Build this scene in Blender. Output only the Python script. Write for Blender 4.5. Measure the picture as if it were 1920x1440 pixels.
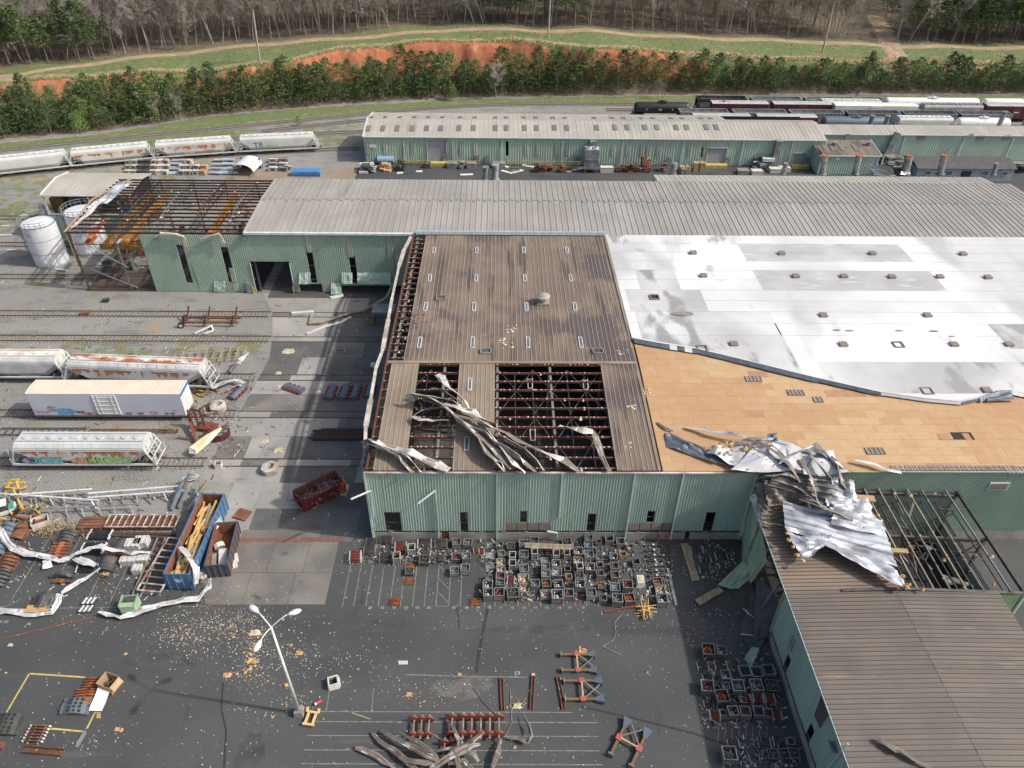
import bpy,math,random
import numpy as np
from mathutils import Vector,Matrix
random.seed(7)
R_=random.Random(11)
for o in list(bpy.data.objects):bpy.data.objects.remove(o)
S=bpy.context.scene
# ------------------------------------------------------------------ camera
FPX=1413.0;HC=68.0
def _n(v):return v/np.linalg.norm(v)
Yc=_n(np.array([-20.,1085.,-FPX]));Zc=_n(np.array([28.,1840.,FPX]))
Zc=_n(Zc-Yc*np.dot(Zc,Yc));Xc=np.cross(Yc,Zc)
RM=np.array([Xc,Yc,Zc])
cd=bpy.data.cameras.new('camera');cam=bpy.data.objects.new('camera',cd);S.collection.objects.link(cam)
cd.sensor_fit='HORIZONTAL';cd.sensor_width=36;cd.lens=FPX/1920*36;cd.clip_start=0.5;cd.clip_end=6000
mw=Matrix.Identity(4)
for i in range(3):
    for j in range(3):mw[i][j]=RM[i][j]
mw[2][3]=HC
cam.matrix_world=mw
S.camera=cam
def G(px,py,z=0.0):
    d=RM @ np.array([px-960,720-py,-FPX]);t=(z-HC)/d[2]
    return Vector((d[0]*t,d[1]*t,z))
def GY(px,py,Y):
    d=RM @ np.array([px-960,720-py,-FPX]);t=Y/d[1]
    return Vector((d[0]*t,Y,HC+d[2]*t))
def GX(px,py,X):
    d=RM @ np.array([px-960,720-py,-FPX]);t=X/d[0]
    return Vector((X,d[1]*t,HC+d[2]*t))
# ------------------------------------------------------------------ light
W=bpy.data.worlds.new('World');S.world=W;W.use_nodes=True
nt=W.node_tree;sky=nt.nodes.new('ShaderNodeTexSky');sky.sky_type='NISHITA';sky.sun_disc=False
SUN_EL=math.radians(43);SUN_AZ=math.radians(99.5)
sky.sun_elevation=SUN_EL;sky.sun_rotation=SUN_AZ;sky.dust_density=4.5;sky.ozone_density=.3;sky.air_density=1.0
bg=nt.nodes['Background'];bg.inputs['Strength'].default_value=0.15
nt.links.new(sky.outputs[0],bg.inputs[0])
sl=bpy.data.lights.new('sun','SUN');so=bpy.data.objects.new('sun',sl);S.collection.objects.link(so)
sl.energy=3.3;sl.angle=math.radians(1.2);sl.color=(1.0,.97,.92)
sd=Vector((math.sin(SUN_AZ)*math.cos(SUN_EL),math.cos(SUN_AZ)*math.cos(SUN_EL),math.sin(SUN_EL)))
so.rotation_euler=sd.to_track_quat('Z','Y').to_euler();so.location=(60,-20,120)
S.view_settings.view_transform='Standard';S.view_settings.look='None'
S.view_settings.exposure=0.08;S.view_settings.gamma=1
S.render.engine='CYCLES'
# ------------------------------------------------------------------ materials
def mat(name,c1,c2=None,sc=.5,rough=.85,metal=0.,bump=0.,rnd=0.,vec=(1,1,1),det=5,stain=None,lo=.38,hi=.62,fine=0.):
    m=bpy.data.materials.new(name);m.use_nodes=True;t=m.node_tree;N=t.nodes;L=t.links
    b=N['Principled BSDF'];b.inputs['Roughness'].default_value=rough;b.inputs['Metallic'].default_value=metal
    def c4(c):return (c[0],c[1],c[2],1)
    geo=N.new('ShaderNodeNewGeometry')
    def noise(scale,v=vec,d=det):
        mp=N.new('ShaderNodeVectorMath');mp.operation='MULTIPLY';mp.inputs[1].default_value=v
        L.new(geo.outputs['Position'],mp.inputs[0]);n=N.new('ShaderNodeTexNoise')
        n.inputs['Scale'].default_value=scale;n.inputs['Detail'].default_value=d;L.new(mp.outputs[0],n.inputs['Vector']);return n
    def ramp(src,a,z):
        r=N.new('ShaderNodeMapRange');r.inputs['From Min'].default_value=a;r.inputs['From Max'].default_value=z
        L.new(src,r.inputs['Value']);return r.outputs[0]
    def mix(f,a,c,mode='MIX'):
        x=N.new('ShaderNodeMix');x.data_type='RGBA';x.blend_type=mode
        if hasattr(f,'links'):L.new(f,x.inputs[0])
        else:x.inputs[0].default_value=f
        for s,i in ((a,6),(c,7)):
            if hasattr(s,'links'):L.new(s,x.inputs[i])
            else:x.inputs[i].default_value=c4(s)
        return x.outputs[2]
    n1=noise(sc)
    col=mix(ramp(n1.outputs[0],lo,hi),c1,c2) if c2 else None
    if col is None:
        col=mix(ramp(n1.outputs[0],.3,.7),tuple(x*.88 for x in c1),tuple(min(1,x*1.1) for x in c1))
    for s in (stain or []):
        sc2,th,cc,v2=s
        ns=noise(sc2,v2,6);col=mix(ramp(ns.outputs[0],th,th+.08),col,cc)
    if fine:
        nf=noise(14,(1,1,1),2);r=N.new('ShaderNodeMapRange');L.new(nf.outputs[0],r.inputs['Value'])
        r.inputs['From Min'].default_value=.3;r.inputs['From Max'].default_value=.7
        r.inputs['To Min'].default_value=1-fine;r.inputs['To Max'].default_value=1+fine
        vm=N.new('ShaderNodeVectorMath');vm.operation='SCALE';L.new(col,vm.inputs[0]);L.new(r.outputs[0],vm.inputs['Scale']);col=vm.outputs[0]
    if rnd:
        oi=N.new('ShaderNodeObjectInfo');r=N.new('ShaderNodeMapRange');L.new(oi.outputs['Random'],r.inputs['Value'])
        r.inputs['To Min'].default_value=1-rnd;r.inputs['To Max'].default_value=1+rnd
        vm=N.new('ShaderNodeVectorMath');vm.operation='SCALE';L.new(col,vm.inputs[0]);L.new(r.outputs[0],vm.inputs['Scale']);col=vm.outputs[0]
    L.new(col,b.inputs['Base Color'])
    if bump:
        bp=N.new('ShaderNodeBump');bp.inputs['Strength'].default_value=.6;bp.inputs['Distance'].default_value=bump
        nb=noise(6,(1,1,1),4);L.new(nb.outputs[0],bp.inputs['Height']);L.new(bp.outputs[0],b.inputs['Normal'])
    return m
V1=(1,1,1);VS=(1.6,.12,1);VZ=(1.5,1.5,.12)
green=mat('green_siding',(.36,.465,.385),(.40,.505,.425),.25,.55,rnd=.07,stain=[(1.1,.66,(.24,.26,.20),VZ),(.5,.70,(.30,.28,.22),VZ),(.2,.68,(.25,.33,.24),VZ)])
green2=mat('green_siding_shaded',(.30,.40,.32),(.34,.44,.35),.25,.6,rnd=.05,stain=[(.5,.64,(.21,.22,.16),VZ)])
greenold=mat('green_weathered',(.29,.39,.26),(.36,.43,.28),.35,.6,rnd=.05,stain=[(.5,.62,(.30,.33,.18),VZ)])
fade=mat('faded_translucent_panel',(.42,.43,.36),(.33,.38,.31),.6,.6,rnd=.08)
trim=mat('white_trim',(.58,.66,.62),(.50,.58,.55),1,.5)
whitem=mat('white_metal',(.72,.73,.73),(.58,.59,.58),.9,.4,stain=[(1.2,.66,(.30,.27,.23),V1)])
gutter=mat('gutter',(.60,.58,.54),(.34,.27,.21),.5,.5)
brown=mat('brown_roof',(.235,.178,.133),(.175,.132,.103),.16,.6,rnd=.09,stain=[(.45,.56,(.10,.08,.07),(1.6,.18,1)),(.10,.53,(.105,.085,.08),V1),(.5,.66,(.25,.20,.155),VS)],fine=.08)
brownl=mat('tan_roof',(.285,.228,.168),(.225,.175,.128),.3,.6,rnd=.08,stain=[(.4,.64,(.14,.11,.09),VS)],fine=.08)
rib_l=mat('roof_rib_sunlit',(.36,.30,.235),None,.5,.5)  # sunlit rib sides put into the colour, paler than the brown panels
wingr=mat('wing_roof',(.165,.142,.118),(.13,.115,.10),.3,.6,rnd=.09,stain=[(.5,.66,(.24,.21,.165),(.3,2.5,1)),(.9,.68,(.10,.09,.08),(.5,1.5,1))],fine=.10)
greyroof=mat('grey_roof',(.355,.335,.305),(.30,.28,.25),.12,.55,rnd=.055,stain=[(.3,.62,(.265,.235,.21),VS),(.15,.66,(.42,.40,.37),VS)],fine=.05)
ribd=mat('rib_dark',(.34,.325,.30),None,.5,.5)
farroof=mat('far_roof',(.44,.42,.36),(.37,.345,.30),.12,.6,rnd=.05,stain=[(.3,.62,(.30,.27,.23),VS)])
memb=mat('membrane_white',(.78,.78,.78),(.56,.56,.56),.05,.45,stain=[(.055,.56,(.47,.47,.46),(1.6,.5,1)),(.16,.66,(.33,.33,.32),(1.8,.7,1)),(.4,.70,(.60,.59,.57),(.5,1.6,1))],rnd=.03)
membg=mat('membrane_grey',(.50,.50,.50),(.41,.41,.41),.2,.5,stain=[(.5,.6,(.58,.58,.58),(.5,2,1))],rnd=.04)
membu=mat('membrane_underside',(.075,.095,.12),(.11,.13,.155),1,.5)
wood=[mat('board_'+n,a,b,.8,.8,rnd=.03,stain=[(.9,.68,(.36,.24,.14),(1,.3,1)),(.09,.52,(.43,.26,.135),V1)],fine=.08) for n,a,b in
        (('tan',(.475,.305,.165),(.44,.28,.15)),('orange',(.46,.285,.15),(.425,.26,.135)),('yellow',(.50,.34,.19),(.47,.315,.17)),('brown',(.36,.20,.12),(.42,.25,.14)))]
lumber=mat('lumber',(.62,.42,.17),(.50,.32,.12),1.5,.8,rnd=.15,fine=.15)
plank=mat('weathered_plank',(.36,.30,.21),(.24,.20,.145),1.2,.85,vec=(3,.4,1),rnd=.12)
rust=mat('rust',(.21,.085,.045),(.13,.06,.04),1.3,.85,rnd=.18,stain=[(2,.62,(.33,.15,.07),V1)],fine=.15)
rustred=mat('red_oxide',(.22,.05,.032),(.15,.045,.032),1.5,.7,rnd=.1,fine=.15)
orangec=mat('orange_casting',(.42,.13,.045),(.27,.08,.035),2,.8,rnd=.12,fine=.2)
purl=mat('red_purlin',(.135,.045,.036),(.10,.045,.036),1,.7,rnd=.08,fine=.2)
steel=mat('grey_steel',(.24,.235,.225),(.17,.165,.155),.9,.6,metal=.2,rnd=.1,fine=.1)
dsteel=mat('dark_steel',(.05,.052,.056),(.10,.09,.08),1.5,.55,rnd=.2,fine=.2)
lsteel=mat('galvanised',(.36,.38,.39),(.22,.225,.225),.9,.42,metal=.35,rnd=.1)
silver=mat('silver_sheet',(.62,.64,.67),(.30,.31,.33),.5,.40,metal=.3,stain=[(.35,.56,(.74,.75,.77),(.5,1.6,1)),(.8,.68,(.42,.25,.12),(.3,2.5,1))])
tanback=mat('sheet_painted_face',(.24,.20,.165),(.155,.13,.108),1.6,.55,rnd=.15,fine=.1)
whiteback=mat('sheet_white_face',(.66,.65,.62),(.36,.345,.32),.8,.45,stain=[(1.5,.66,(.30,.22,.14),V1)])
asphalt=mat('asphalt',(.053,.057,.058),(.076,.078,.077),.07,.8,bump=.01,vec=(1,1.4,1),stain=[(.5,.64,(.085,.085,.078),(.12,1.8,1)),(.35,.70,(.032,.033,.034),(1.6,.25,1)),(.06,.60,(.043,.047,.051),(1,2,1)),(.28,.69,(.125,.122,.112),V1),(.8,.72,(.035,.036,.037),V1)],fine=.16)
asph2=mat('old_asphalt',(.14,.136,.127),(.10,.10,.096),.3,.85,rnd=.12,stain=[(.5,.66,(.15,.147,.137),V1)],fine=.2)
conc=mat('concrete',(.34,.325,.295),(.265,.255,.235),.18,.85,rnd=.09,stain=[(.35,.62,(.17,.16,.15),(.5,1.4,1)),(1.2,.68,(.38,.365,.335),V1)],fine=.10)
concd=mat('concrete_stained',(.20,.185,.165),(.135,.125,.115),.22,.85,rnd=.09,stain=[(.4,.64,(.075,.073,.07),V1)],fine=.14)
plinth=mat('plinth_concrete',(.36,.345,.29),(.26,.25,.21),.6,.85,stain=[(.9,.62,(.16,.15,.13),VZ)])
line_w=mat('faded_line_paint',(.235,.235,.215),(.13,.13,.12),2.2,.8)
line_y=mat('yellow_paint',(.60,.47,.11),(.40,.32,.10),1.5,.7)
num_w=mat('number_paint',(.40,.40,.38),None,1,.8)
yellow=mat('yellow_steel',(.62,.42,.07),(.48,.33,.07),1,.55,fine=.1)
crane=mat('crane_yellow',(.44,.22,.03),(.25,.11,.03),.8,.6,fine=.15)
blackp=mat('black_paint',(.018,.02,.022),(.03,.032,.034),1,.4)
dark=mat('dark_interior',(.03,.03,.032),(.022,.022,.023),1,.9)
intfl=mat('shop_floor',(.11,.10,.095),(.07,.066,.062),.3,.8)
maroon=mat('maroon_paint',(.13,.03,.03),(.10,.026,.026),.8,.6,rnd=.12,stain=[(.8,.68,(.20,.10,.07),VZ)])
cargrey=mat('car_grey',(.33,.34,.34),(.26,.265,.26),.5,.6,rnd=.12,stain=[(.6,.66,(.26,.17,.11),VZ)])
carwhite=mat('car_white',(.70,.71,.71),(.60,.61,.62),.4,.5,rnd=.03,stain=[(.9,.73,(.45,.38,.30),VZ)])
lilac=mat('boxcar_side',(.60,.61,.68),(.54,.555,.63),.3,.5)
peach=mat('boxcar_roof',(.78,.60,.49),(.70,.54,.44),.5,.6)
hopc=mat('hopper_paint',(.60,.61,.58),(.52,.53,.50),.35,.55,stain=[(.9,.70,(.42,.27,.17),VZ)])
hoprust=mat('hopper_rust_streaks',(.43,.19,.085),(.62,.50,.40),.7,.8,vec=(1.3,1.3,.35),lo=.50,hi=.60)
hopgrey=mat('hopper_roof',(.42,.44,.45),(.52,.53,.53),.5,.6)
slateb=mat('tank_slate',(.12,.15,.19),(.10,.13,.16),.5,.5)
blue=mat('container_blue',(.075,.155,.27),(.10,.195,.32),.6,.6,stain=[(1.1,.66,(.17,.12,.10),V1)])
redb=mat('dumpster_red',(.16,.022,.022),(.12,.02,.02),1,.6,stain=[(1,.66,(.18,.09,.05),V1)])
ggreen=mat('machine_green',(.33,.48,.30),(.27,.40,.25),1,.6)
insul=mat('insulation',(.50,.42,.27),(.60,.54,.41),2,.95)
insulo=mat('insulation_orange',(.46,.26,.11),(.52,.36,.19),2,.95)
paperw=mat('white_scrap',(.62,.61,.58),(.46,.45,.41),3,.9)
needle=mat('pine_needles',(.10,.155,.045),(.145,.205,.065),.35,.75,rnd=.30,fine=.25)
needled=mat('pine_needles_dark',(.065,.11,.036),(.10,.15,.05),.35,.75,rnd=.25,fine=.25)
leafy=mat('bright_leaves',(.12,.23,.035),(.17,.30,.05),.6,.7,fine=.2)
bud=mat('budding_leaves',(.20,.22,.10),(.26,.26,.15),.6,.8,rnd=.2,fine=.2)
bark=mat('bark',(.15,.12,.095),(.22,.18,.15),1,.9,rnd=.15)
barkg=mat('grey_bark',(.36,.32,.28),(.24,.205,.175),.3,.9,rnd=.25)
tank_w=mat('tank_white',(.70,.72,.74),(.62,.64,.66),.4,.45,stain=[(.7,.70,(.40,.36,.32),VZ)])
bluetarp=mat('blue_tarp',(.05,.20,.42),(.07,.25,.50),1,.5)
ltblue=mat('light_blue',(.25,.40,.52),None,1,.5)
doorgrey=mat('door_grey',(.32,.34,.40),(.28,.30,.35),.3,.5)
loading=mat('ochre_door',(.22,.10,.02),None,1,.6)
shingle=mat('dark_shingle',(.075,.072,.078),(.10,.095,.095),.8,.9,fine=.2)
louv=mat('louver_brown',(.25,.20,.165),(.19,.155,.13),1.5,.7)
glassy=mat('skylight_pane',(.16,.19,.20),(.10,.12,.13),1,.25)
fadesky=mat('skylight_grey',(.20,.19,.175),(.15,.145,.14),1,.5)
rubber=mat('rubber',(.02,.02,.02),None,1,.8)
sootg=mat('weathered_grey',(.28,.27,.25),(.18,.17,.16),1.5,.8,rnd=.12,fine=.12)
cardboard=mat('cardboard',(.42,.29,.17),(.36,.24,.14),1,.85,rnd=.1)
graf={k:mat('graffiti_'+k,c,None,2,.7) for k,c in dict(pink=(.70,.10,.17),blue=(.08,.28,.58),teal=(.10,.42,.42),green=(.30,.55,.12),orange=(.65,.30,.08),purple=(.22,.12,.34),black=(.04,.045,.06),dk=(.10,.16,.17),red=(.5,.12,.09),white=(.75,.75,.75)).items()}
redp=mat('bright_red',(.50,.04,.06),None,1,.6)
# ------------------------------------------------------------------ objects
C=S.collection
def tag(o,label=None,cat=None,group=None,kind=None):
    if label:o['label']=label
    if cat:o['category']=cat
    if group:o['group']=group
    if kind:o['kind']=kind
    return o
def thing(name,label,cat,loc=(0,0,0),rz=0,group=None):
    o=bpy.data.objects.new(name,None);C.objects.link(o);o.location=loc;o.rotation_euler=(0,0,rz)
    o.empty_display_size=.3
    return tag(o,label,cat,group)
class MB:
    def __init__(s):s.v=[];s.f=[];s.m=[]
    def add(s,vs,fs,mi=0):
        b=len(s.v);s.v+=[tuple(v) for v in vs];s.f+=[tuple(b+i for i in f) for f in fs];s.m+=[mi]*len(fs);return s
    def box(s,c,d,rz=0,mi=0,ry=0,rx=0):
        hx,hy,hz=d[0]/2,d[1]/2,d[2]/2
        vs=[Vector((x*hx,y*hy,z*hz)) for z in (-1,1) for y in (-1,1) for x in (-1,1)]
        if rx or ry or rz:
            M=Matrix.Rotation(rz,3,'Z')@ Matrix.Rotation(ry,3,'Y')@ Matrix.Rotation(rx,3,'X');vs=[M @ v for v in vs]
        c=Vector(c)
        return s.add([v+c for v in vs],[(0,2,3,1),(4,5,7,6),(0,1,5,4),(2,6,7,3),(0,4,6,2),(1,3,7,5)],mi)
    def bar(s,a,b,w=.1,h=None,mi=0,up=None):
        a=Vector(a);b=Vector(b);h=h or w;d=(b-a)
        if d.length<1e-5:return s
        d.normalize();u=Vector(up) if up else (Vector((0,0,1)) if abs(d.z)<.95 else Vector((0,1,0)))
        r=d.cross(u).normalized();u=r.cross(d).normalized();r *= w/2;u *= h/2
        return s.add([a-r-u,a+r-u,a+r+u,a-r+u,b-r-u,b+r-u,b+r+u,b-r+u],[(0,1,2,3),(7,6,5,4),(0,4,5,1),(1,5,6,2),(2,6,7,3),(3,7,4,0)],mi)
    def cyl(s,a,b,r,r2=None,n=12,mi=0,caps=True):
        a=Vector(a);b=Vector(b);r2=r if r2 is None else r2;d=(b-a).normalized()
        u=Vector((0,0,1)) if abs(d.z)<.9 else Vector((1,0,0));x=d.cross(u).normalized();y=d.cross(x)
        vs=[]
        for c,q in ((a,r),(b,r2)):
            for i in range(n):
                t=2*math.pi*i/n;vs.append(c+x*q*math.cos(t)+y*q*math.sin(t))
        fs=[(i,(i+1)%n,n+(i+1)%n,n+i) for i in range(n)]
        if caps:fs+=[tuple(range(n-1,-1,-1)),tuple(range(n,2*n))]
        return s.add(vs,fs,mi)
    def poly(s,pts,z0,z1,mi=0):
        n=len(pts);vs=[(p[0],p[1],z0) for p in pts]+[(p[0],p[1],z1) for p in pts]
        return s.add(vs,[tuple(range(n-1,-1,-1)),tuple(range(n,2*n))]+[(i,(i+1)%n,n+(i+1)%n,n+i) for i in range(n)],mi)
    def loft(s,secs,mi=0,caps=True):
        n=len(secs[0]);vs=[p for q in secs for p in q];fs=[]
        for k in range(len(secs)-1):
            for i in range(n):fs.append((k*n+i,k*n+(i+1)%n,(k+1)*n+(i+1)%n,(k+1)*n+i))
        if caps:fs+=[tuple(range(n-1,-1,-1)),tuple(range((len(secs)-1)*n,len(secs)*n))]
        return s.add(vs,fs,mi)
    def mesh(s,name,mats):
        me=bpy.data.meshes.new(name);me.from_pydata(s.v,[],s.f)
        for m in (mats if isinstance(mats,(list,tuple)) else [mats]):me.materials.append(m)
        if any(s.m):me.polygons.foreach_set('material_index',s.m)
        me.update();return me
    def build(s,name,mats,parent=None,world=False,smooth=False,kind=None,label=None):
        if world and parent is not None:
            p=parent;off=Vector((0,0,0))
            while p is not None:off+=p.location;p=p.parent
            s.v=[(x-off.x,y-off.y,z-off.z) for x,y,z in s.v]
        me=s.mesh(name,mats)
        if smooth:me.polygons.foreach_set('use_smooth',[True]*len(me.polygons))
        return link(name,me,parent,kind,label)
def link(name,me,parent=None,kind=None,label=None,loc=None,rot=None):
    o=bpy.data.objects.new(name,me);C.objects.link(o)
    if parent is not None:o.parent=parent
    if loc is not None:o.location=loc
    if rot is not None:o.rotation_euler=rot
    if kind:o['kind']=kind
    if label:o['label']=label
    return o
KIDS={}
def copy_tree(o,parent=None,kids=None):
    if kids is None:
        kids={}
        for x in C.objects:
            if x.parent is not None:kids.setdefault(x.parent.name,[]).append(x)
    c=o.copy();C.objects.link(c)
    if parent is not None:c.parent=parent
    for ch in kids.get(o.name,[]):copy_tree(ch,c,kids)
    return c
class Proto:
    """one thing with its parts; the first use places it, later uses copy it"""
    def __init__(s,o):
        s.o=o;s.used=False;s.kids={}
        names={o.name}
        for x in list(C.objects)[-400:]:
            if x.parent is not None:s.kids.setdefault(x.parent.name,[]).append(x)
    def put(s,loc,rz=0,label=None,group=None,scale=None,cat=None):
        if s.used:o=copy_tree(s.o,None,s.kids)
        else:o=s.o;s.used=True
        o.location=loc;o.rotation_euler=(0,0,rz)
        if scale:o.scale=scale if isinstance(scale,(tuple,list)) else (scale,)*3
        if label:o['label']=label
        if group:o['group']=group
        if cat:o['category']=cat
        return o
def text(name,body,size,mt,parent,M,ext=.004,kind=None):
    cu=bpy.data.curves.new(name,'FONT');cu.body=body;cu.size=size;cu.extrude=ext;cu.align_x='CENTER';cu.align_y='CENTER'
    to=bpy.data.objects.new(name+'_c',cu);me=bpy.data.meshes.new_from_object(to);bpy.data.objects.remove(to)
    me.materials.clear();me.materials.append(mt);me.transform(M)
    return link(name,me,parent,kind)
def onFront(x,y,z):return Matrix.Translation((x,y,z))@ Matrix.Rotation(math.pi/2,4,'X')
def ribbon(name,pts,width,label=None,cat='debris',top=tanback,bot=whiteback,group=None,parent=None,fold=.12,world=True,rib=2):
    """a torn strip of sheet metal: pts = (Vector, roll)"""
    P=[Vector(p[0]) for p in pts];Rl=[p[1] for p in pts];Wd=[(p[2] if len(p)>2 else 1) for p in pts]
    Rl=[r+R_.uniform(-.35,.35) for r in Rl];Wd=[w*R_.uniform(.75,1.15) for w in Wd];Wd[0]*= .6;Wd[-1]*= .5
    P2,r2,w2=[P[0]],[Rl[0]],[Wd[0]]
    for i in range(1,len(P)):
        L_=(P[i]-P[i-1]).length;P2+=[P[i-1].lerp(P[i],R_.uniform(.35,.65))+Vector((R_.gauss(0,.045),R_.gauss(0,.045),abs(R_.gauss(0,.04))))*L_,P[i]];r2+=[(Rl[i]+Rl[i-1])/2+R_.uniform(-.5,.5),Rl[i]];w2+=[(Wd[i]+Wd[i-1])/2*R_.uniform(.8,1.15),Wd[i]]
    P,Rl,Wd=P2,r2,w2
    Q=[];n=len(P);sub=1
    for i in range(n-1):
        p0=P[max(i-1,0)];p1=P[i];p2=P[i+1];p3=P[min(i+2,n-1)]
        for k in range(sub):
            t=k/sub
            q=.5*((2*p1)+(p2-p0)*t+(2*p0-5*p1+4*p2-p3)*t*t+(3*p1-p0-3*p2+p3)*t**3)
            Q.append((q,Rl[i]*(1-t)+Rl[i+1]*t,Wd[i]*(1-t)+Wd[i+1]*t))
    Q.append((P[-1],Rl[-1],Wd[-1]))
    b=MB();sec=[]
    K=2*rib+1;th=.025
    for i,(q,ro,wd) in enumerate(Q):
        d=(Q[min(i+1,len(Q)-1)][0]-Q[max(i-1,0)][0]).normalized()
        u=Vector((0,0,1)) if abs(d.z)<.9 else Vector((0,1,0));s_=d.cross(u).normalized();u=s_.cross(d).normalized()
        cr,sr=math.cos(ro),math.sin(ro);s2=s_*cr+u*sr;u2=u*cr-s_*sr
        w=width*wd;row=[]
        for k in range(K):row.append(q+s2*((k/(K-1)-.5)*w+(R_.uniform(-.06,.06)*w if k in (0,K-1) else 0))+u2*(fold*w*(1 if k%2 else 0)+R_.uniform(-.06,.06)*w))
        row2=[p-u2*th for p in reversed(row)]
        sec.append(row+row2)
    n2=2*K;vs=[p for r in sec for p in r];
    for k in range(len(sec)-1):
        for i in range(n2):
            j=(i+1)%n2
            b.add([],[],0);b.f.append((k*n2+i,k*n2+j,(k+1)*n2+j,(k+1)*n2+i));b.m.append(0 if i<K-1 else 1)
    b.v=[tuple(v) for v in vs]
    b.f.append(tuple(range(n2-1,-1,-1)));b.m.append(1);b.f.append(tuple(range((len(sec)-1)*n2,len(sec)*n2)));b.m.append(1)
    if parent is not None:return b.build(name,[top,bot],parent,world=world)
    base=Vector((sum(p.x for p in P)/n,sum(p.y for p in P)/n,min(p.z for p in P)))
    b.v=[(x-base.x,y-base.y,z-base.z) for x,y,z in b.v]
    o=b.build(name,[top,bot]);o.location=base
    return tag(o,label,cat,group)
def crumple(name,c4,nu,nv,amp,mats,ribs=0,ribh=.05,seed=1,parent=None,label=None,cat=None,group=None,th=.03,axis=0,jag=.0,lumps=None):
    """a buckled sheet between four corners (c00,c10,c11,c01); ribs run along u when axis=0"""
    rr=random.Random(seed);P=[Vector(c) for c in c4]
    nrm=(P[1]-P[0]).cross(P[3]-P[0]).normalized()
    if nrm.z<0:nrm=-nrm
    waves=[(rr.uniform(-2,2),rr.uniform(-2,2),rr.uniform(0,6),rr.uniform(.4,1)) for _ in range(7)]
    top=[]
    for j in range(nv+1):
        v=j/nv
        for i in range(nu+1):
            u=i/nu;uu,vv=u,v
            if jag and (i in (0,nu)):uu=u+rr.uniform(-jag,jag)
            p=P[0]*(1-uu)*(1-vv)+P[1]*uu*(1-vv)+P[2]*uu*vv+P[3]*(1-uu)*vv
            h=0
            for a,b_,c_,d_ in waves:
                q=a*u+b_*v+c_;q=q-math.floor(q);h+=d_*(abs(q-.5)*2-.5)
            h *= amp/2.6
            if ribs:
                w=(v if axis==0 else u)*ribs;w-=math.floor(w)
                if w<.3:h+=ribh
            top.append(p+nrm*h)
    n=len(top);b=MB();b.v=[tuple(p) for p in top]+[tuple(p-nrm*th) for p in top]
    for j in range(nv):
        for i in range(nu):
            a=j*(nu+1)+i;q=(a,a+1,a+nu+2,a+nu+1)
            b.f.append(q);b.m.append(0);b.f.append(tuple(n+x for x in reversed(q)));b.m.append(1)
    edge=[i for i in range(nu)]+[nu+(nu+1)*j for j in range(nv)]+[(nv)*(nu+1)+nu-i for i in range(nu)]+[(nv-j)*(nu+1) for j in range(nv)]
    for k in range(len(edge)):
        a,c=edge[k],edge[(k+1)%len(edge)];b.f.append((c,a,n+a,n+c));b.m.append(1)
    if parent is not None:return b.build(name,mats,parent,world=True)
    base=sum(P,Vector((0,0,0)))/4;base.z=min(p.z for p in P)
    b.v=[(x-base.x,y-base.y,z-base.z) for x,y,z in b.v]
    o=b.build(name,mats);o.location=base
    return tag(o,label,cat,group)
# ------------------------------------------------------------------ terrain
PXS=[-300,0,400,640,960,1120,1280,1450,1600,1920,2300];ZCS=[6.5,7,8.5,11,12,11.5,9.5,8,7,6,6]
def zcp(px):return float(np.interp(px,PXS,ZCS))
def curve(pts,dz=0.,z=None):
    q=[G(x,y,(zcp(x)+dz) if z is None else z) for x,y in pts];q.sort(key=lambda v:v.x)
    return np.array([v.x for v in q]),np.array([v.y for v in q])
cF=curve([(-300,290),(0,262),(200,245),(400,215),(640,195),(860,183),(1200,178),(1920,176),(2300,180)],z=0)
cC=curve([(-300,168),(0,158),(200,143),(400,135),(520,120),(640,93),(800,80),(960,78),(1120,92),(1280,112),(1450,122),(1600,128),(1920,135),(2300,140)])
cR=curve([(-300,172),(0,148),(130,125),(300,105),(480,85),(640,72),(860,55),(1000,58),(1280,70),(1500,78),(1700,88),(1920,92),(2300,96)],.4)
cW=curve([(-300,150),(0,125),(130,118),(250,110),(400,92),(520,78),(640,62),(800,45),(1000,50),(1280,62),(1500,75),(1680,80),(1760,82),(1920,98),(2300,110)],.8)
zx=np.array([G(p,110,z).x for p,z in zip(PXS,ZCS)]);zz=np.array(ZCS)
def foot(X):return np.interp(X,*cF)
def crest(X):return np.maximum(np.interp(X,*cC),foot(X)+7)
def road(X):return np.maximum(np.interp(X,*cR),crest(X)+6)
def wood_edge(X):return np.maximum(np.interp(X,*cW),road(X)+3.5)
def sm(t):t=np.clip(t,0,1);return t*t*(3-2*t)
def height(X,Y,furrow=True):
    X=np.asarray(X,float);Y=np.asarray(Y,float)
    F=foot(X);Cr=crest(X);zc=np.interp(X,zx,zz)
    wob=1.3*np.sin(X*.13)+.8*np.sin(X*.37+1)+.5*np.sin(X*.9)
    t=(Y-F)/np.maximum(Cr+wob*.6-F,3)
    h=.38*zc*sm(t/.66)+.62*zc*sm((t-.66)/.34)
    if furrow:
        fu=np.abs(np.sin(X*1.35+.9*np.sin(X*.41)+.3*Y))*.9+np.abs(np.sin(X*.57+2))*.9
        h=h-fu*np.exp(-((t-.84)/.16)**2)*.75
    over=np.clip(Y-Cr,0,400)
    return h+np.where(over>0,over*.035,0)+np.where(over>0,.25*np.sin(X*.21+Y*.13),0)
def hz(X,Y):return float(height(X,Y,False))
xs=np.unique(np.concatenate([np.arange(-1500,-215,80),np.arange(-215,300,1.15),np.arange(300,1700,80)]))
ys=np.unique(np.concatenate([np.arange(-400,174,7),np.arange(174,292,.95),np.arange(292,420,6),np.arange(420,3000,120)]))
GX_,GY_=np.meshgrid(xs,ys);H_=height(GX_,GY_)
nx,ny=len(xs),len(ys)
verts=np.stack([GX_,GY_,H_],-1).reshape(-1,3)
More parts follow.
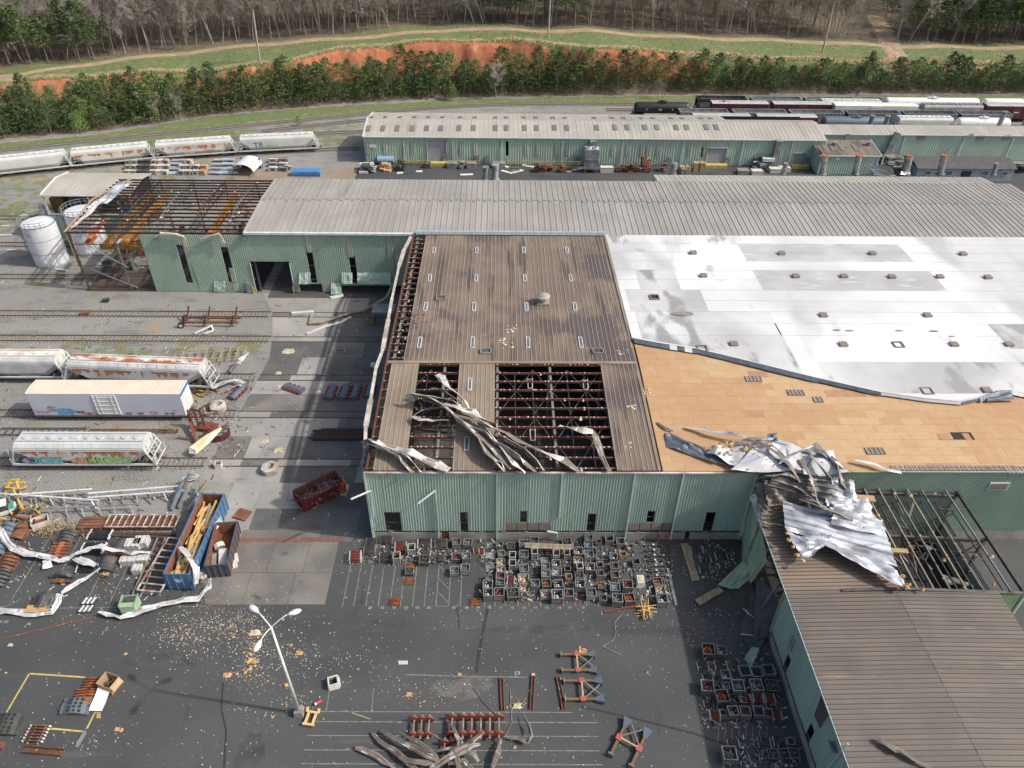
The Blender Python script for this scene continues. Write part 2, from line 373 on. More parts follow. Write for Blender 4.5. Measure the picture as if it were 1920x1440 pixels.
I=(np.arange(ny-1)[:,None]*nx+np.arange(nx-1)[None,:]).reshape(-1)
faces=np.stack([I,I+1,I+nx+1,I+nx],1)
me=bpy.data.meshes.new('ground')
me.vertices.add(len(verts));me.vertices.foreach_set('co',verts.reshape(-1))
me.loops.add(faces.size);me.loops.foreach_set('vertex_index',faces.reshape(-1).astype(np.int32))
me.polygons.add(len(faces));me.polygons.foreach_set('loop_start',(np.arange(len(faces))*4).astype(np.int32));me.polygons.foreach_set('loop_total',np.full(len(faces),4,np.int32))
me.polygons.foreach_set('use_smooth',np.ones(len(faces),bool));me.update();me.validate()
X,Y=verts[:,0],verts[:,1]
F=foot(X);Cr=crest(X);Rd=road(X);Wd=wood_edge(X);t=(Y-F)/(Cr-F)
cut=np.where((t>.5)& (t<1.04),1.,0.)*np.where(X>62,.45,1)*np.where(X<-55,.58,1)+np.where((t>-.10)& (t<=.06),.45,0)*np.where((X>5)& (X<60),1.1,.35)
grass=np.where((Y>=Cr+.3)& (Y<Wd),1.,0.)+np.where((t<-.12)& (Y>F-9),.75,0)
yard=(Y<F-9)& (Y>60)
grass+=np.where((t>.45)& (t<1.04),.9,0)
trk=np.minimum.reduce([np.abs(Y-q) for q in (143.7,119.5,107.4,96,85.5,74,64.5)])
grass+=np.where(yard & (X<-37),.15+.28*np.exp(-(trk/2.5)**2),0)+np.where(yard & (X<-68)& (Y>138),.22,0)+np.where(yard & (Y>186),.25,0)
forest=np.where((Y>=Wd)| ((t>.02)& (t<.5)),1.,0.)
dirt=np.exp(-((Y-Rd)/2.0)**4)
dirt=np.maximum(dirt,np.exp(-(((X-123-(Y-243)*.25)/4.0)**2))*np.where((Y>236)& (Y<300),1,0))
dirt=np.maximum(dirt,.6*np.exp(-(((X+93)/12)**2+((Y-153)/5)**2)))
dry=np.exp(-((Y-Cr-3.2)/2.6)**2)*np.where(X>38,.95,.62)
ca=me.color_attributes.new('zone','FLOAT_COLOR','POINT')
ca.data.foreach_set('color',np.clip(np.stack([cut,grass,forest,dirt],1),0,1).astype(np.float32).reshape(-1))
cb=me.color_attributes.new('dry','FLOAT_COLOR','POINT')
cb.data.foreach_set('color',np.clip(np.stack([dry,dry,dry,dry*0+1],1),0,1).astype(np.float32).reshape(-1))
def groundmat():
    m=bpy.data.materials.new('yard_gravel_and_hillside');m.use_nodes=True;T=m.node_tree;N=T.nodes;L=T.links
    b=N['Principled BSDF'];b.inputs['Roughness'].default_value=.95
    geo=N.new('ShaderNodeNewGeometry')
    def noise(scale,d=6,v=None):
        n=N.new('ShaderNodeTexNoise');n.inputs['Scale'].default_value=scale;n.inputs['Detail'].default_value=d
        if v:
            mp=N.new('ShaderNodeVectorMath');mp.operation='MULTIPLY';mp.inputs[1].default_value=v;L.new(geo.outputs['Position'],mp.inputs[0]);L.new(mp.outputs[0],n.inputs['Vector'])
        else:L.new(geo.outputs['Position'],n.inputs['Vector'])
        return n.outputs[0]
    def ramp(s,a,z,lo=0,hi=1):
        r=N.new('ShaderNodeMapRange');r.inputs['From Min'].default_value=a;r.inputs['From Max'].default_value=z;r.inputs['To Min'].default_value=lo;r.inputs['To Max'].default_value=hi;L.new(s,r.inputs['Value']);return r.outputs[0]
    def mix(f,a,c):
        x=N.new('ShaderNodeMix');x.data_type='RGBA';L.new(f,x.inputs[0])
        for s,i in ((a,6),(c,7)):
            if hasattr(s,'links'):L.new(s,x.inputs[i])
            else:x.inputs[i].default_value=(*s,1)
        return x.outputs[2]
    def madd(a,s,off):
        x=N.new('ShaderNodeMath');x.operation='MULTIPLY_ADD';L.new(s,x.inputs[0]);x.inputs[1].default_value=off;L.new(a,x.inputs[2]);return x.outputs[0]
    at=N.new('ShaderNodeAttribute');at.attribute_name='zone';sp=N.new('ShaderNodeSeparateColor');L.new(at.outputs['Color'],sp.inputs[0])
    ad=N.new('ShaderNodeAttribute');ad.attribute_name='dry'
    nb=noise(.35,7);nm=noise(1.1,6);nf=noise(6,3);nl=noise(.05,5)
    gravel=mix(ramp(nl,.35,.65),(.18,.176,.16),(.245,.24,.22))
    gravel=mix(ramp(noise(.28,7,(.5,1.5,1)),.52,.64),gravel,(.12,.118,.105))
    gravel=mix(ramp(nf,.45,.62),gravel,(.30,.295,.28))
    gravel=mix(ramp(noise(.12,5),.60,.70),gravel,(.30,.235,.165))
    grasc=mix(ramp(nm,.35,.65),(.095,.14,.045),(.165,.19,.075))
    grasc=mix(ramp(nb,.54,.68),grasc,(.22,.19,.10))
    dryc=mix(ramp(nm,.3,.7),(.40,.31,.17),(.30,.24,.13))
    cutc=mix(ramp(noise(.9,6,(1,1,.2)),.35,.65),(.44,.165,.078),(.30,.10,.05))
    cutc=mix(ramp(noise(.5,5),.60,.72),cutc,(.46,.28,.16))
    cutc=mix(ramp(noise(.22,5),.60,.70),cutc,(.10,.12,.05))
    forc=mix(ramp(nm,.35,.65),(.115,.085,.058),(.19,.15,.11))
    forc=mix(ramp(nb,.55,.7),forc,(.075,.085,.035))
    dirc=mix(ramp(nb,.35,.65),(.42,.30,.19),(.31,.215,.14))
    col=gravel
    col=mix(ramp(madd(sp.outputs[1],nb,1.3),.98,1.16),col,grasc)
    col=mix(ramp(madd(ad.outputs['Fac'],nb,.9),.85,1.1),col,dryc)
    col=mix(ramp(madd(sp.outputs[0],nb,.8),.85,1.0),col,cutc)
    col=mix(ramp(madd(sp.outputs[2],nb,.4),.6,.75),col,forc)
    col=mix(ramp(madd(at.outputs['Alpha'],nb,.5),.68,.85),col,dirc)
    L.new(col,b.inputs['Base Color'])
    bp=N.new('ShaderNodeBump');bp.inputs['Strength'].default_value=.7;bp.inputs['Distance'].default_value=.08
    L.new(nf,bp.inputs['Height']);L.new(bp.outputs[0],b.inputs['Normal'])
    return m
me.materials.append(groundmat())
ground=link('ground',me,kind='structure')
# ------------------------------------------------------------------ asphalt lot with its markings
b=MB();b.poly([(-140,-60),(170,-60),(170,59),(-31,59),(-43,59.2),(-60,60.8),(-140,61)],-.3,.004)
lot=b.build('asphalt_lot',asphalt,kind='structure')
b=MB();b.poly([(-34,145.2),(170,147),(170,174.8),(-33,174.8)],-.3,.004)
lot2=b.build('rear_asphalt_yard',asphalt,kind='structure')
b=MB();b.poly([(-66,148),(-34.2,146),(-33.2,172),(-62,168)],-.3,.006)
pad=b.build('rear_concrete_pad',mat('brown_concrete',(.30,.225,.165),(.24,.19,.145),.3,.9,fine=.1,stain=[(.5,.62,(.15,.12,.10),V1)]),kind='structure')
def gline(name,a,c,w,m=line_w,par=None,z=.009):
    a=Vector((a[0],a[1],z));c=Vector((c[0],c[1],z));b=MB();b.bar(a,c,w,.004,up=(0,0,1));return b.build(name,m,par or lot)
for zx_ in (10,110,220,330,435,530,640,745,850,965,1070,1180,1290,1385,1480,1590,1690,1795):
    p=G(640+zx_/4.8,1137);gline('parking_line',(p.x,p.y),(p.x,56.8 if zx_<1100 else 50),.10)
for k in range(7):
    p=G(640+1795/4.8,1137);gline('parking_line',(p.x+(k+1)*1.24,p.y),(p.x+(k+1)*1.24,50),.10)
x0,x1=G(817,1137).x,G(841,1137).x;yb=G(817,1137).y
gline('parking_line',(x0,yb),(x1,yb),.09)
for k in range(5):gline('hatch_line',(x0,yb+2.0+k*1.75),(x1,yb+.4+k*1.75),.09)
gline('parking_line',(G(395,1137).x,yb+.1),(G(395,1137).x-50,yb-.6),.08)
for p in (-45,17,80,160,205):q=G(p,1132);gline('parking_line',(q.x,q.y),(q.x,q.y+11.5),.10)
for a,c in (((55,1263),(160,1270)),((55,1263),(8,1343)),((95,1366),(160,1372)),((163,1366),(181,1330))):gline('yellow_line',G(*a),G(*c),.16,line_y)
for k in range(4):gline('yellow_line',G(181,1336+k*3),G(189,1337+k*3),.10,line_y)
for y,a,c in ((1335,590,1072),(1354,580,1120),(1380,575,1122),(1407,570,1124),(1433,565,1130)):gline('parking_line',G(a,y-1),G(c,y+1),.09)
gline('parking_line',G(618,1290),G(612,1333),.09);gline('parking_line',G(700,1290),G(697,1333),.07)
for k in range(8):q=G(1345+k*13,1392);gline('hatch_line',(q.x,q.y),(q.x+.55,q.y+1.6),.08)
gline('hatch_line',G(1338,1356),G(1440,1354),.08)
tar=mat('tar_seam',(.028,.029,.03),None,2,.7)
def gpath(name,pts,w,m,z=.0065):
    for i in range(len(pts)-1):gline(name,G(*pts[i]),G(*pts[i+1]),w,m,z=z+.0004*i)
gpath('tar_seam',[(915,1138),(906,1180),(896,1235),(893,1262)],.30,tar)
gpath('tar_seam',[(857,1140),(860,1160),(861,1180)],.12,tar,.0095)
gpath('tar_seam',[(1090,1325),(1180,1345),(1300,1375),(1400,1410)],.22,tar)
gpath('tar_seam',[(418,1280),(415,1330),(424,1370),(420,1440)],.16,tar)
gpath('tar_seam',[(760,1265),(860,1268),(990,1270)],.10,line_w,.0085)
for i,(n,px) in enumerate((('01',695),('02',717),('03',739),('04',762),('05',783),('06',804),('07',851),('08',875),('09',896),('10',917),('11',939),('12',960),('13',982),('14',1003),('15',1025),('16',1049),('17',1068),('18',1093))):
    p=G(px,1139.5);text('bay_number',n,.42,num_w,lot,Matrix.Translation((p.x,p.y,.012)),.001)
for n,px,py in (('01',1,1166),('02',12,1166),('04',54,1170)):
    p=G(px,py);text('bay_number',n,.42,num_w,lot,Matrix.Translation((p.x,p.y,.012)),.001)
p=G(970,1262);text('painted_number','63',.6,num_w,lot,Matrix.Translation((p.x,p.y,.012))@ Matrix.Rotation(math.pi,4,'Z'),.001)
# ------------------------------------------------------------------ concrete apron in slabs
ap=thing('concrete_apron',None,None);ap['kind']='structure'
R2=random.Random(5)
def lx(y):return float(np.interp(y,[49,57,60,72,82,95,101,108,114.6],[-31,-34.5,-38.5,-37.5,-36.5,-35.5,-36.5,-38.2,-41.5]))
yrow=[49.75,54.0,58.4,60.2,63.6,68.0,70.9,72.5,76.8,80.6,82.2,86.0,89.2,90.7,95.2,99.3,100.9,106.7,108.2,114.5]
for j in range(len(yrow)-1):
    y0,y1=yrow[j],yrow[j+1];xl=lx((y0+y1)/2);xr=-18.6 if y1<=58.6 else -14.6
    cuts=[xl]
    while cuts[-1]<xr-6:cuts.append(cuts[-1]+R2.uniform(3.6,5.4))
    cuts.append(xr)
    for i in range(len(cuts)-1):
        x0,x1=cuts[i],cuts[i+1];xm=(x0+x1)/2;ym=(y0+y1)/2
        darkp=0.06
        if xm>-27:darkp=.72
        if xm>-22 and ym>59:darkp=.93
        if 90<ym<100:darkp=max(darkp,.72)
        if ym<59:darkp=.15
        m=asph2 if R2.random()<darkp else (conc if R2.random()<.8  else concd)
        if ym<58 and xm>-30:m=concd
        sl=lx(y1)-lx(y0) if i==0 else 0
        bb=MB();g=.02;zt=.018+R2.uniform(0,.012)
        bb.poly([(x0+g-sl/2 if i==0 else x0+g,y0+g),(x1-g,y0+g),(x1-g,y1-g),(x0+g+sl/2 if i==0 else x0+g,y1-g)],-.2,zt)
        bb.build('slab',m,ap)
b=MB();b.poly([(-32.5,58.3),(-18.0,58.5),(-18.0,59.1),(-32.5,58.9)],.0,.036);b.build('red_strip',mat('red_line_wash',(.20,.09,.065),None,1,.9),ap)
# ------------------------------------------------------------------ railway tracks
railm=mat('rail_rust',(.10,.062,.045),(.14,.085,.055),2,.6);sleep=mat('sleepers',(.15,.13,.11),(.21,.195,.17),2,.9,fine=.2)
ballast=mat('ballast',(.22,.21,.195),(.16,.15,.14),.8,.95,fine=.3,bump=.04)
def track(pts,sleepers=True,bal=True,embed=None,z0=0.0):
    tr=thing('railway_track',None,None,(pts[0][0],pts[0][1],0));tr['kind']='structure'
    P=[]
    for i in range(len(pts)-1):
        a,c=Vector((*pts[i],0)),Vector((*pts[i+1],0));n=max(1,int((c-a).length/3))
        for k in range(n):P.append(a.lerp(c,k/n))
    P.append(Vector((*pts[-1],0)))
    for _ in range(4):
        P=[P[0]]+[(P[i-1]+P[i]*2+P[i+1])/4 for i in range(1,len(P)-1)]+[P[-1]]
    def strip(off,w,z,h):
        b=MB();secs=[]
        for i,q in enumerate(P):
            d=(P[min(i+1,len(P)-1)]-P[max(i-1,0)]).normalized();s_=Vector((-d.y,d.x,0))
            secs.append([q+s_*(off-w/2)+Vector((0,0,z)),q+s_*(off+w/2)+Vector((0,0,z)),q+s_*(off+w/2)+Vector((0,0,z+h)),q+s_*(off-w/2)+Vector((0,0,z+h))])
        b.loft(secs);return b
    if embed is not None:
        for o in (-.7525,.7525):strip(o,.10,.02,.03).build('rail',railm,tr,True);
        for o in (-.62,.62):strip(o,.09,.034,.002).build('flange_groove',tar,tr,True)
        return tr
    if bal:strip(0,3.0,z0-.05,.10).build('ballast',ballast,tr,True)
    for o in (-.7525,.7525):strip(o,.085,z0+.07,.12).build('rail',railm,tr,True)
    if sleepers:
        b=MB();acc=0;
        for i in range(len(P)-1):
            a,c=P[i],P[i+1];L_=(c-a).length;d=(c-a).normalized()
            while acc<L_:
                q=a+d*acc;b.box((q.x,q.y,z0+.03),(.22,2.4+R2.uniform(-.25,.1),.09+R2.uniform(0,.03)),math.atan2(d.y,d.x)+R2.uniform(-.03,.03));acc+=.62
            acc-=L_
        b.build('sleepers',sleep,tr,True,kind='stuff')
    return tr
for yy,xa,xb in ((143.7,-150,-93),(132.0,-150,-72.5),(119.6,-150,-72.5),(107.4,-150,-38.4),(100.1,-150,-36.6),(89.95,-150,-36.4),(81.4,-150,-36.8),(71.65,-150,-38)):
    track([(xa,yy),(xb,yy)],bal=False)
for yy in (107.4,100.1,89.95,81.4,71.65):track([(lx(yy),yy),(-14.8,yy)],embed=True)
for yy in (119.6,132):track([(-72,yy),(-40,yy)],embed=True)
Tk1=[(-160,168),(-121.4,180.9),(-99.2,189.1),(-74.9,197.2),(-62.2,202.1),(-43.8,208.0),(-32.7,212.2),(-13.5,217.6),(3.3,220.6),(38.8,221),(160,221)]
track(Tk1)
track([(-62,196),(-42.8,203.4),(-35.0,206.0),(-11.6,209.5),(10,210),(37.6,210),(200,210)])
HOP=[(-150,153.6),(-113.7,165.2),(-101.0,169.8),(-82.3,175.8),(-63.2,180.2),(-44.3,183.2),(-35.0,184.4)]
track(HOP)
track([(-70,190),(-52,194),(-34,196.5),(0,199),(60,199),(200,199)]);track([(10,204.5),(200,204.5)]);track([(30,216),(200,216)])
# ------------------------------------------------------------------ buildings
def corr_panel(b,a,c,z0,z1,out,pitch=.3,depth=.06,mi=0):
    """corrugated sheet from a to c (2D), between z0 and z1; out = outward normal"""
    a=Vector(a);c=Vector(c);L=(c-a).length;n=max(1,round(L/pitch));o=Vector(out)
    prof=[]
    for k in range(n):
        for f,h in ((0,0),(.46,0),(.60,1),(.86,1)):prof.append(((k+f)/n,h))
    prof.append((1,0))
    pts=[a.lerp(c,t)+o*depth*h for t,h in prof]
    vs=[(p.x,p.y,z0) for p in pts]+[(p.x,p.y,z1) for p in pts];m=len(pts)
    b.add(vs,[(i,i+1,m+i+1,m+i) for i in range(m-1)],mi)
    back=[a-o*.03,c-o*.03]
    b.add([(back[0].x,back[0].y,z0),(back[1].x,back[1].y,z0),(back[1].x,back[1].y,z1),(back[0].x,back[0].y,z1)],[(3,2,1,0)],mi)
def wall(par,a,c,z0,z1,out,m,ops=(),pw=1.5,name='wall_panel',pitch=.3,overlays=()):
    a=Vector(a);c=Vector(c);L=(c-a).length;d=(c-a).normalized()
    cuts=sorted(set([round(x,3) for x in np.linspace(0,L,max(1,round(L/pw))+1)]+[round(v,3) for o in ops for v in o[:2]]))
    cuts=[x for i,x in enumerate(cuts) if 0<=x<=L and (i==0 or x-cuts[i-1]>.04)]
    if cuts[-1]<L:cuts[-1]=L
    for i in range(len(cuts)-1):
        x0,x1=cuts[i],cuts[i+1];xm=(x0+x1)/2;iv=[(z0,z1)]
        for o in ops:
            if o[0]<=xm<=o[1]:
                ni=[]
                for p,q in iv:
                    if o[3]<=p or o[2]>=q:ni.append((p,q));continue
                    if o[2]>p+.02:ni.append((p,o[2]))
                    if o[3]<q-.02:ni.append((o[3],q))
                iv=ni
        for p,q in iv:
            b=MB();A=a+d*(x0+.004);B=a+d*(x1-.004);corr_panel(b,A,B,p,q,out,pitch);b.build(name,m,par,True)
def rib_panel(L,w,rh=.07,rw=.07,lap=None):
    """roof panel along +Y (length L) width w, seam at x=0"""
    b=MB();b.box((w/2,L/2,-.02),(w-.008,L,.04));b.box((w/2,L/2,.008),(w*.12,L,.018))
    b.box((.0,L/2,rh/2-.001),(rw,L,rh),mi=1)
    return b
def roof_strip(par,x0,x1,P0,P1,pw,m,mr,zoff=0.,rh=.07,rw=.07,name='roof_panel',skip=None):
    """panels from P0=(y,z) to P1=(y,z)"""
    (ya,za),(yb_,zb)=P0,P1;L=math.hypot(yb_-ya,zb-za);ang=math.atan2(zb-za,yb_-ya)
    n=max(1,round((x1-x0)/pw));w=(x1-x0)/n
    me=rib_panel(L,w,rh,rw).mesh(name,[m,mr])
    off=Vector((0,0,0));p=par
    while p is not None:off+=p.location;p=p.parent
    for i in range(n):
        x=x0+i*w
        if skip and skip(x+w/2):continue
        link(name,me,par,loc=(x-off.x,ya-off.y,za-off.z+zoff+R2.uniform(-.006,.006)),rot=(ang,0,0))
def zroof(y):
    return 10.9+(11.9-10.9)*(y-58.8)/(77.5-58.8) if y<77.5 else 11.9+(11.45-11.9)*(y-77.5)/(114.4-77.5)
XL,XB=-14.5,17.3
# ---- main hall
hall=thing('main_hall','large green hall with torn brown roof, white membrane and bare wood deck','building',(0,58.8,0))
FY=58.8
def zf(py,px=930):return GY(px,py,FY).z
gz0=zf(995);
def xo(px,py):return GY(px,py,FY).x-XL
ops=[]
for (pa,pb,ya_,yb2) in ((722,752,960,995.5),(863,877,960,995.5),(975,988,958,978),(1101,1116,963,995.5),(1213,1227,958,978),(1321,1338,960,995.5)):
    z0o,z1o=GY(pa,yb2,FY).z,GY(pa,ya_,FY).z;ym=(ya_+yb2)/2
    ops.append((xo(pa,ym),xo(pb,ym),z0o-.05,z1o))
lou=[]
for (pa,pb,ya_,yb2) in ((948,1031,980,994),(1178,1262,980,994)):
    lou.append((xo(pa,987),xo(pb,987),GY(pa,yb2,FY).z,GY(pa,ya_,FY).z));ops.append(lou[-1][:2]+(gz0-.05,lou[-1][3]))
HX1=28.05-XL
wall(hall,(XL,FY),(28.05,FY),gz0,10.78,(0,-1),green,ops,1.55)
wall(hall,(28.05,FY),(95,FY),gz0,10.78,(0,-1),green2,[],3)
for x0,x1,z0,z1 in lou:
    n=4
    for k in range(n):
        b=MB();w=(x1-x0)/n;X0=XL+x0+k*w
        b.box((X0+w/2,FY+.02,(z0+z1)/2),(w-.06,.04,z1-z0))
        for q in range(7):b.box((X0+w/2,FY-.03,z0+(q+.5)*(z1-z0)/7),(w-.1,.05,(z1-z0)/13),rx=.5)
        b.build('louver',louv,hall,True)
for x0,x1,z0,z1 in ops[:6]:
    b=MB()
    for q in (.02,.98):b.box((XL+x0*(1-q)+x1*q,FY+.02,(z0+z1)/2),(.06,.1,z1-z0))
    b.box((XL+(x0+x1)/2,FY+.05,z0*.55+z1*.45),(x1-x0,.05,.08));b.build('window_frame',dsteel,hall,True)
# plinth wall with slots and door
dx0,dx1=GY(828,1003,FY).x,GY(842,1003,FY).x;d2a,d2b=GY(1284,1003,FY).x,GY(1293,1003,FY).x
b=MB();pz=gz0-.32
for x0,x1 in ((XL,dx0),(dx1,d2a),(d2b,28.05)):b.box(((x0+x1)/2,FY+.10,pz/2),(x1-x0,.3,pz))
b.build('plinth',plinth,hall,True)
b=MB();b.box(((XL+28.05)/2,FY+.14,gz0-.16),(28.05-XL,.2,.32));b.build('vent_band',dsteel,hall,True)
b=MB();b.box(((28.05+95)/2,FY+.1,gz0/2),(95-28.05,.3,gz0));b.build('plinth',plinth,hall,True)
for x in np.arange(XL+2,27,2.6):
    b=MB();b.box((x,FY-.0,gz0-.16),(.5,.1,.12));b.build('vent_slot',lsteel,hall,True)
b=MB();b.box(((dx0+dx1)/2,FY+.08,gz0/2-.1),(dx1-dx0-.05,.08,gz0-.25));b.build('door',rustred,hall,True)
b=MB();b.box(((d2a+d2b)/2,FY+.3,gz0/2-.1),(d2b-d2a-.05,.08,gz0-.25));b.build('door',dark,hall,True)
for px in (1237,1252):
    q=GY(px-3,1006,FY);b=MB();b.cyl((q.x,FY-.06,.7),(q.x,FY-.35,.7),.17,n=8);b.cyl((q.x,FY-.06,.45),(q.x,FY-.25,.95),.09,n=6);b.build('hydrant_valve',redp,hall,True)
b=MB();b.box(((XL+28.05)/2,FY-.1,10.83),(28.05-XL+.3,.22,.14));b.build('eave_trim',gutter,hall,True)
# downspouts, some knocked loose
def pole3(par,name,pts,r,m):
    b=MB()
    for i in range(len(pts)-1):b.bar(pts[i],pts[i+1],r)
    return b.build(name,m,par,True)
for px,yb3 in ((932,1012),(1190,1012),(1281,1012)):
    x=GY(px,890,FY).x;pole3(hall,'downspout',[(x,FY-.16,10.7),(x,FY-.16,.1)],.16,trim)
x=GY(1054,890,FY).x;pole3(hall,'downspout',[(x,FY-.16,10.7),(x,FY-.16,GY(1049,969,FY).z)],.16,trim)
pole3(hall,'downspout',[GY(784,944,FY-1.6),GY(816,920,FY-.2),GY(821,968,FY-.2),GY(823,1008,FY-.2)],.14,trim)
pole3(hall,'downspout',[GY(658,936,FY-2),GY(695,920,FY-.3),GY(701,968,FY-.3)],.14,whitem)
pole3(hall,'downspout',[GY(1026,996,FY-1.0),GY(1045,999,FY-.3),GY(1046,1010,FY-.3)],.14,trim)
pole3(hall,'corner_trim',[(XL-.08,FY-.1,10.7),(XL-.08,FY-.1,.1)],.22,trim);pole3(hall,'corner_trim',[(28.0,FY-.12,10.7),(28.0,FY-.12,.1)],.2,trim)
# side / rear / interior
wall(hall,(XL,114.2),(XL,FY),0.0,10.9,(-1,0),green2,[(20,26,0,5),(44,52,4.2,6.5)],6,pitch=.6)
b=MB();b.box((40,86.5,.0),(109,55,.03));b.build('shop_floor',intfl,hall,True)
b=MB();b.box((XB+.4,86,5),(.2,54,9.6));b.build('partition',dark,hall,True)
# roof: rear brown slope and the three strips left on the front slope
b=MB()
roof_strip(hall,-12.2,XB,(77.6,11.92),(114.3,11.45),.6,brown,rib_l,rh=.06,rw=.06)
sA,sB,sC=(-13.6,-10.2),(-5.05,-.6),(12.8,XB)
for s in (sA,sB,sC):roof_strip(hall,s[0],s[1],(58.95,10.95),(77.4,11.92),.57,brownl if s!=sC else brown,rib_l,rh=.06,rw=.06)
# eave strip between: slanted ragged remnants
b=MB();b.bar((-14.2,77.5,11.98),(XB,77.5,11.98),.5,.08);b.build('ridge_cap',brownl,hall,True)
for k in range(4):
    b=MB();b.bar((XB+.05,58.9+k*13.9,zroof(58.9+k*13.9)+.08),(XB+.05,58.9+(k+1)*13.9-.05,zroof(58.9+(k+1)*13.9)+.08),.35,.14);b.build('edge_flashing',brownl,hall,True)
for k in range(24):
    b=MB();b.box((-13.3+k*1.31,114.45,11.75),(1.27,.9,.5),rx=-.25);b.build('rear_flashing',mat('flash',(.42,.48,.50),(.36,.41,.43),.5,.45) if k==0 else bpy.data.materials['flash'],hall,True)
for k in range(1):
    pass
# purlins and rafters
ypur=[59.4+1.62*i for i in range(12)]+[78.6+1.62*i for i in range(22)]
for y in ypur:
    x1=XB if y<77.8 else -11.9
    b=MB();z=zroof(y)-.22;b.box(((XL+x1)/2,y,z),(x1-XL,.10,.24));b.box(((XL+x1)/2,y+.05,z+.12),(x1-XL,.16,.03));b.build('purlin',purl,hall,True)
for x in np.arange(-13.6,XB,6.65):
    b=MB();b.bar((x,59,zroof(59)-.75),(x,77.5,zroof(77.5)-.75),.28,.65);b.bar((x,77.5,zroof(77.5)-.75),(x,114,zroof(114)-.75),.28,.65);b.build('rafter',steel,hall,True)
    for y in (60,77.5,96,113):
        b=MB();b.box((x,y,5.3),(.35,.35,10.6));b.build('column',steel,hall,True)
for x in np.arange(-11.4,XB,2.216):
    b=MB();b.bar((x,59,zroof(59)-1.6),(x,77.5,zroof(77.5)-1.6),.08,.1);b.build('joist',dsteel,hall,True)
for k in range(7):
    x=-13+k*4.3;b=MB();b.bar((x,60,10.2),(x+4.3,68,10.7),.04);b.bar((x+4.3,60,10.2),(x,68,10.7),.04);b.bar((x,69,10.7),(x+4.3,77,11.1),.04);b.bar((x+4.3,69,10.7),(x,77,11.1),.04);b.build('cross_brace',steel,hall,True)
# insulation shreds on the purlins
b=MB()
def blob(b,p,r,mi=0,fl=.6):
    n=5;top=Vector(p)+Vector((R2.uniform(-.3,.3)*r,R2.uniform(-.3,.3)*r,r*fl));vs=[top]
    a0=R2.random()*6
    for i in range(n):
        t=a0+i*2*math.pi/n;q=r*R2.uniform(.6,1.3);vs.append(Vector(p)+Vector((math.cos(t)*q,math.sin(t)*q,R2.uniform(-.1,.15)*r)))
    b.add(vs,[(0,1+i,1+(i+1)%n) for i in range(n)]+[(5,4,3,2,1)],mi)
for y in ypur:
    xx=XL+.3
    while xx<(XB if y<77.8 else -12.2):
        if not any(s[0]<xx<s[1] for s in (sA,sB,sC)) or y>77.8:
            if R2.random()<.72:blob(b,(xx+R2.uniform(-.15,.15),y,zroof(y)-.05),R2.uniform(.06,.15),0)
            if R2.random()<.045:blob(b,(xx,y-.1,zroof(y)-.3),R2.uniform(.12,.26),0,1.6)
        xx+=.55
b.build('insulation_shreds',insul,hall,True,kind='stuff')
# skylights on the brown roof
def skyl(px,py,L_,w_=.42,par=hall):
    for it in range(3):q=G(px,py,zroof(G(px,py,11.5).y)+.1)
    z=zroof(q.y)+.03
    b=MB();
    for s in (-1,1):b.box((q.x+s*w_/2,q.y,z+.06),(.09,L_,.14));b.box((q.x,q.y+s*L_/2,z+.06),(w_,.09,.14))
    f=b.build('skylight',whitem,par,True);c=MB();c.box((q.x,q.y,z+.05),(w_-.1,L_-.1,.05))
    off=Vector(f.parent.location);c.v=[(x-off.x,y-off.y,z_-off.z) for x,y,z_ in c.v];o=c.build('pane',glassy,f)
for y,xs_,L_ in ((469,(814,894,982,1063),1.9),(521,(806,893,984,1070),2.0),(575,(798,889,987,1078),2.1),(642,(787,886,990,1089),2.4)):
    for px in xs_:skyl(px,y,L_)
skyl(881,720,2.3);skyl(875,832,2.2)
for px,py in ((827,558),(911,660),(1121,660)):
    q=G(px,py,11.9);b=MB();z=zroof(q.y)
    for s in (-1,1):b.box((q.x+s*.65,q.y,z+.15),(.12,1.0,.32));b.box((q.x,q.y+s*.5,z+.15),(1.42,.12,.32))
    b.box((q.x,q.y,z+.08),(1.2,.9,.06),mi=1);b.build('roof_hatch',[sootg,dsteel],hall,True)
q=G(1018,566,11.9);b=MB()
z=11.8;b.cyl((q.x,q.y,z),(q.x,q.y,z+.8),.55,n=16);b.cyl((q.x,q.y,z+.8),(q.x,q.y,z+1.1),.95,.95,n=20);b.cyl((q.x,q.y,z+1.1),(q.x,q.y,z+1.35),1.0,.6,n=20);b.cyl((q.x,q.y,z+1.35),(q.x,q.y,z+1.5),.65,.2,n=16);b.box((q.x,q.y,z+.12),(1.7,1.7,.2))
b.build('turbine_vent',plinth,hall,True)
# hanging skylight frames in the big hole
for px,py in ((994,720),(1098,722),(999,816)):
    q=G(px,py,11.3);b=MB()
    for s in (-1,1):b.bar((q.x+s*.25,q.y-.9,11.2),(q.x+s*.3,q.y+.9,11.5),.09);b.bar((q.x-.25,q.y+s*.9,11.3),(q.x+.3,q.y+s*.9,11.35),.09)
    b.build('skylight_frame',gutter,hall,True)
# left edge gutter, buckled
pts=[G(*p,z) for p,z in (((770,445),11.6),((757,470),11.5),((748,500),11.4),((735,560),11.2),((728,600),11.3),((718,655),11.5),((705,690),11.5),((695,750),11.2),((686,800),10.9),((685,830),10.9))]
b=MB()
for i in range(len(pts)-1):b.bar(pts[i],pts[i+1],.42+.15*math.sin(i*2),.3,mi=i%3==1)
b.build('buckled_gutter',[mat('gutter_white',(.62,.60,.55),(.40,.34,.27),1.1,.5),gutter],hall,True)
b=MB();b.bar((XL+.15,58.9,11.0),(XL+.15,77.5,11.9),.18,.3);b.bar((XL+.15,77.5,11.9),(XL+.15,114,11.4),.18,.3);b.build('edge_beam',purl,hall,True)
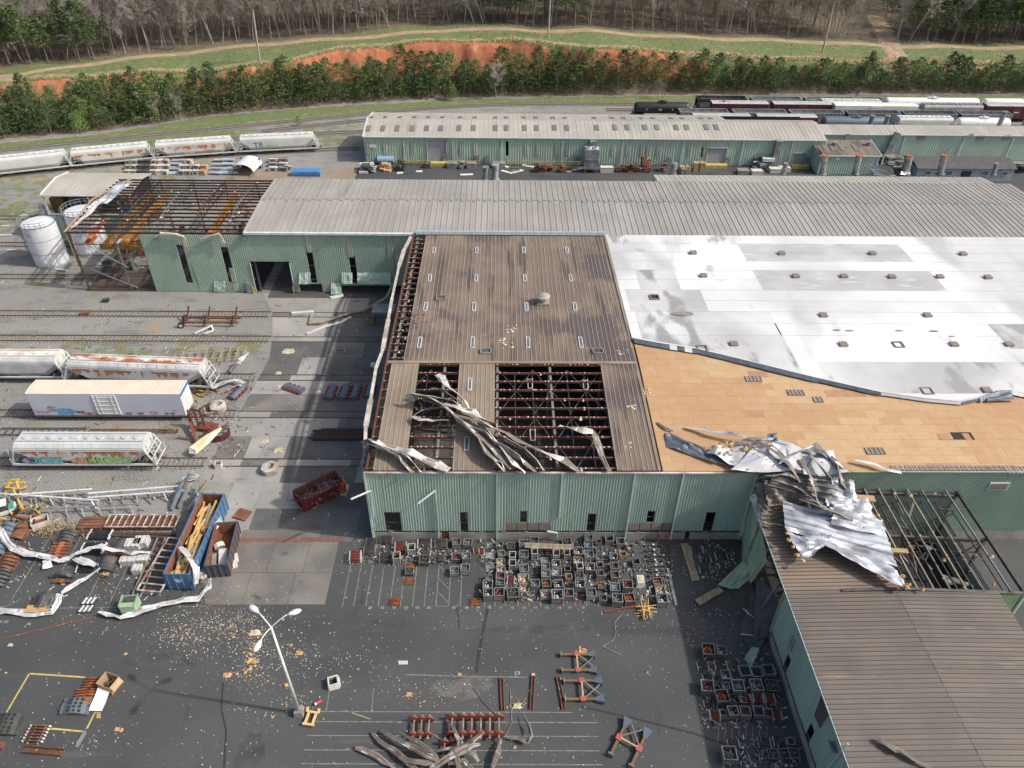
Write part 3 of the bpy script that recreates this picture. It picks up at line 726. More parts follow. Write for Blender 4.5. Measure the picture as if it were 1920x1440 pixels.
# ---- white membrane
cpx=[(1150,630),(1187,642),(1240,652),(1310,663),(1400,685),(1530,715),(1650,740),(1740,752),(1800,757),(1835,750),(1870,738),(1895,737),(1920,742),(2100,748)]
cq=[G(x,y,11.7) for x,y in cpx];ccx=[v.x for v in cq];ccy=[v.y for v in cq]
def fr(x):return float(np.interp(x,ccx,ccy))
rows=[114.35-3.06*k for k in range(16)]
greys=[((1385,462),(1715,493)),((1410,508),(1770,541)),((1190,592),(1500,700)),((1170,540),(1330,590)),((1540,703),(2100,742)),((1850,614),(2100,650)),((1133,447),(1210,462)),((1190,507),(1275,540))]
gw=[]
for (a,c) in greys:
    A=G(a[0],a[1],11.6);B=G(c[0],c[1],11.6);gw.append((A.x,B.x+(1 if c[0]>2000 else 0),B.y,A.y))
halfg=mat('membrane_dirty',(.60,.60,.59),(.42,.42,.415),.10,.5,stain=[(.2,.54,(.30,.295,.29),(1.4,.6,1))],rnd=.05)
membs={0:memb,1:membg,2:halfg}
for k in range(len(rows)-1):
    y1,y0=rows[k],rows[k+1];ym=(y0+y1)/2
    xcuts={XB+.25,95.0}
    for i,g in enumerate(gw):
        if g[2]-.6<ym<g[3]+.6:xcuts |= {max(g[0],XB+.25),min(g[1],94.)}
    if k%2:xcuts |= {XB+20+R2.uniform(-4,4),XB+48+R2.uniform(-4,4)}
    else:xcuts |= {XB+33+R2.uniform(-5,5),XB+60}
    xc=sorted(xcuts)
    for i in range(len(xc)-1):
        xa,xb=xc[i],xc[i+1]
        if xb-xa<.5:continue
        xm=(xa+xb)/2;mm=0
        for gi,g in enumerate(gw):
            if g[2]-.6<ym<g[3]+.6 and g[0]-.1<=xm<=g[1]+.1:mm=2 if gi>=2 else 1
        n=max(1,int((xb-xa)/1.0));top=[]
        lst=[xa+(xb-xa)*j/n for j in range(n+1)];lo_=[max(y0,fr(x)) for x in lst]
        b=MB();z0=.10+.012*k
        for j in range(n):
            if lo_[j]>=y1-.02 and lo_[j+1]>=y1-.02:continue
            q=[(lst[j],min(lo_[j],y1-.01)),(lst[j+1],min(lo_[j+1],y1-.01)),(lst[j+1],y1),(lst[j],y1)]
            vs=[(x,y,zroof(y)+z0+(.05 if y<y1-.1 else 0)*0) for x,y in q]+[(x,y,zroof(y)+z0-.03) for x,y in q]
            b.add(vs,[(0,1,2,3),(7,6,5,4),(0,4,5,1)]+([(0,3,7,4)] if j==0 else []))
        if b.v:b.build('membrane_strip',membs[mm],hall,True)
        # welded lap line
        if i==0 and y1<114 and b.v:
            xs0=XB+.3;
            seg=[x for x in np.arange(xs0,94,1.) if fr(x)<y1-.05]
            if seg:
                c=MB();c.box(((seg[0]+94)/2,y1,zroof(y1)+z0+.012),(94-seg[0],.07,.02));c.build('lap_seam',membg,hall,True)
# rolled back edge of the membrane, dark underside up
b=MB()
for i in range(len(cq)-1):
    if cq[i].x<XB-1 or cq[i].x>90:continue
    n=5
    for k in range(n):
        a=cq[i].lerp(cq[i+1],k/n);c=cq[i].lerp(cq[i+1],(k+1)/n)
        t_=(i+k/n);w=1.15 if i<5 else (.7 if i<6 else (.32 if i<9 else .9));w2=w*R2.uniform(.85,1.1)
        az,cz=zroof(a.y)+.18,zroof(c.y)+.18
        mi=0 if (i<6 or 8<=i<=10) else 1
        if i in (2,):mi=k%2
        b.add([(a.x,a.y-w/2,az),(c.x,c.y-w2/2,cz),(c.x,c.y,cz+.32),(a.x,a.y,az+.32),(c.x,c.y+w2*.45,cz),(a.x,a.y+w*.45,az)],[(0,1,2,3),(3,2,4,5)],mi)
b.build('rolled_membrane_edge',[membu,memb],hall,True)
b=MB()
for i in range(len(cq)-1):
    if cq[i].x<XB-1 or cq[i].x>90:continue
    a,c=cq[i],cq[i+1];b.add([(a.x,a.y+.3,zroof(a.y)+.36),(c.x,c.y+.3,zroof(c.y)+.36),(c.x,c.y+.85,zroof(c.y)+.2),(a.x,a.y+.85,zroof(a.y)+.2)],[(0,1,2,3)])
b.build('membrane_fold',memb,hall,True)
# roof curbs on the membrane
curb=[(1300,474),(1466,475),(1636,475),(1806,476),(1319,518),(1492,519),(1582,519),(1672,520),(1762,520),(1852,521),(1543,594),(1738,594),(1375,649),(1580,650),(1787,650),(1890,650),(1849,733)]
curbm=mat('curb_brown',(.25,.205,.16),(.19,.16,.13),2,.6);curbl=mat('curb_side',(.44,.42,.38),None,1,.6)
for px,py in curb:
    q=G(px,py,11.8);z=zroof(q.y)+.1;b=MB();b.box((q.x,q.y,z+.18),(.9,.9,.28),mi=1);b.box((q.x,q.y,z+.33),(1.02,1.02,.10));b.build('roof_curb',[curbm,curbl],hall,True)
for px,py in ((1227,559),(1316,657),(1683,650),(1738,734)):
    q=G(px,py,11.8);z=zroof(q.y)+.12;b=MB()
    for s in (-1,1):b.box((q.x+s*.6,q.y,z+.1),(.15,1.3,.3),mi=1);b.box((q.x,q.y+s*.6,z+.1),(1.05,.15,.3),mi=1)
    b.box((q.x,q.y,z+.03),(1.06,1.06,.05));b.build('open_curb',[dark,curbm],hall,True)
for px,py,s in ((1279,591,2.3),(1568,622,.8),(1592,623,.9),(1685,623,.8),(1750,624,1.0),(1784,634,.6)):
    q=G(px,py,11.8);b=MB();b.add([(q.x+math.cos(t)*s*.7,q.y+math.sin(t)*s*.22*R2.uniform(.7,1.2),zroof(q.y)+.30) for t in np.linspace(0,5.8,11)],[tuple(range(11))]);b.build('puddle_stain',mat('puddle',(.20,.20,.15),(.3,.29,.24),2,.4) if s==2.3 else bpy.data.materials['puddle'],hall,True)
# ---- wood deck boards
nb_=0;restb=[MB() for _ in wood]
cand=[]
bw,bh=2.44,1.22
yy=58.95;r=0
while yy<82:
    xx=XB+.45-(r%2)*1.22
    while xx<86:
        x0,x1=max(xx,XB+.45),xx+bw
        if x1-x0>.3:
            f_=min(fr(x0),fr(x1),fr((x0+x1)/2))
            if yy<f_+.6:cand.append((x0,x1,yy,min(yy+bh,82)))
        xx+=bw
    yy+=bh;r+=1
cand.sort(key=lambda c:(c[2]-0)**2+((c[0]))**2)
def tone(x,y):
    v=math.sin(x*.16+y*.21)+math.sin(x*.07-y*.35+2)+R2.uniform(-.45,.45)
    if R2.random()<.02:return 3
    if x<26+R2.uniform(-2,2):return 1 if v<.8 else 0
    if y>70 and x>33:return 2 if v>-.9 else 0
    return 0 if v<.2 else (1 if v<.9 else 2)
holes=[G(*p,11.2) for p in ((1788,818),)]
grids=[(1412,716,1.9),(1491,740,1.9),(1533,752,1.0),(1642,843,2.0),(1912,877,2.6)]
for i,(x0,x1,y0,y1) in enumerate(cand):
    if any(x0-.05<h.x<x1+.05 and y0-.05<h.y<y1+.05 for h in holes):continue
    k=tone((x0+x1)/2,(y0+y1)/2);z0=-.02+R2.uniform(-.008,.008)
    tb=MB() if i<290 else restb[k];g=.007
    a,c=zroof(y0+g)+z0,zroof(y1-g)+z0
    tb.add([(x0+g,y0+g,a),(x1-g,y0+g,a),(x1-g,y1-g,c),(x0+g,y1-g,c),(x0+g,y0+g,a-.04),(x1-g,y0+g,a-.04),(x1-g,y1-g,c-.04),(x0+g,y1-g,c-.04)],[(0,1,2,3),(0,4,5,1),(1,5,6,2),(2,6,7,3),(3,7,4,0)])
    if i<290:tb.build('deck_board',wood[k],hall,True)
for k,tb in enumerate(restb):
    if tb.v:tb.build('deck_boards',wood[k],hall,True,kind='stuff')
b=MB()
for x0,x1 in ((XB+.4,92),):b.add([(x0,58.9,10.80),(x1,58.9,10.80),(x1,82,zroof(82)-.1),(x0,82,zroof(82)-.1)],[(0,1,2,3)])
b.build('deck_underlay',wood[3],hall,True)
for px,py,w_ in grids:
    q=G(px,py,11.3);z=zroof(q.y)+.03;n=max(2,int(w_/.42))
    b=MB();b.box((q.x,q.y,z),(w_,1.1,.04),mi=0)
    for k in range(n+1):b.box((q.x-w_/2+k*w_/n,q.y,z+.05),(.07,1.1,.08),mi=1)
    b.build('roof_light_grid',[louv,gutter],hall,True)
for x in np.arange(43.5,56,1.55):
    b=MB();z=zroof(59.5)+.03;b.box((x,59.35,z),(1.3,.75,.05));b.box((x+.68,59.35,z+.03),(.12,.8,.09),mi=1);b.box((x,59.35,z+.03),(.06,.8,.07),mi=1);b.build('eave_light',[louv,gutter],hall,True)
b=MB();q=holes[0];b.box((q.x,q.y,zroof(q.y)-.07),(2.4,1.2,.05));b.box((q.x-1.1,q.y,zroof(q.y)-.01),(1.4,1.2,.04),mi=1);b.build('deck_hole',[dark,wood[3]],hall,True)
pole3(hall,'edge_trim',[(28,58.75,10.95),(60,58.75,10.95)],.14,greenold)
q=GY(1873,913,58.6);b=MB();b.box((q.x,FY-.1,q.z),(2.2,.12,1.1));b.box((q.x,FY-.17,q.z),(1.9,.05,.85),mi=1);b.build('wall_louver',[trim,louv],hall,True)
# ---- long building
LB=thing('long_building','long green building with grey ribbed roof directly behind the hall','building',(0,114.8,0))
LX0,LX1,LY0,LY1=-42.4,98,114.8,137.2;zr=11.95;yr=127
def lz(px,py):return GY(px,py,LY0).z
def lxx(px,py):return GY(px,py,LY0).x
opl=[]
X00=-59.9
def op(pa,ya_,pb,yb3):opl.append((lxx(pa,(ya_+yb3)/2)-X00,lxx(pb,(ya_+yb3)/2)-X00,max(.05,lz(pa,yb3)),lz(pa,ya_)))
op(475,490,548,551);op(579,472,590,530);op(657,480,668,530);op(340,459,352,530);op(421,463,434,528)
op(560,532,605,551);op(640,535,760,551)
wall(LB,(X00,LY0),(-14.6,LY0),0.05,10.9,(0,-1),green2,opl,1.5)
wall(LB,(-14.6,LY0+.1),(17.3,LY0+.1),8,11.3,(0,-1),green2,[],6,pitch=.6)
for pa,pb,y0_,y1_ in ((573,581,440,473),(650,660,440,482),(727,738,440,530),(432,441,502,528)):
    x0,x1=lxx(pa,(y0_+y1_)/2),lxx(pb,(y0_+y1_)/2);b=MB();corr_panel(b,(x0,LY0-.08),(x1,LY0-.08),lz(pa,y1_),lz(pa,y0_),(0,-1),.3);b.build('translucent_panel',fade,LB,True)
for pa,pb,y0_,y1_ in ((553,562,526,551),(604,640,528,549),(437,446,530,548)):
    x0,x1=lxx(pa,(y0_+y1_)/2),lxx(pb,(y0_+y1_)/2);b=MB();corr_panel(b,(x0,LY0-.05),(x1,LY0-.05),max(.1,lz(pa,y1_)),lz(pa,y0_),(0,-1),.3);b.build('loose_panel',fade,LB,True)
for pa,pb,y0_,y1_,dy in ((561,583,511,533,1.0),(641,661,511,532,.8),(670,733,511,533,1.1),(621,640,530,552,1.3),(402,424,527,549,.5)):
    A=GY(pa,y0_,LY0-.1);B=GY(pb,y0_,LY0-.1);Cc=GY(pb,y1_,LY0-dy);D=GY(pa,y1_,LY0-dy*.8);A.z=max(.3,A.z);Cc.z=max(.15,Cc.z);D.z=max(.15,D.z)
    crumple('bent_panel',(D,Cc,B,A),14,4,.25,[green,green2],parent=LB,ribs=6,axis=1,seed=pa)
for px,py in ((457,448),(618,448),(294,445),(455,445)):
    q=GY(px,py,LY0-.25);b=MB();b.box((q.x,q.y,q.z),(.7,.5,.28));b.build('wall_lamp',lsteel,LB,True)
q=GY(467,535,LY0-.2);b=MB();b.box((q.x,q.y-.1,1.1),(.9,.5,1.9));b.box((q.x,q.y-.37,1.2),(.06,.04,.3),mi=1);b.build('electric_cabinet',[lsteel,dsteel],LB,True)
for px in (478,552):q=G(px,548);b=MB();b.cyl((q.x,q.y-.4,0),(q.x,q.y-.4,1.3),.12,n=8);b.build('bollard',line_y,LB,True)
x0,x1=lxx(475,520),lxx(548,520)
for x in (x0,x1):b=MB();b.box((x,LY0-.1,2.9),(.12,.14,5.6));b.build('door_jamb',trim,LB,True)
b=MB();b.box(((LX0-14.3)/2,LY0-.25,11.35),(14.3*2-.3,.45,.35));b.build('eave_gutter',whitem,LB,True)
roof_strip(LB,LX0,LX1,(LY0-.3,11.42),(yr,zr),.98,greyroof,ribd,rh=.085,rw=.08)
roof_strip(LB,LX0,LX1,(yr-.05,zr+.03),(LY1,11.5),.98,greyroof,ribd,rh=.085,rw=.08)
b=MB()
for i in range(143):b.box((LX0+.49+i*.98,yr-.1+(.35 if i%2 else -.1),zr+.07),(.42,.9,.05))
b.build('ridge_cap_pieces',mat('ridge_piece',(.34,.315,.28),(.27,.245,.22),.6,.6),LB,True,kind='stuff')
b=MB();b.bar((LX0,LY0-.3,11.5),(LX0,yr,zr+.1),.25,.2);b.bar((LX0,yr,zr+.1),(LX0,LY1,11.55),.25,.2);b.build('rake_trim',ribd,LB,True)
b=MB();b.box(((-14.4+LX0)/2,LY1-.1,5.7),(28,.2,11));b.box((42,LY1-.1,5.7),(112,.2,11));b.build('rear_wall',green2,LB,True)
b=MB();b.box(((LX0-14)/2+29,LY0+9,.02),(82,22,.03));b.build('shop_floor',intfl,LB,True)
for x in (-41.9,-27.5,-21,-15.5):
    b=MB();b.box((x,LY0+.6,5.6),(.3,.3,11));b.build('column',dsteel,LB,True)
for z in (2.5,5.2,8):
    for g0,g1 in ((lxx(549,520),-15.2),)+(((-42.2,lxx(474,520)),) if z<6 else ((-42.2,lxx(549,520)),)):b=MB();b.box(((g0+g1)/2,LY0+.15,z),(g1-g0,.12,.18));b.build('girt',dsteel,LB,True)
# lean-to roofs along its rear
b=MB();b.box((40.5,147,4.3),(128-.6,.15,8.6));
roof_strip(LB,31.0,98,(LY1+.1,10.3),(146.6,9.0),1.0,farroof,ribd,rh=.05,rw=.05,name='lean_to_panel')
roof_strip(LB,-1.0,30.9,(LY1+.1,9.8),(143.0,9.1),1.0,greyroof,ribd,rh=.05,rw=.05,name='lean_to_panel')
b=MB();b.box((64.5,146.5,4.4),(67,.15,8.8));b.box((31.0,142,4.4),(.15,9,8.8));b.box((14.9,142.8,4.4),(31.6,.15,8.8));b.build('lean_to_wall',green2,LB,True)
b=MB();b.add([(30.9,137.3,10.5),(30.9,146.6,9.1),(30.9,146.6,8.4),(30.9,137.3,9.5)],[(0,1,2,3)]);b.build('lean_to_rake',trim,LB,True)
# exhaust stacks
def stack(pb,pt,r,zb,rim,lbl,tilt=None):
    base=G(pb[0],pb[1],zb);top=GY(pt[0],pt[1],base.y);L_=top.z-base.z
    t=thing('exhaust_stack',lbl,'exhaust stack',base,0,'steel exhaust stacks behind the long grey roof')
    b=MB();b.cyl((0,0,0),(top.x-base.x,0,L_),r,r,n=16,caps=False);b.build('pipe',lsteel,t,smooth=True)
    b=MB();b.cyl((0,0,.0),(0,0,.25),r*1.5,n=8);b.build('base_collar',lsteel,t)
    b=MB();b.cyl((top.x-base.x,0,L_-.15),(top.x-base.x,0,L_+.02),r*1.08,n=16);b.build('rim',orangec if rim else lsteel,t)
    b=MB();k=.7;b.cyl(((top.x-base.x)*k,0,L_*k),((top.x-base.x)*k,0,L_*k+.18),r*1.1,n=16);b.build('band',steel,t)
ZS=8.8
for pb,pt,r,rim,l in (((910,338),(911,313),.75,0,'left one of the pair of plain grey stacks at left of the long roof'),((928,338),(929,309),.85,0,'right one of the pair of plain grey stacks at left of the long roof'),
    ((1261,327),(1266,306),.7,0,'short plain grey stack at the left end of the lean-to roof'),((1468,327),(1474,306),.55,0,'slim grey stack between lean-to end and small brown-roofed shed'),((1541,327),(1547,291),.75,1,'rusty rimmed stack in front of the left corner of the small brown-roofed shed'),
    ((1603,327),(1611,291),.75,1,'rusty rimmed stack in front of the right part of the small brown-roofed shed'),((1698,327),(1706,291),.8,1,'rusty rimmed stack at the left end of the grey site office'),
    ((1762,327),(1771,291),.8,1,'rusty rimmed stack over the middle of the grey site office'),((1862,328),(1869,306),.5,0,'thin grey stack near the right end of the grey site office')):
    stack(pb,pt,r*.82,ZS,rim,l)
# ---- stripped steel frame bay at the left end
SF=thing('steel_frame_building','roofless rusty steel frame bay at the left end of the long building','building',(-57,115,0))
fx0,fx1=-72.0,-42.5
for i in range(17):
    y=115.1+i*1.375;z=11.1 if y<127 else 11.1;z=11.0+.6*(1-abs(y-126.5)/11.5)
    b=MB();b.box(((fx0+fx1)/2,y,z),(fx1-fx0,.15,.3));b.build('purlin',mat('burnt_purlin',(.07,.036,.03),(.04,.03,.027),1,.8,fine=.2) if i==0 else bpy.data.materials['burnt_purlin'],SF,True)
for k,x in enumerate((-71.6,-64.3,-58.2,-52.2,-46.2)):
    for s,(ya,yb4) in enumerate(((115.2,126.5),(126.5,137.3))):
        z0,z1=10.75+(.8 if s else 0),10.75+(0 if s else .8)
        b=MB();b.bar((x,ya,z0),(x,yb4,z1),.22,.3);b.bar((x,ya,z0-1.5),(x,yb4,z1-1.5),.18,.2)
        for q in range(8):
            t0,t1=q/8,(q+1)/8;y0,y1=ya+(yb4-ya)*t0,ya+(yb4-ya)*t1;a0,a1=z0+(z1-z0)*t0,z0+(z1-z0)*t1
            b.bar((x,y0,a0-(0 if q%2 else 1.5)),(x,y1,a1-(1.5 if q%2 else 0)),.09)
        b.build('truss',dsteel if k%2 else steel,SF,True)
    for y in (115.2,137.2):
        b=MB();
        for s in (-.35,.35):b.bar((x,y+s*.3,0),(x,y+s*.3,10.9),.2,.14)
        for q in range(9):b.bar((x,y-.12,q*1.2),(x,y+.12,q*1.2+1.2),.07)
        if k<2 or y>130:b.build('column',steel if k else dsteel,SF,True)
for z in (.3,1.6,3.3,4.9,6.9,8.9):
    b=MB();b.bar((fx0,115.05,z),(-60,115.05,z),.08,.14);b.build('girt',mat('girt',(.13,.075,.055),None,1,.8) if z==.3 else bpy.data.materials['girt'],SF,True)
for a,c in (((-71,115.0,10.2),(-63.5,115.0,4.5)),((-70,115.0,4.2),(-63,115.0,.6)),((-64.6,121,4.2),(-68.8,118,.5))):
    b=MB();b.bar(a,c,.12);b.build('diagonal_brace',lsteel,SF,True)
b=MB();b.box((-57,126,.015),(30.5,22.5,.03));b.build('floor_slab',mat('brown_floor',(.12,.09,.072),(.07,.058,.05),.5,.9),SF,True)
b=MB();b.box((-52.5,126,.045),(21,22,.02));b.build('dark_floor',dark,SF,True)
for k in range(34):
    x,y=R2.uniform(-71,-45),R2.uniform(117,135);b=MB();b.box((x,y,R2.uniform(.4,2.5)),(R2.uniform(.6,2.6),R2.uniform(.6,2),R2.uniform(.4,1.8)),R2.uniform(0,1));b.build('shop_clutter',[rust,dsteel,plank,sootg][k%4],SF,True)
for k in range(16):
    y=116.5+R2.uniform(0,19);x=R2.choice([-70,-68.5,-61.5,-48,-46]);b=MB();b.box((x+R2.uniform(-.5,.5),y,8.9+R2.uniform(-.6,1)),(R2.uniform(.5,1.3),R2.uniform(1.5,4),.1),ry=R2.uniform(-.3,.3));b.build('rusted_decking',[orangec,rust][k%2],SF,True)
for x,m in ((-66.5,crane),(-63.7,crane),(-50.3,crane)):
    b=MB();b.bar((x,116.5,8.3),(x,136.5,8.3),.75 if x>-52 else .9,1.0);b.build('crane_girder',m,SF,True)
b=MB();b.box((-65.0,118,6.9),(7.5,.5,.8));b.box((-65,121,7.0),(6.8,2.2,.12));
for k in range(8):b.bar((-68.4+k*.95,117.7,6.6),(-68.4+k*.95,117.7,7.8),.06)
b.bar((-68.6,117.7,7.8),(-61.6,117.7,7.8),.07);b.build('crane_walkway',crane,SF,True)
b=MB();b.box((-65.6,118.6,7.4),(1.4,1.1,.8),rz=.5);b.build('crane_trolley',whitem,SF,True)
b=MB()
for k in range(34):blob(b,(R2.uniform(-71,-44),R2.uniform(116,136),11.6),R2.uniform(.10,.22))
b.build('insulation_shreds',paperw,SF,True,kind='stuff')
for k in range(110):
    x,y=R2.uniform(-70,-44),R2.uniform(117,136);a=R2.uniform(0,3.1);l=R2.uniform(1.2,4);z=R2.uniform(2,9.5)
    b=MB();b.bar((x,y,z),(x+math.cos(a)*l,y+math.sin(a)*l,z+R2.uniform(-1,1)),.10);b.build('hanging_conduit',[steel,lsteel,rust][k%3],SF,True)
b=MB();b.bar((fx0-.1,115,11.1),(fx0-.1,126.5,11.9),.3,.15);b.bar((fx0-.1,126.5,11.9),(fx0+2.2,137.2,11.2),.3,.15);b.build('rake_board',mat('peeled_rake',(.42,.27,.17),None,1,.8),SF,True)
b=MB();b.box((-71.9,115.6,7.5),(.1,1.3,6));b.build('loose_sheet',cardboard,SF,True)
crumple('torn_rake_sheet',(G(125,435,11.2),G(150,418,11.6),G(200,372,12.2),G(178,378,12.2)),3,14,.35,[whiteback,tanback],parent=SF,seed=4)
crumple('torn_rake_sheet',(G(178,380,12),G(200,382,12),G(248,342,12.2),G(222,340,12.2)),4,10,.5,[silver,tanback],parent=SF,seed=9,ribs=3,axis=1)
for pts in ([(300,437),(330,439),(345,444),(349,462)],[(375,449),(395,442),(410,438),(420,457)]):
    b=MB()
    for i in range(3):b.bar(GY(*pts[i],LY0-.5),GY(*pts[i+1],LY0-.5),.45,.2)
    b.build('hanging_flashing',mat('flash_tan',(.45,.33,.24),(.6,.55,.48),2,.7) if pts[0][0]==300 else bpy.data.materials['flash_tan'],LB,True)
# ---- left shed
SH=thing('open_shed','small open sided shed with pale grey ribbed roof at the far left','building',(-82,130,0))
sh0=G(76,366,9.0);sx0,sx1,sy0,sy1=sh0.x,-69.5,sh0.y,145
roof_strip(SH,sx0,sx1,(sy0,9.0),((sy0+sy1)/2+1.5,9.6),.9,farroof,ribd,rh=.06,rw=.06);roof_strip(SH,sx0,sx1,((sy0+sy1)/2+1.5,9.62),(sy1+1,8.8),.9,farroof,ribd,rh=.06,rw=.06)
b=MB();b.bar((sx0-.1,sy0,9.05),(sx0-.1,(sy0+sy1)/2+1.5,9.7),.2,.25);b.bar((sx0-.1,(sy0+sy1)/2+1.5,9.7),(sx0-.1,sy1+1,8.9),.2,.25);b.box(((sx0+sx1)/2,sy0-.08,8.95),(sx1-sx0,.15,.22));b.build('roof_edge_trim',whitem,SH,True)
for x in (sx0+.2,sx0+8.6,sx1-.3):
    for y in (sy0+.1,sy1):b=MB();b.box((x,y,4.4),(.25,.25,8.8));b.build('column',trim,SH,True)
wall(SH,(sx0+.1,sy0),(sx1,sy0),0.05,5.1,(0,-1),green2,[],2.0);wall(SH,(sx0,sy1),(sx0,sy0),.05,5.1,(-1,0),green2,[],3.0)
b=MB();b.box(((sx0+sx1)/2,sy0-.02,5.2),(sx1-sx0,.2,.16));b.build('sill',trim,SH,True)
b=MB();b.box(((sx0+sx1)/2,sy1,4.4),(sx1-sx0,.1,8.6));b.build('rear_wall',slateb,SH,True)
for x,w_,m in ((-85.2,2.6,loading),(-81.8,2.0,slateb),(-79.4,1.2,slateb)):b=MB();b.box((x,sy0+3.5,5.5),(w_,2,3.4));b.build('machine',m,SH,True)
for x,m in ((-88.2,paperw),(-86.9,gutter)):b=MB();b.cyl((x,sy0+2,3.4),(x,sy0+2,6.1),.8,.5,n=10);b.build('hopper_bin',m,SH,True)
b=MB();b.bar((-81,sy0+.5,6),(-78.8,sy0+.2,5),.4);b.build('duct',whitem,SH,True)
b=MB();b.box((sx0+4.2,sy0-.12,4.7),(2.4,.05,.45));b.build('sign_board',trim,SH,True)
# ---- storage tanks
def storage_tank(loc,r,h,lbl,rail=True):
    t=thing('storage_tank',lbl,'storage tank',loc,0,'white storage tanks at the left')
    b=MB();b.cyl((0,0,0),(0,0,h),r,n=40,caps=False);b.build('shell',tank_w,t,smooth=True)
    b=MB();b.cyl((0,0,h),(0,0,h+.25),r,.3,n=40);b.build('lid',tank_w,t)
    for z in (h*.33,h*.66,h-.05,.12):b=MB();b.cyl((0,0,z),(0,0,z+.07),r+.03,n=40);b.build('band',lsteel,t)
    for a in (-1.0,-1.45):b=MB();d=Vector((math.cos(a),math.sin(a),0));b.cyl(d*(r-.05)+Vector((0,0,.9)),d*(r+.16)+Vector((0,0,.9)),.42,n=12);b.build('manhole',tank_w,t)
    b=MB();n=22
    for i in range(n):
        t0,t1=[2*math.pi*k/n+.5 for k in (i,i+1)]
        if i>17:continue
        for z in (.55,1.05):b.bar((math.cos(t0)*(r+.15),math.sin(t0)*(r+.15),h+z),(math.cos(t1)*(r+.15),math.sin(t1)*(r+.15),h+z),.07)
        b.bar((math.cos(t0)*(r+.15),math.sin(t0)*(r+.15),h),(math.cos(t0)*(r+.15),math.sin(t0)*(r+.15),h+1.1),.07)
    b.build('guard_rail',lsteel,t)
    b=MB();a=math.pi*1.12;x,y=math.cos(a)*(r+.35),math.sin(a)*(r+.35)
    for s in (-.25,.25):b.bar((x,y+s,.3),(x,y+s,h+1),.07)
    for k in range(int(h/.4)):b.bar((x,y-.25,.5+k*.4),(x,y+.25,.5+k*.4),.05)
    for k in range(6):
        for q in range(6):t0,t1=[a+1.2+(2*math.pi-2.4)*m/6 for m in (q,q+1)];b.bar((x+.0+math.cos(t0)*.45-.2,y+math.sin(t0)*.45,2.2+k*1.1),(x+math.cos(t1)*.45-.2,y+math.sin(t1)*.45,2.2+k*1.1),.05)
    b.build('ladder',lsteel,t)
    if rail:text('tank_mark','122',.7,steel,t,Matrix.Rotation(-.25,4,'Z')@ Matrix.Translation((0,-r-.03,h-1.3))@ Matrix.Rotation(math.pi/2,4,'X'))
q=G(97,491);storage_tank((q.x,q.y+.4,0),2.85,7.7,'white storage tank with ladder standing leftmost beside the open shed')
q=G(152,478);storage_tank((q.x+1.6,q.y+2.0,0),2.9,8.0,'white storage tank half hidden behind the corner of the steel frame bay',False)
# ---- far building
FB=thing('far_warehouse','long far warehouse with green walls, pale roof and two rows of roof lights','building',(0,175,0))
fxs=G(1345,213,6.2).x
roof_strip(FB,-32,fxs,(174.8,6.3),(183.5,7.7),1.0,farroof,ribd,rh=.05,rw=.05);roof_strip(FB,-32,fxs,(183.4,7.72),(192.5,6.3),1.0,farroof,ribd,rh=.05,rw=.05)
roof_strip(FB,fxs,77,(174.8,6.3),(183.5,7.7),1.0,farroof,ribd,rh=.05,rw=.05);roof_strip(FB,fxs,77,(183.4,7.72),(186.5,7.2),1.0,farroof,ribd,rh=.05,rw=.05)
b=MB();b.bar((-32.1,174.7,6.35),(-32.1,183.5,7.8),.25,.25);b.bar((-32.1,183.5,7.8),(-32.1,192.5,6.35),.25,.25);b.box((22.5,174.7,6.32),(109,.2,.22));b.build('eave_trim',trim,FB,True)
fo=[]
def fx(px,py):return GY(px,py,175).x
def fz(px,py):return max(.05,GY(px,py,175).z)
doors=((802,260.5,838,303),(1322,277,1358,308),(1483,287,1510,309))
for a,y0,c,y1 in doors:fo.append((fx(a,y1)+32,fx(c,y1)+32,.0,fz(a,y0)))
for a,y0,c,y1 in ((948,265,953,292),(1313,276,1318,294)):fo.append((fx(a,y1)+32,fx(c,y1)+32,fz(a,y1),fz(a,y0)))
wall(FB,(-32,175),(77,175),.05,6.25,(0,-1),green,fo,3.0,pitch=.55)
wall(FB,(-32,192),(-32,175),.05,6.3,(-1,0),green2,[],6,pitch=.6)
wall(FB,(77,175),(77,186),.05,6.3,(1,0),green2,[],6,pitch=.6)
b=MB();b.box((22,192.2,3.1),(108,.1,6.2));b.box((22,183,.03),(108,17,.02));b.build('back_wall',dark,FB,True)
for a,y0,c,y1 in doors:
    x0,x1=fx(a,y1),fx(c,y1);z1=fz(a,y0);b=MB();b.box(((x0+x1)/2,175.1,z1/2),(x1-x0,.1,z1));dd=b.build('roller_door',doorgrey,FB,True)
    b=MB()
    for x in (x0,x1):b.box((x,174.9,z1/2),(.18,.2,z1))
    b.box(((x0+x1)/2,174.9,z1),(x1-x0,.2,.18));b.build('door_frame',gutter,FB,True)
    b=MB();b.box(((x0+x1)/2,174.0,.35),(x1-x0+.6,1.6,.7));b.build('dock_ramp',line_y,FB,True)
for px in (756,848,940,1054,1168,1282,1395,1488):
    x=fx(px,262);b=MB();b.box((x,174.8,3.1),(.16,.16,6.1));b.build('downspout',trim,FB,True)
for px in (686,717,754,769,860,886,982,1004,1040,1060,1146,1173,1200,1212,1231,1289,1319):
    x=fx(px+4,275);b=MB();corr_panel(b,(x-.5,174.9),(x+.5,174.9),2.2,5.2,(0,-1),.5);b.build('translucent_panel',fade,FB,True)
def farsky(px,py,w_,l_):
    q=G(px,py,7.1);z=6.35+(q.y-174.8)*.161 if q.y<183.5 else 7.7-(q.y-183.5)*.155
    b=MB();b.box((q.x,q.y,z+.09),(w_,l_,.06),rx=.16 if q.y<183.5 else -.155);b.build('roof_light',fadesky,FB,True)
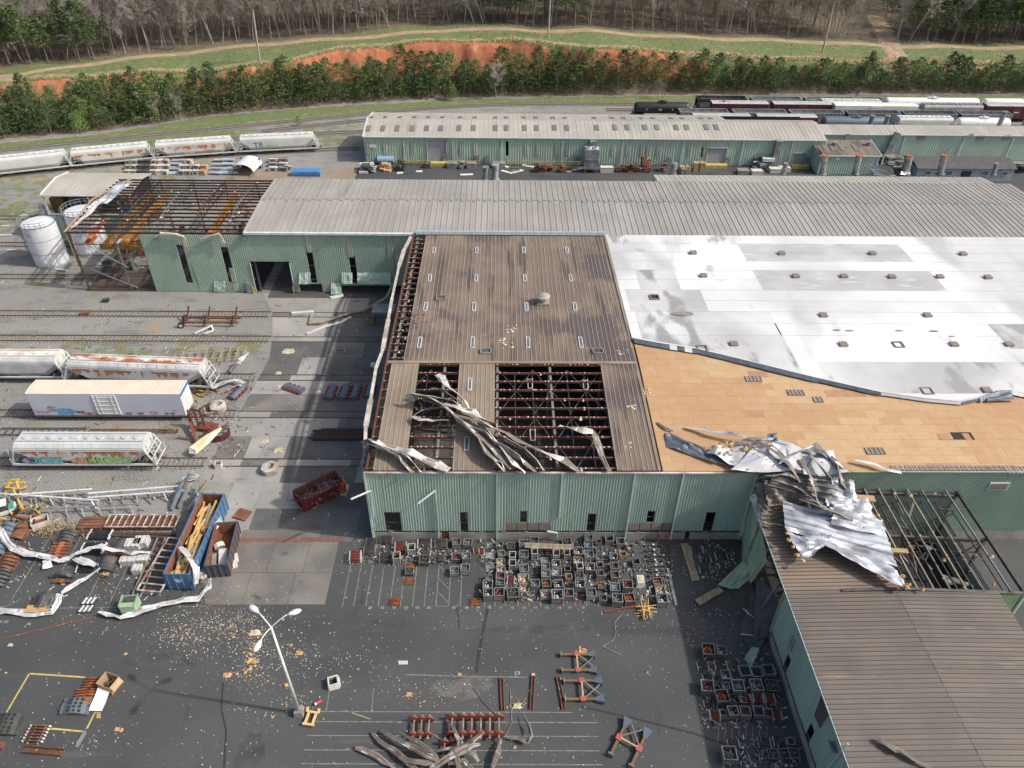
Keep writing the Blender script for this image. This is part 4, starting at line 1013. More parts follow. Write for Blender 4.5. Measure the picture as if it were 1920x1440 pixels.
for px in (691,718,745,773,800,827,861,888,929.5,949.5,984,1006,1040,1063,1119,1153,1175.5,1209,1231.5,1268,1287,1324,1343):farsky(px,240,1.0,2.6)
for px in (697,723,750,777,803,830,863,890,929,949,982,1004,1037,1059,1114,1147,1169,1202,1223,1258,1279,1314,1332):farsky(px,222,1.0,2.2)
b=MB();b.box((GY(699,274,174.8).x,174.8,GY(699,274,174.8).z),(1.6,.06,.7));b.build('sign_board',whitem,FB,True)
for px,y0,y1 in ((1108,265,310),(1450,265,300)):
    x=fx(px,y1);b=MB();b.box((x,174.2,(fz(px,y0)+1.2)/2+.4),(1.5,1.3,fz(px,y0)-1.0));b.build('wall_duct',lsteel,FB,True)
for px in (835,893,914,1083,1253,1363,1511):x=fx(px,300);b=MB();b.box((x,174.7,1.1),(1.1,.2,2.1));b.build('personnel_door',lsteel,FB,True)
F2=thing('far_warehouse','set back far warehouse at the right with plain green wall and pale roof','building',(120,180,0))
roof_strip(F2,77.2,175,(184.2,7.02),(187.6,5.4),1.0,farroof,ribd,rh=.05,rw=.05)
roof_strip(F2,77.2,175,(179.4,6.25),(184.3,7.0),1.0,farroof,ribd,rh=.05,rw=.05)
wall(F2,(77,179.6),(175,179.6),.05,6.15,(0,-1),green,[],3.0,pitch=.55)
b=MB();b.box((126,187.4,2.7),(98,.1,5.2));b.build('back_wall',green2,F2,True)
b=MB();b.box((126,179.3,6.2),(98,.2,.2));b.build('eave_trim',trim,F2,True)
for px in (1595,1705,1817,1910):x=GY(px-8,255,179.5).x;b=MB();b.box((x,179.4,3.0),(.16,.16,6.0));b.build('downspout',trim,F2,True)
for px in (1728,1839,1888):q=GY(px,258,179.4);b=MB();b.box((q.x,179.4,q.z),(1.7,.1,1.3));b.build('wall_vent',sootg,F2,True)
q=GY(1668,275,179);b=MB();b.bar((q.x+.8,178.8,7),(q.x-.4,178.8,1.5),1.4,.9);b.build('wall_duct',lsteel,F2,True)
for px in (1590,1822):q=GY(px,252,179);b=MB();b.box((q.x,178.9,q.z),(.8,.5,.3));b.build('wall_lamp',lsteel,F2,True)
for px in (1626,1654,1863,1908):
    q=G(px,227,7.0);zt=2.2 if px<1800 else 3.4;t=thing('exhaust_stack',{1626:'short dark stack on the far roof in front of the white hopper car, left one',1654:'short dark stack on the far roof in front of the white hopper car, right one',1863:'grey stack on the far roof in front of the white tank car',1908:'grey stack on the far roof at the right photo edge'}[px],'exhaust stack',(q.x,185,6.6),0,'stacks on the far roof')
    b=MB();b.cyl((0,0,0),(.1,0,zt),.55,n=12);b.build('pipe',slateb if px<1800 else lsteel,t);b=MB();b.cyl((.1,0,zt),(.1,0,zt+.2),.7,n=12);b.build('rim',steel,t)
# ---- near right wing
WG=thing('side_wing','near right wing with brown ribbed roof and a bare purlin bay','building',(38,45,0))
WX0,WX1,WRX=27.9,48.1,38.2
def zw(x):return 8.25+(8.5-8.25)*(x-WX0)/(WRX-WX0) if x<WRX else 8.5-(8.5-8.2)*(x-WRX)/(WX1-WRX)
wy=lambda px,py:GX(px,py,27.9)
opw=[]
def opx(py0,px0,py1,px1,z0,z1):
    a,c=GX(px0,py0,27.85),GX(px1,py1,27.85);return (45.6-max(a.y,c.y),45.6-min(a.y,c.y),z0,z1)
w1a,w1b=GX(1477,1240,27.85),GX(1466,1262,27.85)
opw=[]
for top,bot,in (((1478,1226),(1464,1264)),((1521,1356),(1504,1396))):
    T,B=GX(*top,27.85),GX(*bot,27.85);opw.append((45.6-T.y-.1,45.6-B.y+.6,min(T.z,B.z),max(T.z,B.z)))
wall(WG,(WX0,45.6),(WX0,8),1.3,8.2,(-1,0),green,opw,1.6)
b=MB();b.box((WX0+.12,26.8,.65),(.35,37.6,1.3));b.build('plinth',plinth,WG,True)
b=MB();b.box((WX0-.02,26.8,1.36),(.2,37.6,.14));b.build('sill_band',dsteel,WG,True)
wall(WG,(WX1,8),(WX1,45.2),0.05,8.1,(1,0),green2,[],3)
b=MB();q=GX(1540,1335,27.8);b.add([(27.78,q.y+.9,q.z+1.5),(27.78,q.y-.9,q.z+1.2),(27.78,q.y-.7,q.z-1.4),(27.78,q.y+.6,q.z-1.6)],[(0,1,2,3)]);b.build('shutter',shingle,WG,True)
q=GX(1484,1214,27.8)
for k in range(6):b=MB();b.box((27.76,q.y+.45*(k%2),q.z+.9-.55*(k//2)),(.06,.32,.42));b.build('patch_plate',plinth,WG,True)
for py,px in ((1400,1562),):q=GX(px,py,27.6);b=MB();b.box((27.5,q.y,q.z),(.7,.9,.2),ry=.5);b.build('wall_lamp',lsteel,WG,True)
pole3(WG,'conduit',[GX(1590,1395,27.75),GX(1553,1440,27.75)],.1,trim)
pole3(WG,'corner_trim',[(27.8,45.6,8.2),(27.8,45.6,.1)],.14,greenold)
pitch=.445;n=int((45.3-10)/pitch);offw=Vector(WG.location)
def wpanel(L_):
    b=MB();b.box((L_/2,pitch/2,-.02),(L_,pitch-.012,.04));b.box((L_/2,pitch*.5,.006),(L_,pitch*.14,.02));b.box((L_/2,0,.035),(L_,.055,.09),mi=1);return b
L1=math.hypot(WRX-WX0,.25);L2=math.hypot(WX1-WRX,.3)
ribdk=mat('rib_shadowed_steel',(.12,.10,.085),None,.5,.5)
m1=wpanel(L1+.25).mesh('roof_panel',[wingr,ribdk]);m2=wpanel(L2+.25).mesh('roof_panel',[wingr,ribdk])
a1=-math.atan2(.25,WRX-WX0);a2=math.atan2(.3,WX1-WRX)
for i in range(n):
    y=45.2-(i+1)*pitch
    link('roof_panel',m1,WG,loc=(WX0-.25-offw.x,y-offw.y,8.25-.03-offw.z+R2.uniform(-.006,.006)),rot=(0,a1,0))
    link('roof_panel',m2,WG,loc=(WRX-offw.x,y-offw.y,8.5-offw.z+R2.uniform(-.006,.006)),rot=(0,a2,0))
# surviving brown sheets over the damaged bay
i=0
y=45.22
bwing=mat('wing_roof_brown',(.25,.19,.14),(.20,.155,.115),.4,.6,rnd=.10,stain=[(.6,.64,(.12,.095,.075),(.3,2.5,1))])
while y<56.4:
    xe=39.2-(y-45.2)*.75;L_=max(2.5,xe-WX0);me_=wpanel(L_).mesh('roof_panel',[bwing,ribdk]);cur=max(0,y-53.5)
    link('roof_panel',me_,WG,loc=(WX0-.25+cur*.12-offw.x,y-offw.y,8.22+cur*.35-offw.z),rot=(0,a1*(1-cur*.15),cur*.03));y+=pitch
b=MB();b.bar((WX0-.28,8,8.12),(WX0-.28,56,8.12),.12,.14);b.build('eave_gutter',trim,WG,True)
# bare bay
BX1=51.0
for x,z in [(x,zw(x)) for x in np.arange(38.76,48.3,1.62)]+[(49.6,8.0)]:
    b=MB();z=zw(x) if x<48.1 else 8.15;b.box((x,52.2,z),(.12,14.2,.2));b.build('purlin',plank if int(x*3)%2 else steel,WG,True)
for y in (45.15,52.1,59-.6):
    b=MB();b.bar((28.3,y,7.6),(WRX,y,8.25),.25,.4);b.bar((WRX,y,8.25),(BX1,y,7.5),.25,.4);b.build('rafter',dsteel,WG,True)
    for x in (28.4,39,BX1-.2):b=MB();b.box((x,y,3.9),(.3,.3,7.6));b.build('column',steel,WG,True)
for z in (1.5,3.6,5.6):b=MB();b.box((BX1,52,z),(.12,13.6,.16));b.build('girt',dsteel,WG,True)
b=MB();b.bar((BX1+.05,45,7.9),(BX1+.05,58.8,7.9),.3,.35);b.build('eave_beam',dsteel,WG,True)
b=MB();b.bar((33,45.1,8.45),(WRX,45.1,8.7),.3,.12);b.bar((WRX,45.1,8.7),(BX1+.2,45.1,7.95),.3,.12);b.build('front_beam',dsteel,WG,True)
wall(WG,(WX1,45.0),(BX1,45.0),0.05,7.9,(0,-1),greenold,[],1.4)
b=MB();b.bar((BX1,44.9,7.9),(BX1,44.9,.1),.16);b.build('corner_trim',trim,WG,True)
wall(WG,(BX1,45.2),(BX1,58.6),.05,3.2,(1,0),green2,[],3)
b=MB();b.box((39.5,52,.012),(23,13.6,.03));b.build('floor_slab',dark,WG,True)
for x in np.arange(34.5,50,1.62):
    b=MB();b.box((x,52,6.3),(.1,13.4,.16));b.build('lower_purlin',dsteel,WG,True)
for k in range(70):
    x,y=R2.uniform(33,50),R2.uniform(46,58);a=R2.uniform(0,3.1);l=R2.uniform(1.2,5);z=R2.uniform(1.5,7)
    b=MB();b.bar((x,y,z),(x+math.cos(a)*l,y+math.sin(a)*l,z+R2.uniform(-2,2)),R2.choice([.08,.12,.2]));b.build('hanging_member',[dsteel,steel,dsteel,blackp][k%4],WG,True)
for k in range(9):
    x,y,z=R2.uniform(36,48),R2.uniform(47,57),R2.uniform(3,6);s=R2.uniform(.7,1.8)
    crumple('fallen_sheet',((x,y,z),(x+s*1.6,y+.3,z-.6),(x+s*1.4,y+s,z-1),(x-.2,y+s,z-.2)),6,4,.35,[steel,dsteel],parent=WG,ribs=3,seed=k)
b=MB()
for x in np.arange(38.76,48.3,1.62):
    y=45.5
    while y<59:
        if R2.random()<.5:blob(b,(x+R2.uniform(-.06,.06),y,zw(x)+.05),R2.uniform(.07,.17))
        y+=.5
for px,py in ((1676,925),(1707,928),(1752,925),(1700,1101),(1730,1106),(1862,1096),(1858,1043),(1828,1040),(1770,1050)):
    q=G(px,py,9);blob(b,q,.28,0,1)
b.build('insulation_shreds',insulo,WG,True,kind='stuff')
for a,c,w_ in (((1578,932),(1640,936),.9),((1672,1032),(1702,1034),.55)):
    A,B=G(*a,8.9),G(*c,8.9);b=MB();b.bar(A,B,w_,.2);b.build('loose_board',cardboard,WG,True)
# remains of the side wall beside the corner
crumple('leaning_wall_sheet',((28.3,58.7,.1),(27.6,54.0,.1),(27.3,54.2,7.8),(28.2,58.7,10.2)),12,8,.35,[green2,green2],ribs=10,axis=1,parent=WG,seed=3)
crumple('leaning_wall_sheet',((27.5,54.5,1.5),(27.0,50.8,2.2),(27.9,50.6,6.0),(27.8,54.3,8.0)),10,6,.3,[greenold,green2],ribs=8,axis=1,parent=WG,seed=5)
crumple('folded_sheet',(G(1405,930,9),G(1418,925,9.2),G(1452,1000,8),G(1436,1020,6.6)),4,14,.3,[whiteback,steel],ribs=12,axis=0,parent=WG,seed=6)
for a,c in (((27.5,53,0),(28,51,8)),((27.2,48,.2),(28.2,47.2,8)),((28,50,.2),(27.9,45.9,7.8))):b=MB();b.bar(a,c,.18);b.build('bent_post',steel,WG,True)
crumple('hanging_cloth',(G(1412,1205,.3),G(1448,1190,.6),G(1462,1130,4),G(1420,1075,3)),6,10,.5,[shingle,shingle],parent=WG,seed=8)
crumple('curled_sheet',(G(1395,1235,.2),G(1410,1252,.2),G(1424,1215,1.6),G(1410,1213,1.6)),8,4,.15,[greenold,greenold],ribs=4,axis=0,parent=WG,seed=2)
# silver and brown sheets peeled over the bay roof
def P(px,py,z):return G(px,py,z)
crumple('peeled_roof_sheet',(P(1467,943,9.6),P(1652,978,10.1),P(1684,1068,9.5),P(1474,998,9.5)),16,30,.6,[silver,tanback],ribs=6,ribh=.16,axis=0,seed=21,label='large buckled silver roof sheet with exposed ribs lying over the edge of the roofless bay',cat='roof sheet',group='peeled roof sheets over the roofless bay')
crumple('peeled_roof_sheet',(P(1472,990,9.6),P(1560,1003,10.2),P(1545,1025,9.8),P(1508,1055,9.4)),12,16,.6,[silver,tanback],ribs=4,ribh=.15,axis=0,seed=22,label='smaller crumpled silver sheet at the lower left corner of the big silver sheet',cat='roof sheet',group='peeled roof sheets over the roofless bay')
crumple('peeled_roof_sheet',(P(1528,1012,9.9),P(1660,1040,9.9),P(1702,1104,9.3),P(1690,1104,9.3)),18,12,.45,[silver,tanback],ribs=4,ribh=.15,axis=0,seed=23,label='long pointed silver sheet reaching down to the front beam of the roofless bay',cat='roof sheet',group='peeled roof sheets over the roofless bay')
crumple('peeled_roof_sheet',(P(1545,925,10.8),P(1590,928,10.6),P(1640,985,9.8),P(1555,965,10.2)),12,12,.5,[silver,tanback],ribs=4,ribh=.15,axis=0,seed=24,label='bent silver sheet standing up behind the largest silver sheet',cat='roof sheet',group='peeled roof sheets over the roofless bay')
crumple('peeled_roof_sheet',(P(1425,935,9.2),P(1500,940,9.4),P(1490,905,11.6),P(1415,905,10.4)),12,12,.35,[tanback,steel],ribs=7,ribh=.08,axis=0,seed=25,label='curled brown roof sheets rising at the left corner of the roofless bay',cat='roof sheet',group='peeled roof sheets over the roofless bay')
crumple('peeled_roof_sheet',(P(1440,910,11),P(1520,930,10.8),P(1530,905,11.6),P(1450,890,11.9)),12,10,.5,[tanback,steel],ribs=4,ribh=.15,axis=0,seed=26,label='arched brown roof sheet bridging the hall eave and the wing',cat='roof sheet',group='peeled roof sheets over the roofless bay')
b=MB()
for px,py in ((1476,1000),(1480,1012),(1487,1025),(1495,1040),(1505,1052),(1652,975),(1645,965),(1698,1100),(1703,1096),(1692,1080)):blob(b,P(px,py,9.6),.28,0,.8)
tag(b.build('insulation_clumps',insulo),kind='stuff')
for i,(c,am,k,l) in enumerate((
    (((1440,950,9.2),(1475,945,9.6),(1478,905,11.4),(1432,900,11.2)),.6,0,'brown sheet bulging up at the left of the heap'),
    (((1490,935,9.8),(1560,945,10.2),(1570,895,12.0),(1500,893,12.0)),.9,1,'dark crumpled sheets piled between hall eave and silver sheet'),
    (((1550,950,9.8),(1612,970,9.6),(1600,900,11.8),(1560,895,12.0)),.8,2,'streaked silver sheet draped from the hall eave toward the purlins'),
    (((1560,985,9.9),(1665,1010,9.7),(1625,935,10.6),(1560,940,10.8)),.6,2,'rear silver sheet standing over the largest one'),
    (((1412,930,8.9),(1440,965,8.9),(1455,915,10.2),(1420,895,10.6)),.5,0,'brown flap folded over the wing corner'))):
    crumple('peeled_roof_sheet',[P(*q) for q in c],14,14,am,[[tanback,steel,silver][k],[steel,tanback,tanback][k]],ribs=5,ribh=.18,axis=0,seed=120+i,jag=.04,label=l,cat='roof sheet',group='peeled roof sheets over the roofless bay')
ribbon('loose_strip',[(P(1645,1385,8.7),.1),(P(1680,1405,8.75),.2),(P(1712,1422,8.75),.15),(P(1750,1445,8.7),.1)],.7,'grey brown strip lying loose on the near wing roof','metal strip',top=tanback,bot=steel)
STR=[
 ([(1500,862,12.2,.2),(1520,895,12.4,.8),(1528,920,11.6,1.3),(1535,945,10.6,.6)],.9,'twisted grey strip hanging from the hall eave to the silver sheet, left one'),
 ([(1545,845,12.6,.4),(1570,875,12.3,1.1),(1580,905,11.8,.7),(1590,925,10.8,.2)],.8,'twisted brown strip draped over the hall eave above the bare purlins'),
 ([(1520,850,12.6,.1),(1543,880,12.6,.9),(1562,908,11.5,.3),(1575,925,10.6,-.4)],.9,'middle twisted strip among those draped over the hall eave'),
 ([(1420,900,10.4,1.0),(1450,893,11.8,.4),(1480,888,12.2,0),(1510,905,11.6,-.4)],1.1,'arched tan strip along the hall eave above the curled brown sheets'),
 ([(1465,905,11.5,.3),(1500,915,11.3,.6),(1540,948,10.6,.3),(1600,975,10.2,.2)],.8,'long thin brown strip crossing behind the big silver sheet'),
 ([(1500,935,10.5,.2),(1545,955,10.7,.7),(1590,968,10.2,.2),(1630,975,9.8,.1)],.7,'short grey strip lying on the upper edge of the big silver sheet'),
 ([(1420,975,8.6,1),(1440,982,8.8,.4),(1468,985,9.2,.1)],.5,'thin pale strip sticking out left of the big silver sheet'),
]
for pts,w_,l in STR:ribbon('torn_strip',[(P(a,c,z),r) for a,c,z,r in pts],w_,l,'metal strip',top=tanback,bot=silver,group='torn strips at the hall and wing corner')
# crumpled membrane heap on the wood deck
def heap(name,pts,z,amp,mats,lbl,seed,ribs=0):return crumple(name,[P(a,c,z) for a,c in pts],22,16,amp,mats,seed=seed,ribs=ribs,label=lbl,cat='membrane',group='crumpled membrane on the wood deck')
heap('membrane_heap',((1325,845),(1400,882),(1500,850),(1395,825)),11.9,.9,[memb,membu],'white crumpled membrane heap at left on the wood deck',31)
heap('membrane_heap',((1370,880),(1590,890),(1560,850),(1420,835)),12.0,1.1,[memb,membu],'largest white crumpled membrane heap along the hall eave',32)
heap('membrane_heap',((1440,850),(1500,885),(1530,850),(1455,815)),12.3,.9,[memb,membu],'upper white crumpled membrane heap below the roof light grid',33)
heap('membrane_heap',((1500,845),(1580,882),(1600,885),(1530,830)),12.2,.7,[steel,membu],'dark streaked membrane heap at the right end',34)
crumple('membrane_flap',[P(1246,806,11.3),P(1250,836,11.3),P(1345,868,11.4),P(1330,846,11.5)],14,6,.5,[membu,memb],seed=35,label='dark slate flap of torn membrane at the left end of the heap',cat='membrane',group='crumpled membrane on the wood deck')
crumple('membrane_flap',[P(1335,852,11.4),P(1330,862,11.3),P(1400,886,11.2),P(1400,876,11.4)],14,5,.3,[membu,memb],seed=36,label='dark slate strip of membrane running down to the hall eave',cat='membrane',group='crumpled membrane on the wood deck')
crumple('membrane_flap',[P(1438,815,12.4),P(1440,828,12.4),P(1460,828,12.6),P(1456,812,12.6)],8,5,.3,[membu,memb],seed=37,label='small dark flap on top of the white heap',cat='membrane',group='crumpled membrane on the wood deck')
crumple('membrane_flap',[P(1848,745,11.9),P(1852,752,11.9),P(1905,750,11.9),P(1893,735,12.0)],8,5,.3,[membu,memb],seed=38,label='dark folded flap of membrane edge near the right side of the photo',cat='membrane',group='crumpled membrane on the wood deck')
for pts,w_,l,tp in (([(1232,792,11.4,0),(1248,802,11.5,.3),(1262,808,11.4,.1)],.5,'short grey strip left of the dark membrane flap',steel),
    ([(1285,801,11.5,.2),(1335,810,11.9,.2),(1400,820,12.2,.3),(1450,822,12.6,.2)],.7,'pale bent strip above the white membrane heap',silver),
    ([(1602,862,11.5,.2),(1640,870,11.5,.1),(1690,886,11.3,.1)],.6,'white strip lying at the deck edge right of the heap',whiteback),
    ([(1400,822,12.4,.3),(1450,845,12.9,.8),(1478,868,12.7,.4),(1500,905,11.9,.6)],.9,'twisted brown strip crossing the white membrane heap',tanback),
    ([(1355,828,12.0,.1),(1420,826,12.5,.4),(1475,835,12.9,.9),(1478,860,12.7,.5)],.7,'grey strip arching over the upper white heap',steel),
    ([(1530,840,12.6,.3),(1555,858,12.5,.9),(1572,880,12.2,.4)],.8,'dark grey strip on the right end of the heap',steel),
    ([(1460,870,12.6,1),(1490,850,13.1,.5),(1525,835,12.8,.1)],.6,'silver strip rising across the middle of the heap',silver)):
    ribbon('torn_strip',[(P(a,c,z),r) for a,c,z,r in pts],w_,l,'metal strip',top=tp,bot=silver,group='torn strips on the membrane heap')
b=MB()
for k in range(26):blob(b,P(R2.uniform(1338,1410),R2.uniform(826,850),12.1),R2.uniform(.15,.35),0,.9)
tag(b.build('insulation_clumps',insulo),kind='stuff')
q=P(1208,734,11.4);b=MB();b.box((q.x,q.y,q.z),(.6,1.6,.2));tag(b.build('broken_skylight',whitem),'small white broken skylight frame on the deck edge','skylight')
# strips twisted over the brown hall roof
HS=[
 ([(820,702,12.2,.1),(838,724,12.6,.3),(860,742,12.8,.5),(882,772,12.4,.4)],.8,'pale tapering strip reaching up between the two roof holes',.8),
 ([(762,747,12.6,1.1),(785,742,13.2,.3),(830,758,13.0,.2),(870,790,12.6,.5),(925,838,12.2,.5),(960,880,11.6,.4)],1.15,'longest white and tan strip curling at its upper left end',1),
 ([(795,748,12.6,.2),(840,768,12.4,.5),(880,805,12.5,.5),(915,850,12.2,.6),(948,884,11.4,.3)],.9,'tan strip lying directly left of the longest strip',1),
 ([(770,740,12.4,.1),(812,744,12.8,.4),(850,752,12.8,.6),(868,765,12.4,.3)],.6,'short grey strip above the left roof hole',1),
 ([(808,728,12.8,.2),(830,732,13.0,.7),(858,750,12.6,.3),(866,764,12.2,.2)],.7,'short brown twisted strip at the top of the bundle',1),
 ([(832,757,12.6,.1),(870,768,12.9,.2),(900,784,12.6,.4),(930,800,12.3,.9),(985,845,12.0,.5),(1020,882,11.5,.3)],1.0,'white strip crossing from the middle roof strip into the large hole',1),
 ([(850,775,12.3,.2),(905,795,12.5,.7),(950,812,12.3,.3),(1010,846,12.0,.4),(1085,884,11.3,.2)],1.1,'long tan strip ending at the eave below the large hole',1),
 ([(880,800,12.5,.4),(930,830,12.3,.6),(975,858,11.9,.5),(1005,884,11.3,.3)],1.1,'broad tan strip in the middle of the bundle',1),
 ([(895,790,12.4,.9),(935,832,12.4,.6),(965,870,12.0,.2),(985,886,11.3,.2)],.7,'narrow strip under the middle of the bundle',1),
 ([(776,778,12.0,.2),(795,768,12.1,.2),(812,765,12.3,.6),(832,764,12.4,.2)],.4,'thin pale bent strip inside the left roof hole',1),
 ([(775,780,12.0,.1),(790,787,12.2,.1),(812,790,12.2,.3),(842,788,12.3,.5)],.75,'blunt white strip pointing left inside the left roof hole',1),
 ([(925,858,12.0,.6),(940,868,11.9,.9),(948,884,11.3,.3)],.7,'short silver tip at the eave by the middle strip',1),
 ([(1048,799,12.2,.1),(1080,805,12.4,.3),(1112,809,12.2,.1)],1.0,'flat white strip lying in the right part of the large hole',1),
 ([(1113,808,12.0,.1),(1122,832,11.8,.2),(1143,884,11.3,.1)],.7,'tan strip hanging toward the eave at the right edge of the large hole',1),
 ([(680,838,10.4,1.3),(684,828,11.6,.5),(705,828,12.2,.2),(745,842,12.0,.2),(790,858,11.7,.2),(842,882,11.3,.1)],1.1,'white strip curled over the left edge of the hall roof',1),
 ([(690,832,12.0,.4),(720,842,12.0,.6),(750,858,11.7,.5),(774,886,11.2,.3)],.8,'tan strip beneath the curled white strip at the left edge',1),
 ([(735,848,11.9,.3),(765,858,11.8,.7),(790,885,11.2,.2)],.6,'silver strip under the curled white strip',1),
 ([(1075,838,11.5,.2),(1090,860,11.6,.5),(1100,880,11.4,.2)],.4,'small dark strip near the eave in the large hole',1)]
HS=[h for h in HS if 'small dark' not in h[2]]
for pts,w_,l,k in HS:ribbon('torn_strip',[(P(a,c,z),r*1.5+.15) for a,c,z,r in pts],w_*1.4,l,'metal strip',top=(tanback if ('tan' in l or 'brown' in l) else whiteback),bot=(whiteback if 'tan' in l else tanback),fold=.1,group='torn roof strips twisted over the brown hall roof')
b=MB()
for px,py in ((672,890),(665,868),(680,850)):pass
ribbon('torn_strip',[(P(690,835,9.5),1.5),(P(680,860,5),1.2),(P(668,895,.6),1.0)],.9,'grey strip hanging down outside the left hall wall','metal strip',top=steel,bot=whiteback,group='torn roof strips twisted over the brown hall roof')
# specks of insulation on the brown roof
b=MB()
for k in range(2200):
    x,y=R2.uniform(-12,XB),R2.uniform(59.5,110)
    if y>77.8 or any(s[0]<x<s[1] for s in (sA,sB,sC)):
        if y>95 and R2.random()<.6:continue
        r=R2.uniform(.02,.05);blob(b,(x,y,zroof(y)+.03),r,0,.4)
for px,py in ((953,622),(966,618),(948,638),(955,650),(1168,660),(1185,760),(1180,828),(1215,735)):
    for k in range(7):q=P(px+R2.gauss(0,5),py+R2.gauss(0,6),11.8);blob(b,(q.x,q.y,zroof(q.y)+.05),R2.uniform(.08,.25),0,.5)
tag(b.build('insulation_specks',insul),kind='stuff')
b=MB()
for k in range(60):q=P(R2.gauss(778,14),R2.gauss(600,12),11.8);b.bar((q.x,q.y,zroof(q.y)+.1),(q.x+R2.uniform(-.5,.5),q.y+R2.uniform(-.5,.5),zroof(q.y)+.2),.05)
tag(b.build('twig_litter',bark),kind='stuff')
# the gutter peeled off the long building onto the apron
def gpipe(name,pts,r,m,lbl,cat,grp=None):
    Q=[Vector(p) for p in pts];base=Vector((Q[0].x,Q[0].y,0));b=MB()
    for i in range(len(Q)-1):b.bar(Q[i]-base,Q[i+1]-base,r,r*.8)
    o=b.build(name,m);o.location=base;return tag(o,lbl,cat,grp)
gpipe('fallen_gutter',[P(778,440,11),P(755,490,8),P(738,530,4),P(725,558,1.8),P(690,578,.5),P(640,592,.4),P(600,605,.5),P(580,607,.3),P(585,588,.2)],.34,mat('peeled_fascia',(.30,.23,.15),(.40,.33,.24),1,.7),'long brown fascia peeled off the long building and trailing over the apron','gutter')
gpipe('fallen_pipe',[P(575,626,.2),P(610,612,.3),P(640,604,.3),P(658,594,.5)],.3,whitem,'bent white pipe lying on the apron below the peeled brown fascia','pipe')
gpipe('fallen_board',[P(547,588,.2),P(588,585,.2)],.5,whitem,'white board lying left of the peeled brown fascia','board')
b=MB();b.box((0,0,.12),(2.3,.9,.12));o=b.build('fallen_board',whitem);o.location=P(632,557,0);o.rotation_euler=(0,0,.45);tag(o,'white board lying in front of the long building below the hanging sheets','board')
t=thing('canopy','grey metal canopy roof on posts beside the left hall wall','canopy',P(722,604,0))
b=MB();b.box((0,0,2.6),(3.6,2.6,.3));b.build('canopy_roof',lsteel,t)
for x in (-1.7,1.7):
    for y in (-1.2,1.2):b=MB();b.box((x,y,1.25),(.12,.12,2.5));b.build('post',steel,t)
t=thing('yellow_crate','small dirty yellow crate left of the grey canopy','crate',P(696,606,0));b=MB();b.box((0,0,.5),(1.2,1.0,1.0));b.build('crate_body',mat('dirty_yellow',(.30,.22,.08),(.2,.15,.08),2,.8),t);b=MB();b.box((-.2,.1,1.08),(.5,.4,.16));b.box((.3,-.2,1.06),(.3,.3,.12));b.build('contents',dsteel,t)
# ------------------------------------------------------------------ vegetation
RV=random.Random(3)
def pine_mesh(h,r,low,seed,n=1500):
    q=random.Random(seed);b=MB()
    lob=[(q.uniform(0,6.28),q.uniform(low,.95),q.uniform(.5,1)) for _ in range(9)]
    lean=(q.uniform(-.5,.5),q.uniform(-.5,.5));r *= q.uniform(.85,1.2);h *= q.uniform(.88,1.08)
    branches=[]
    for k in range(60):
        f=low+(1-low)*(k/60)**.85;z=h*f;a=k*2.4+q.uniform(-.5,.5)
        prof=math.sin(min(1,(1-f)/(1-low)*1.25)*math.pi*.52)**.65
        R=r*prof*q.uniform(.55,1.18)
        for la,lf,ls in lob:
            if abs(lf-f)<.12 and math.cos(a-la)>.4:R *= 1+.25*ls
        branches.append((z,a,R))
    per=n//60
    for z,a,R in branches:
        dx,dy=math.cos(a),math.sin(a);x0,y0=lean[0]*z/h,lean[1]*z/h
        for j in range(per):
            t=q.uniform(.25,1.0)**.6;s=.30*R*q.random()+.1
            cx,cy,cz=x0+dx*R*t+q.gauss(0,.22+.09*R),y0+dy*R*t+q.gauss(0,.22+.09*R),z+R*t*.28-R*t*t*.25+q.gauss(0,.16)
            L=q.uniform(.16,.34)*(1 if h<12 else 1.5);u=Vector((dx+q.gauss(0,.6),dy+q.gauss(0,.6),q.uniform(-.1,.9))).normalized();v=u.cross(Vector((q.gauss(0,1),q.gauss(0,1),q.gauss(0,1)))).normalized()*L*.42
            c=Vector((cx,cy,cz));b.add([c-u*L*.5-v*.5,c-u*L*.2+v,c+u*L,c-v],[(0,1,2,3)])
    return b
def trunk_mesh(h,r,seed,nb=18,low=.2):
    q=random.Random(seed);b=MB();p=Vector((0,0,-.5));k=5;pts=[p]
    for i in range(k):pts.append(Vector((q.uniform(-.12,.12)*i*.5,q.uniform(-.12,.12)*i*.5,h*(i+1)/k*.93)))
    for i in range(k):b.cyl(pts[i],pts[i+1],r*(1-i/k)+.02,r*(1-(i+1)/k)+.02,n=5,caps=False)
    for j in range(nb):
        f=low+(1-low)*j/nb;z=h*f*.93;a=j*2.4;L=q.uniform(.8,1.6)*(1-f)*1.6+.3;b.cyl((0,0,z),(math.cos(a)*L,math.sin(a)*L,z+L*.3),.045,.015,n=3,caps=False)
    return b
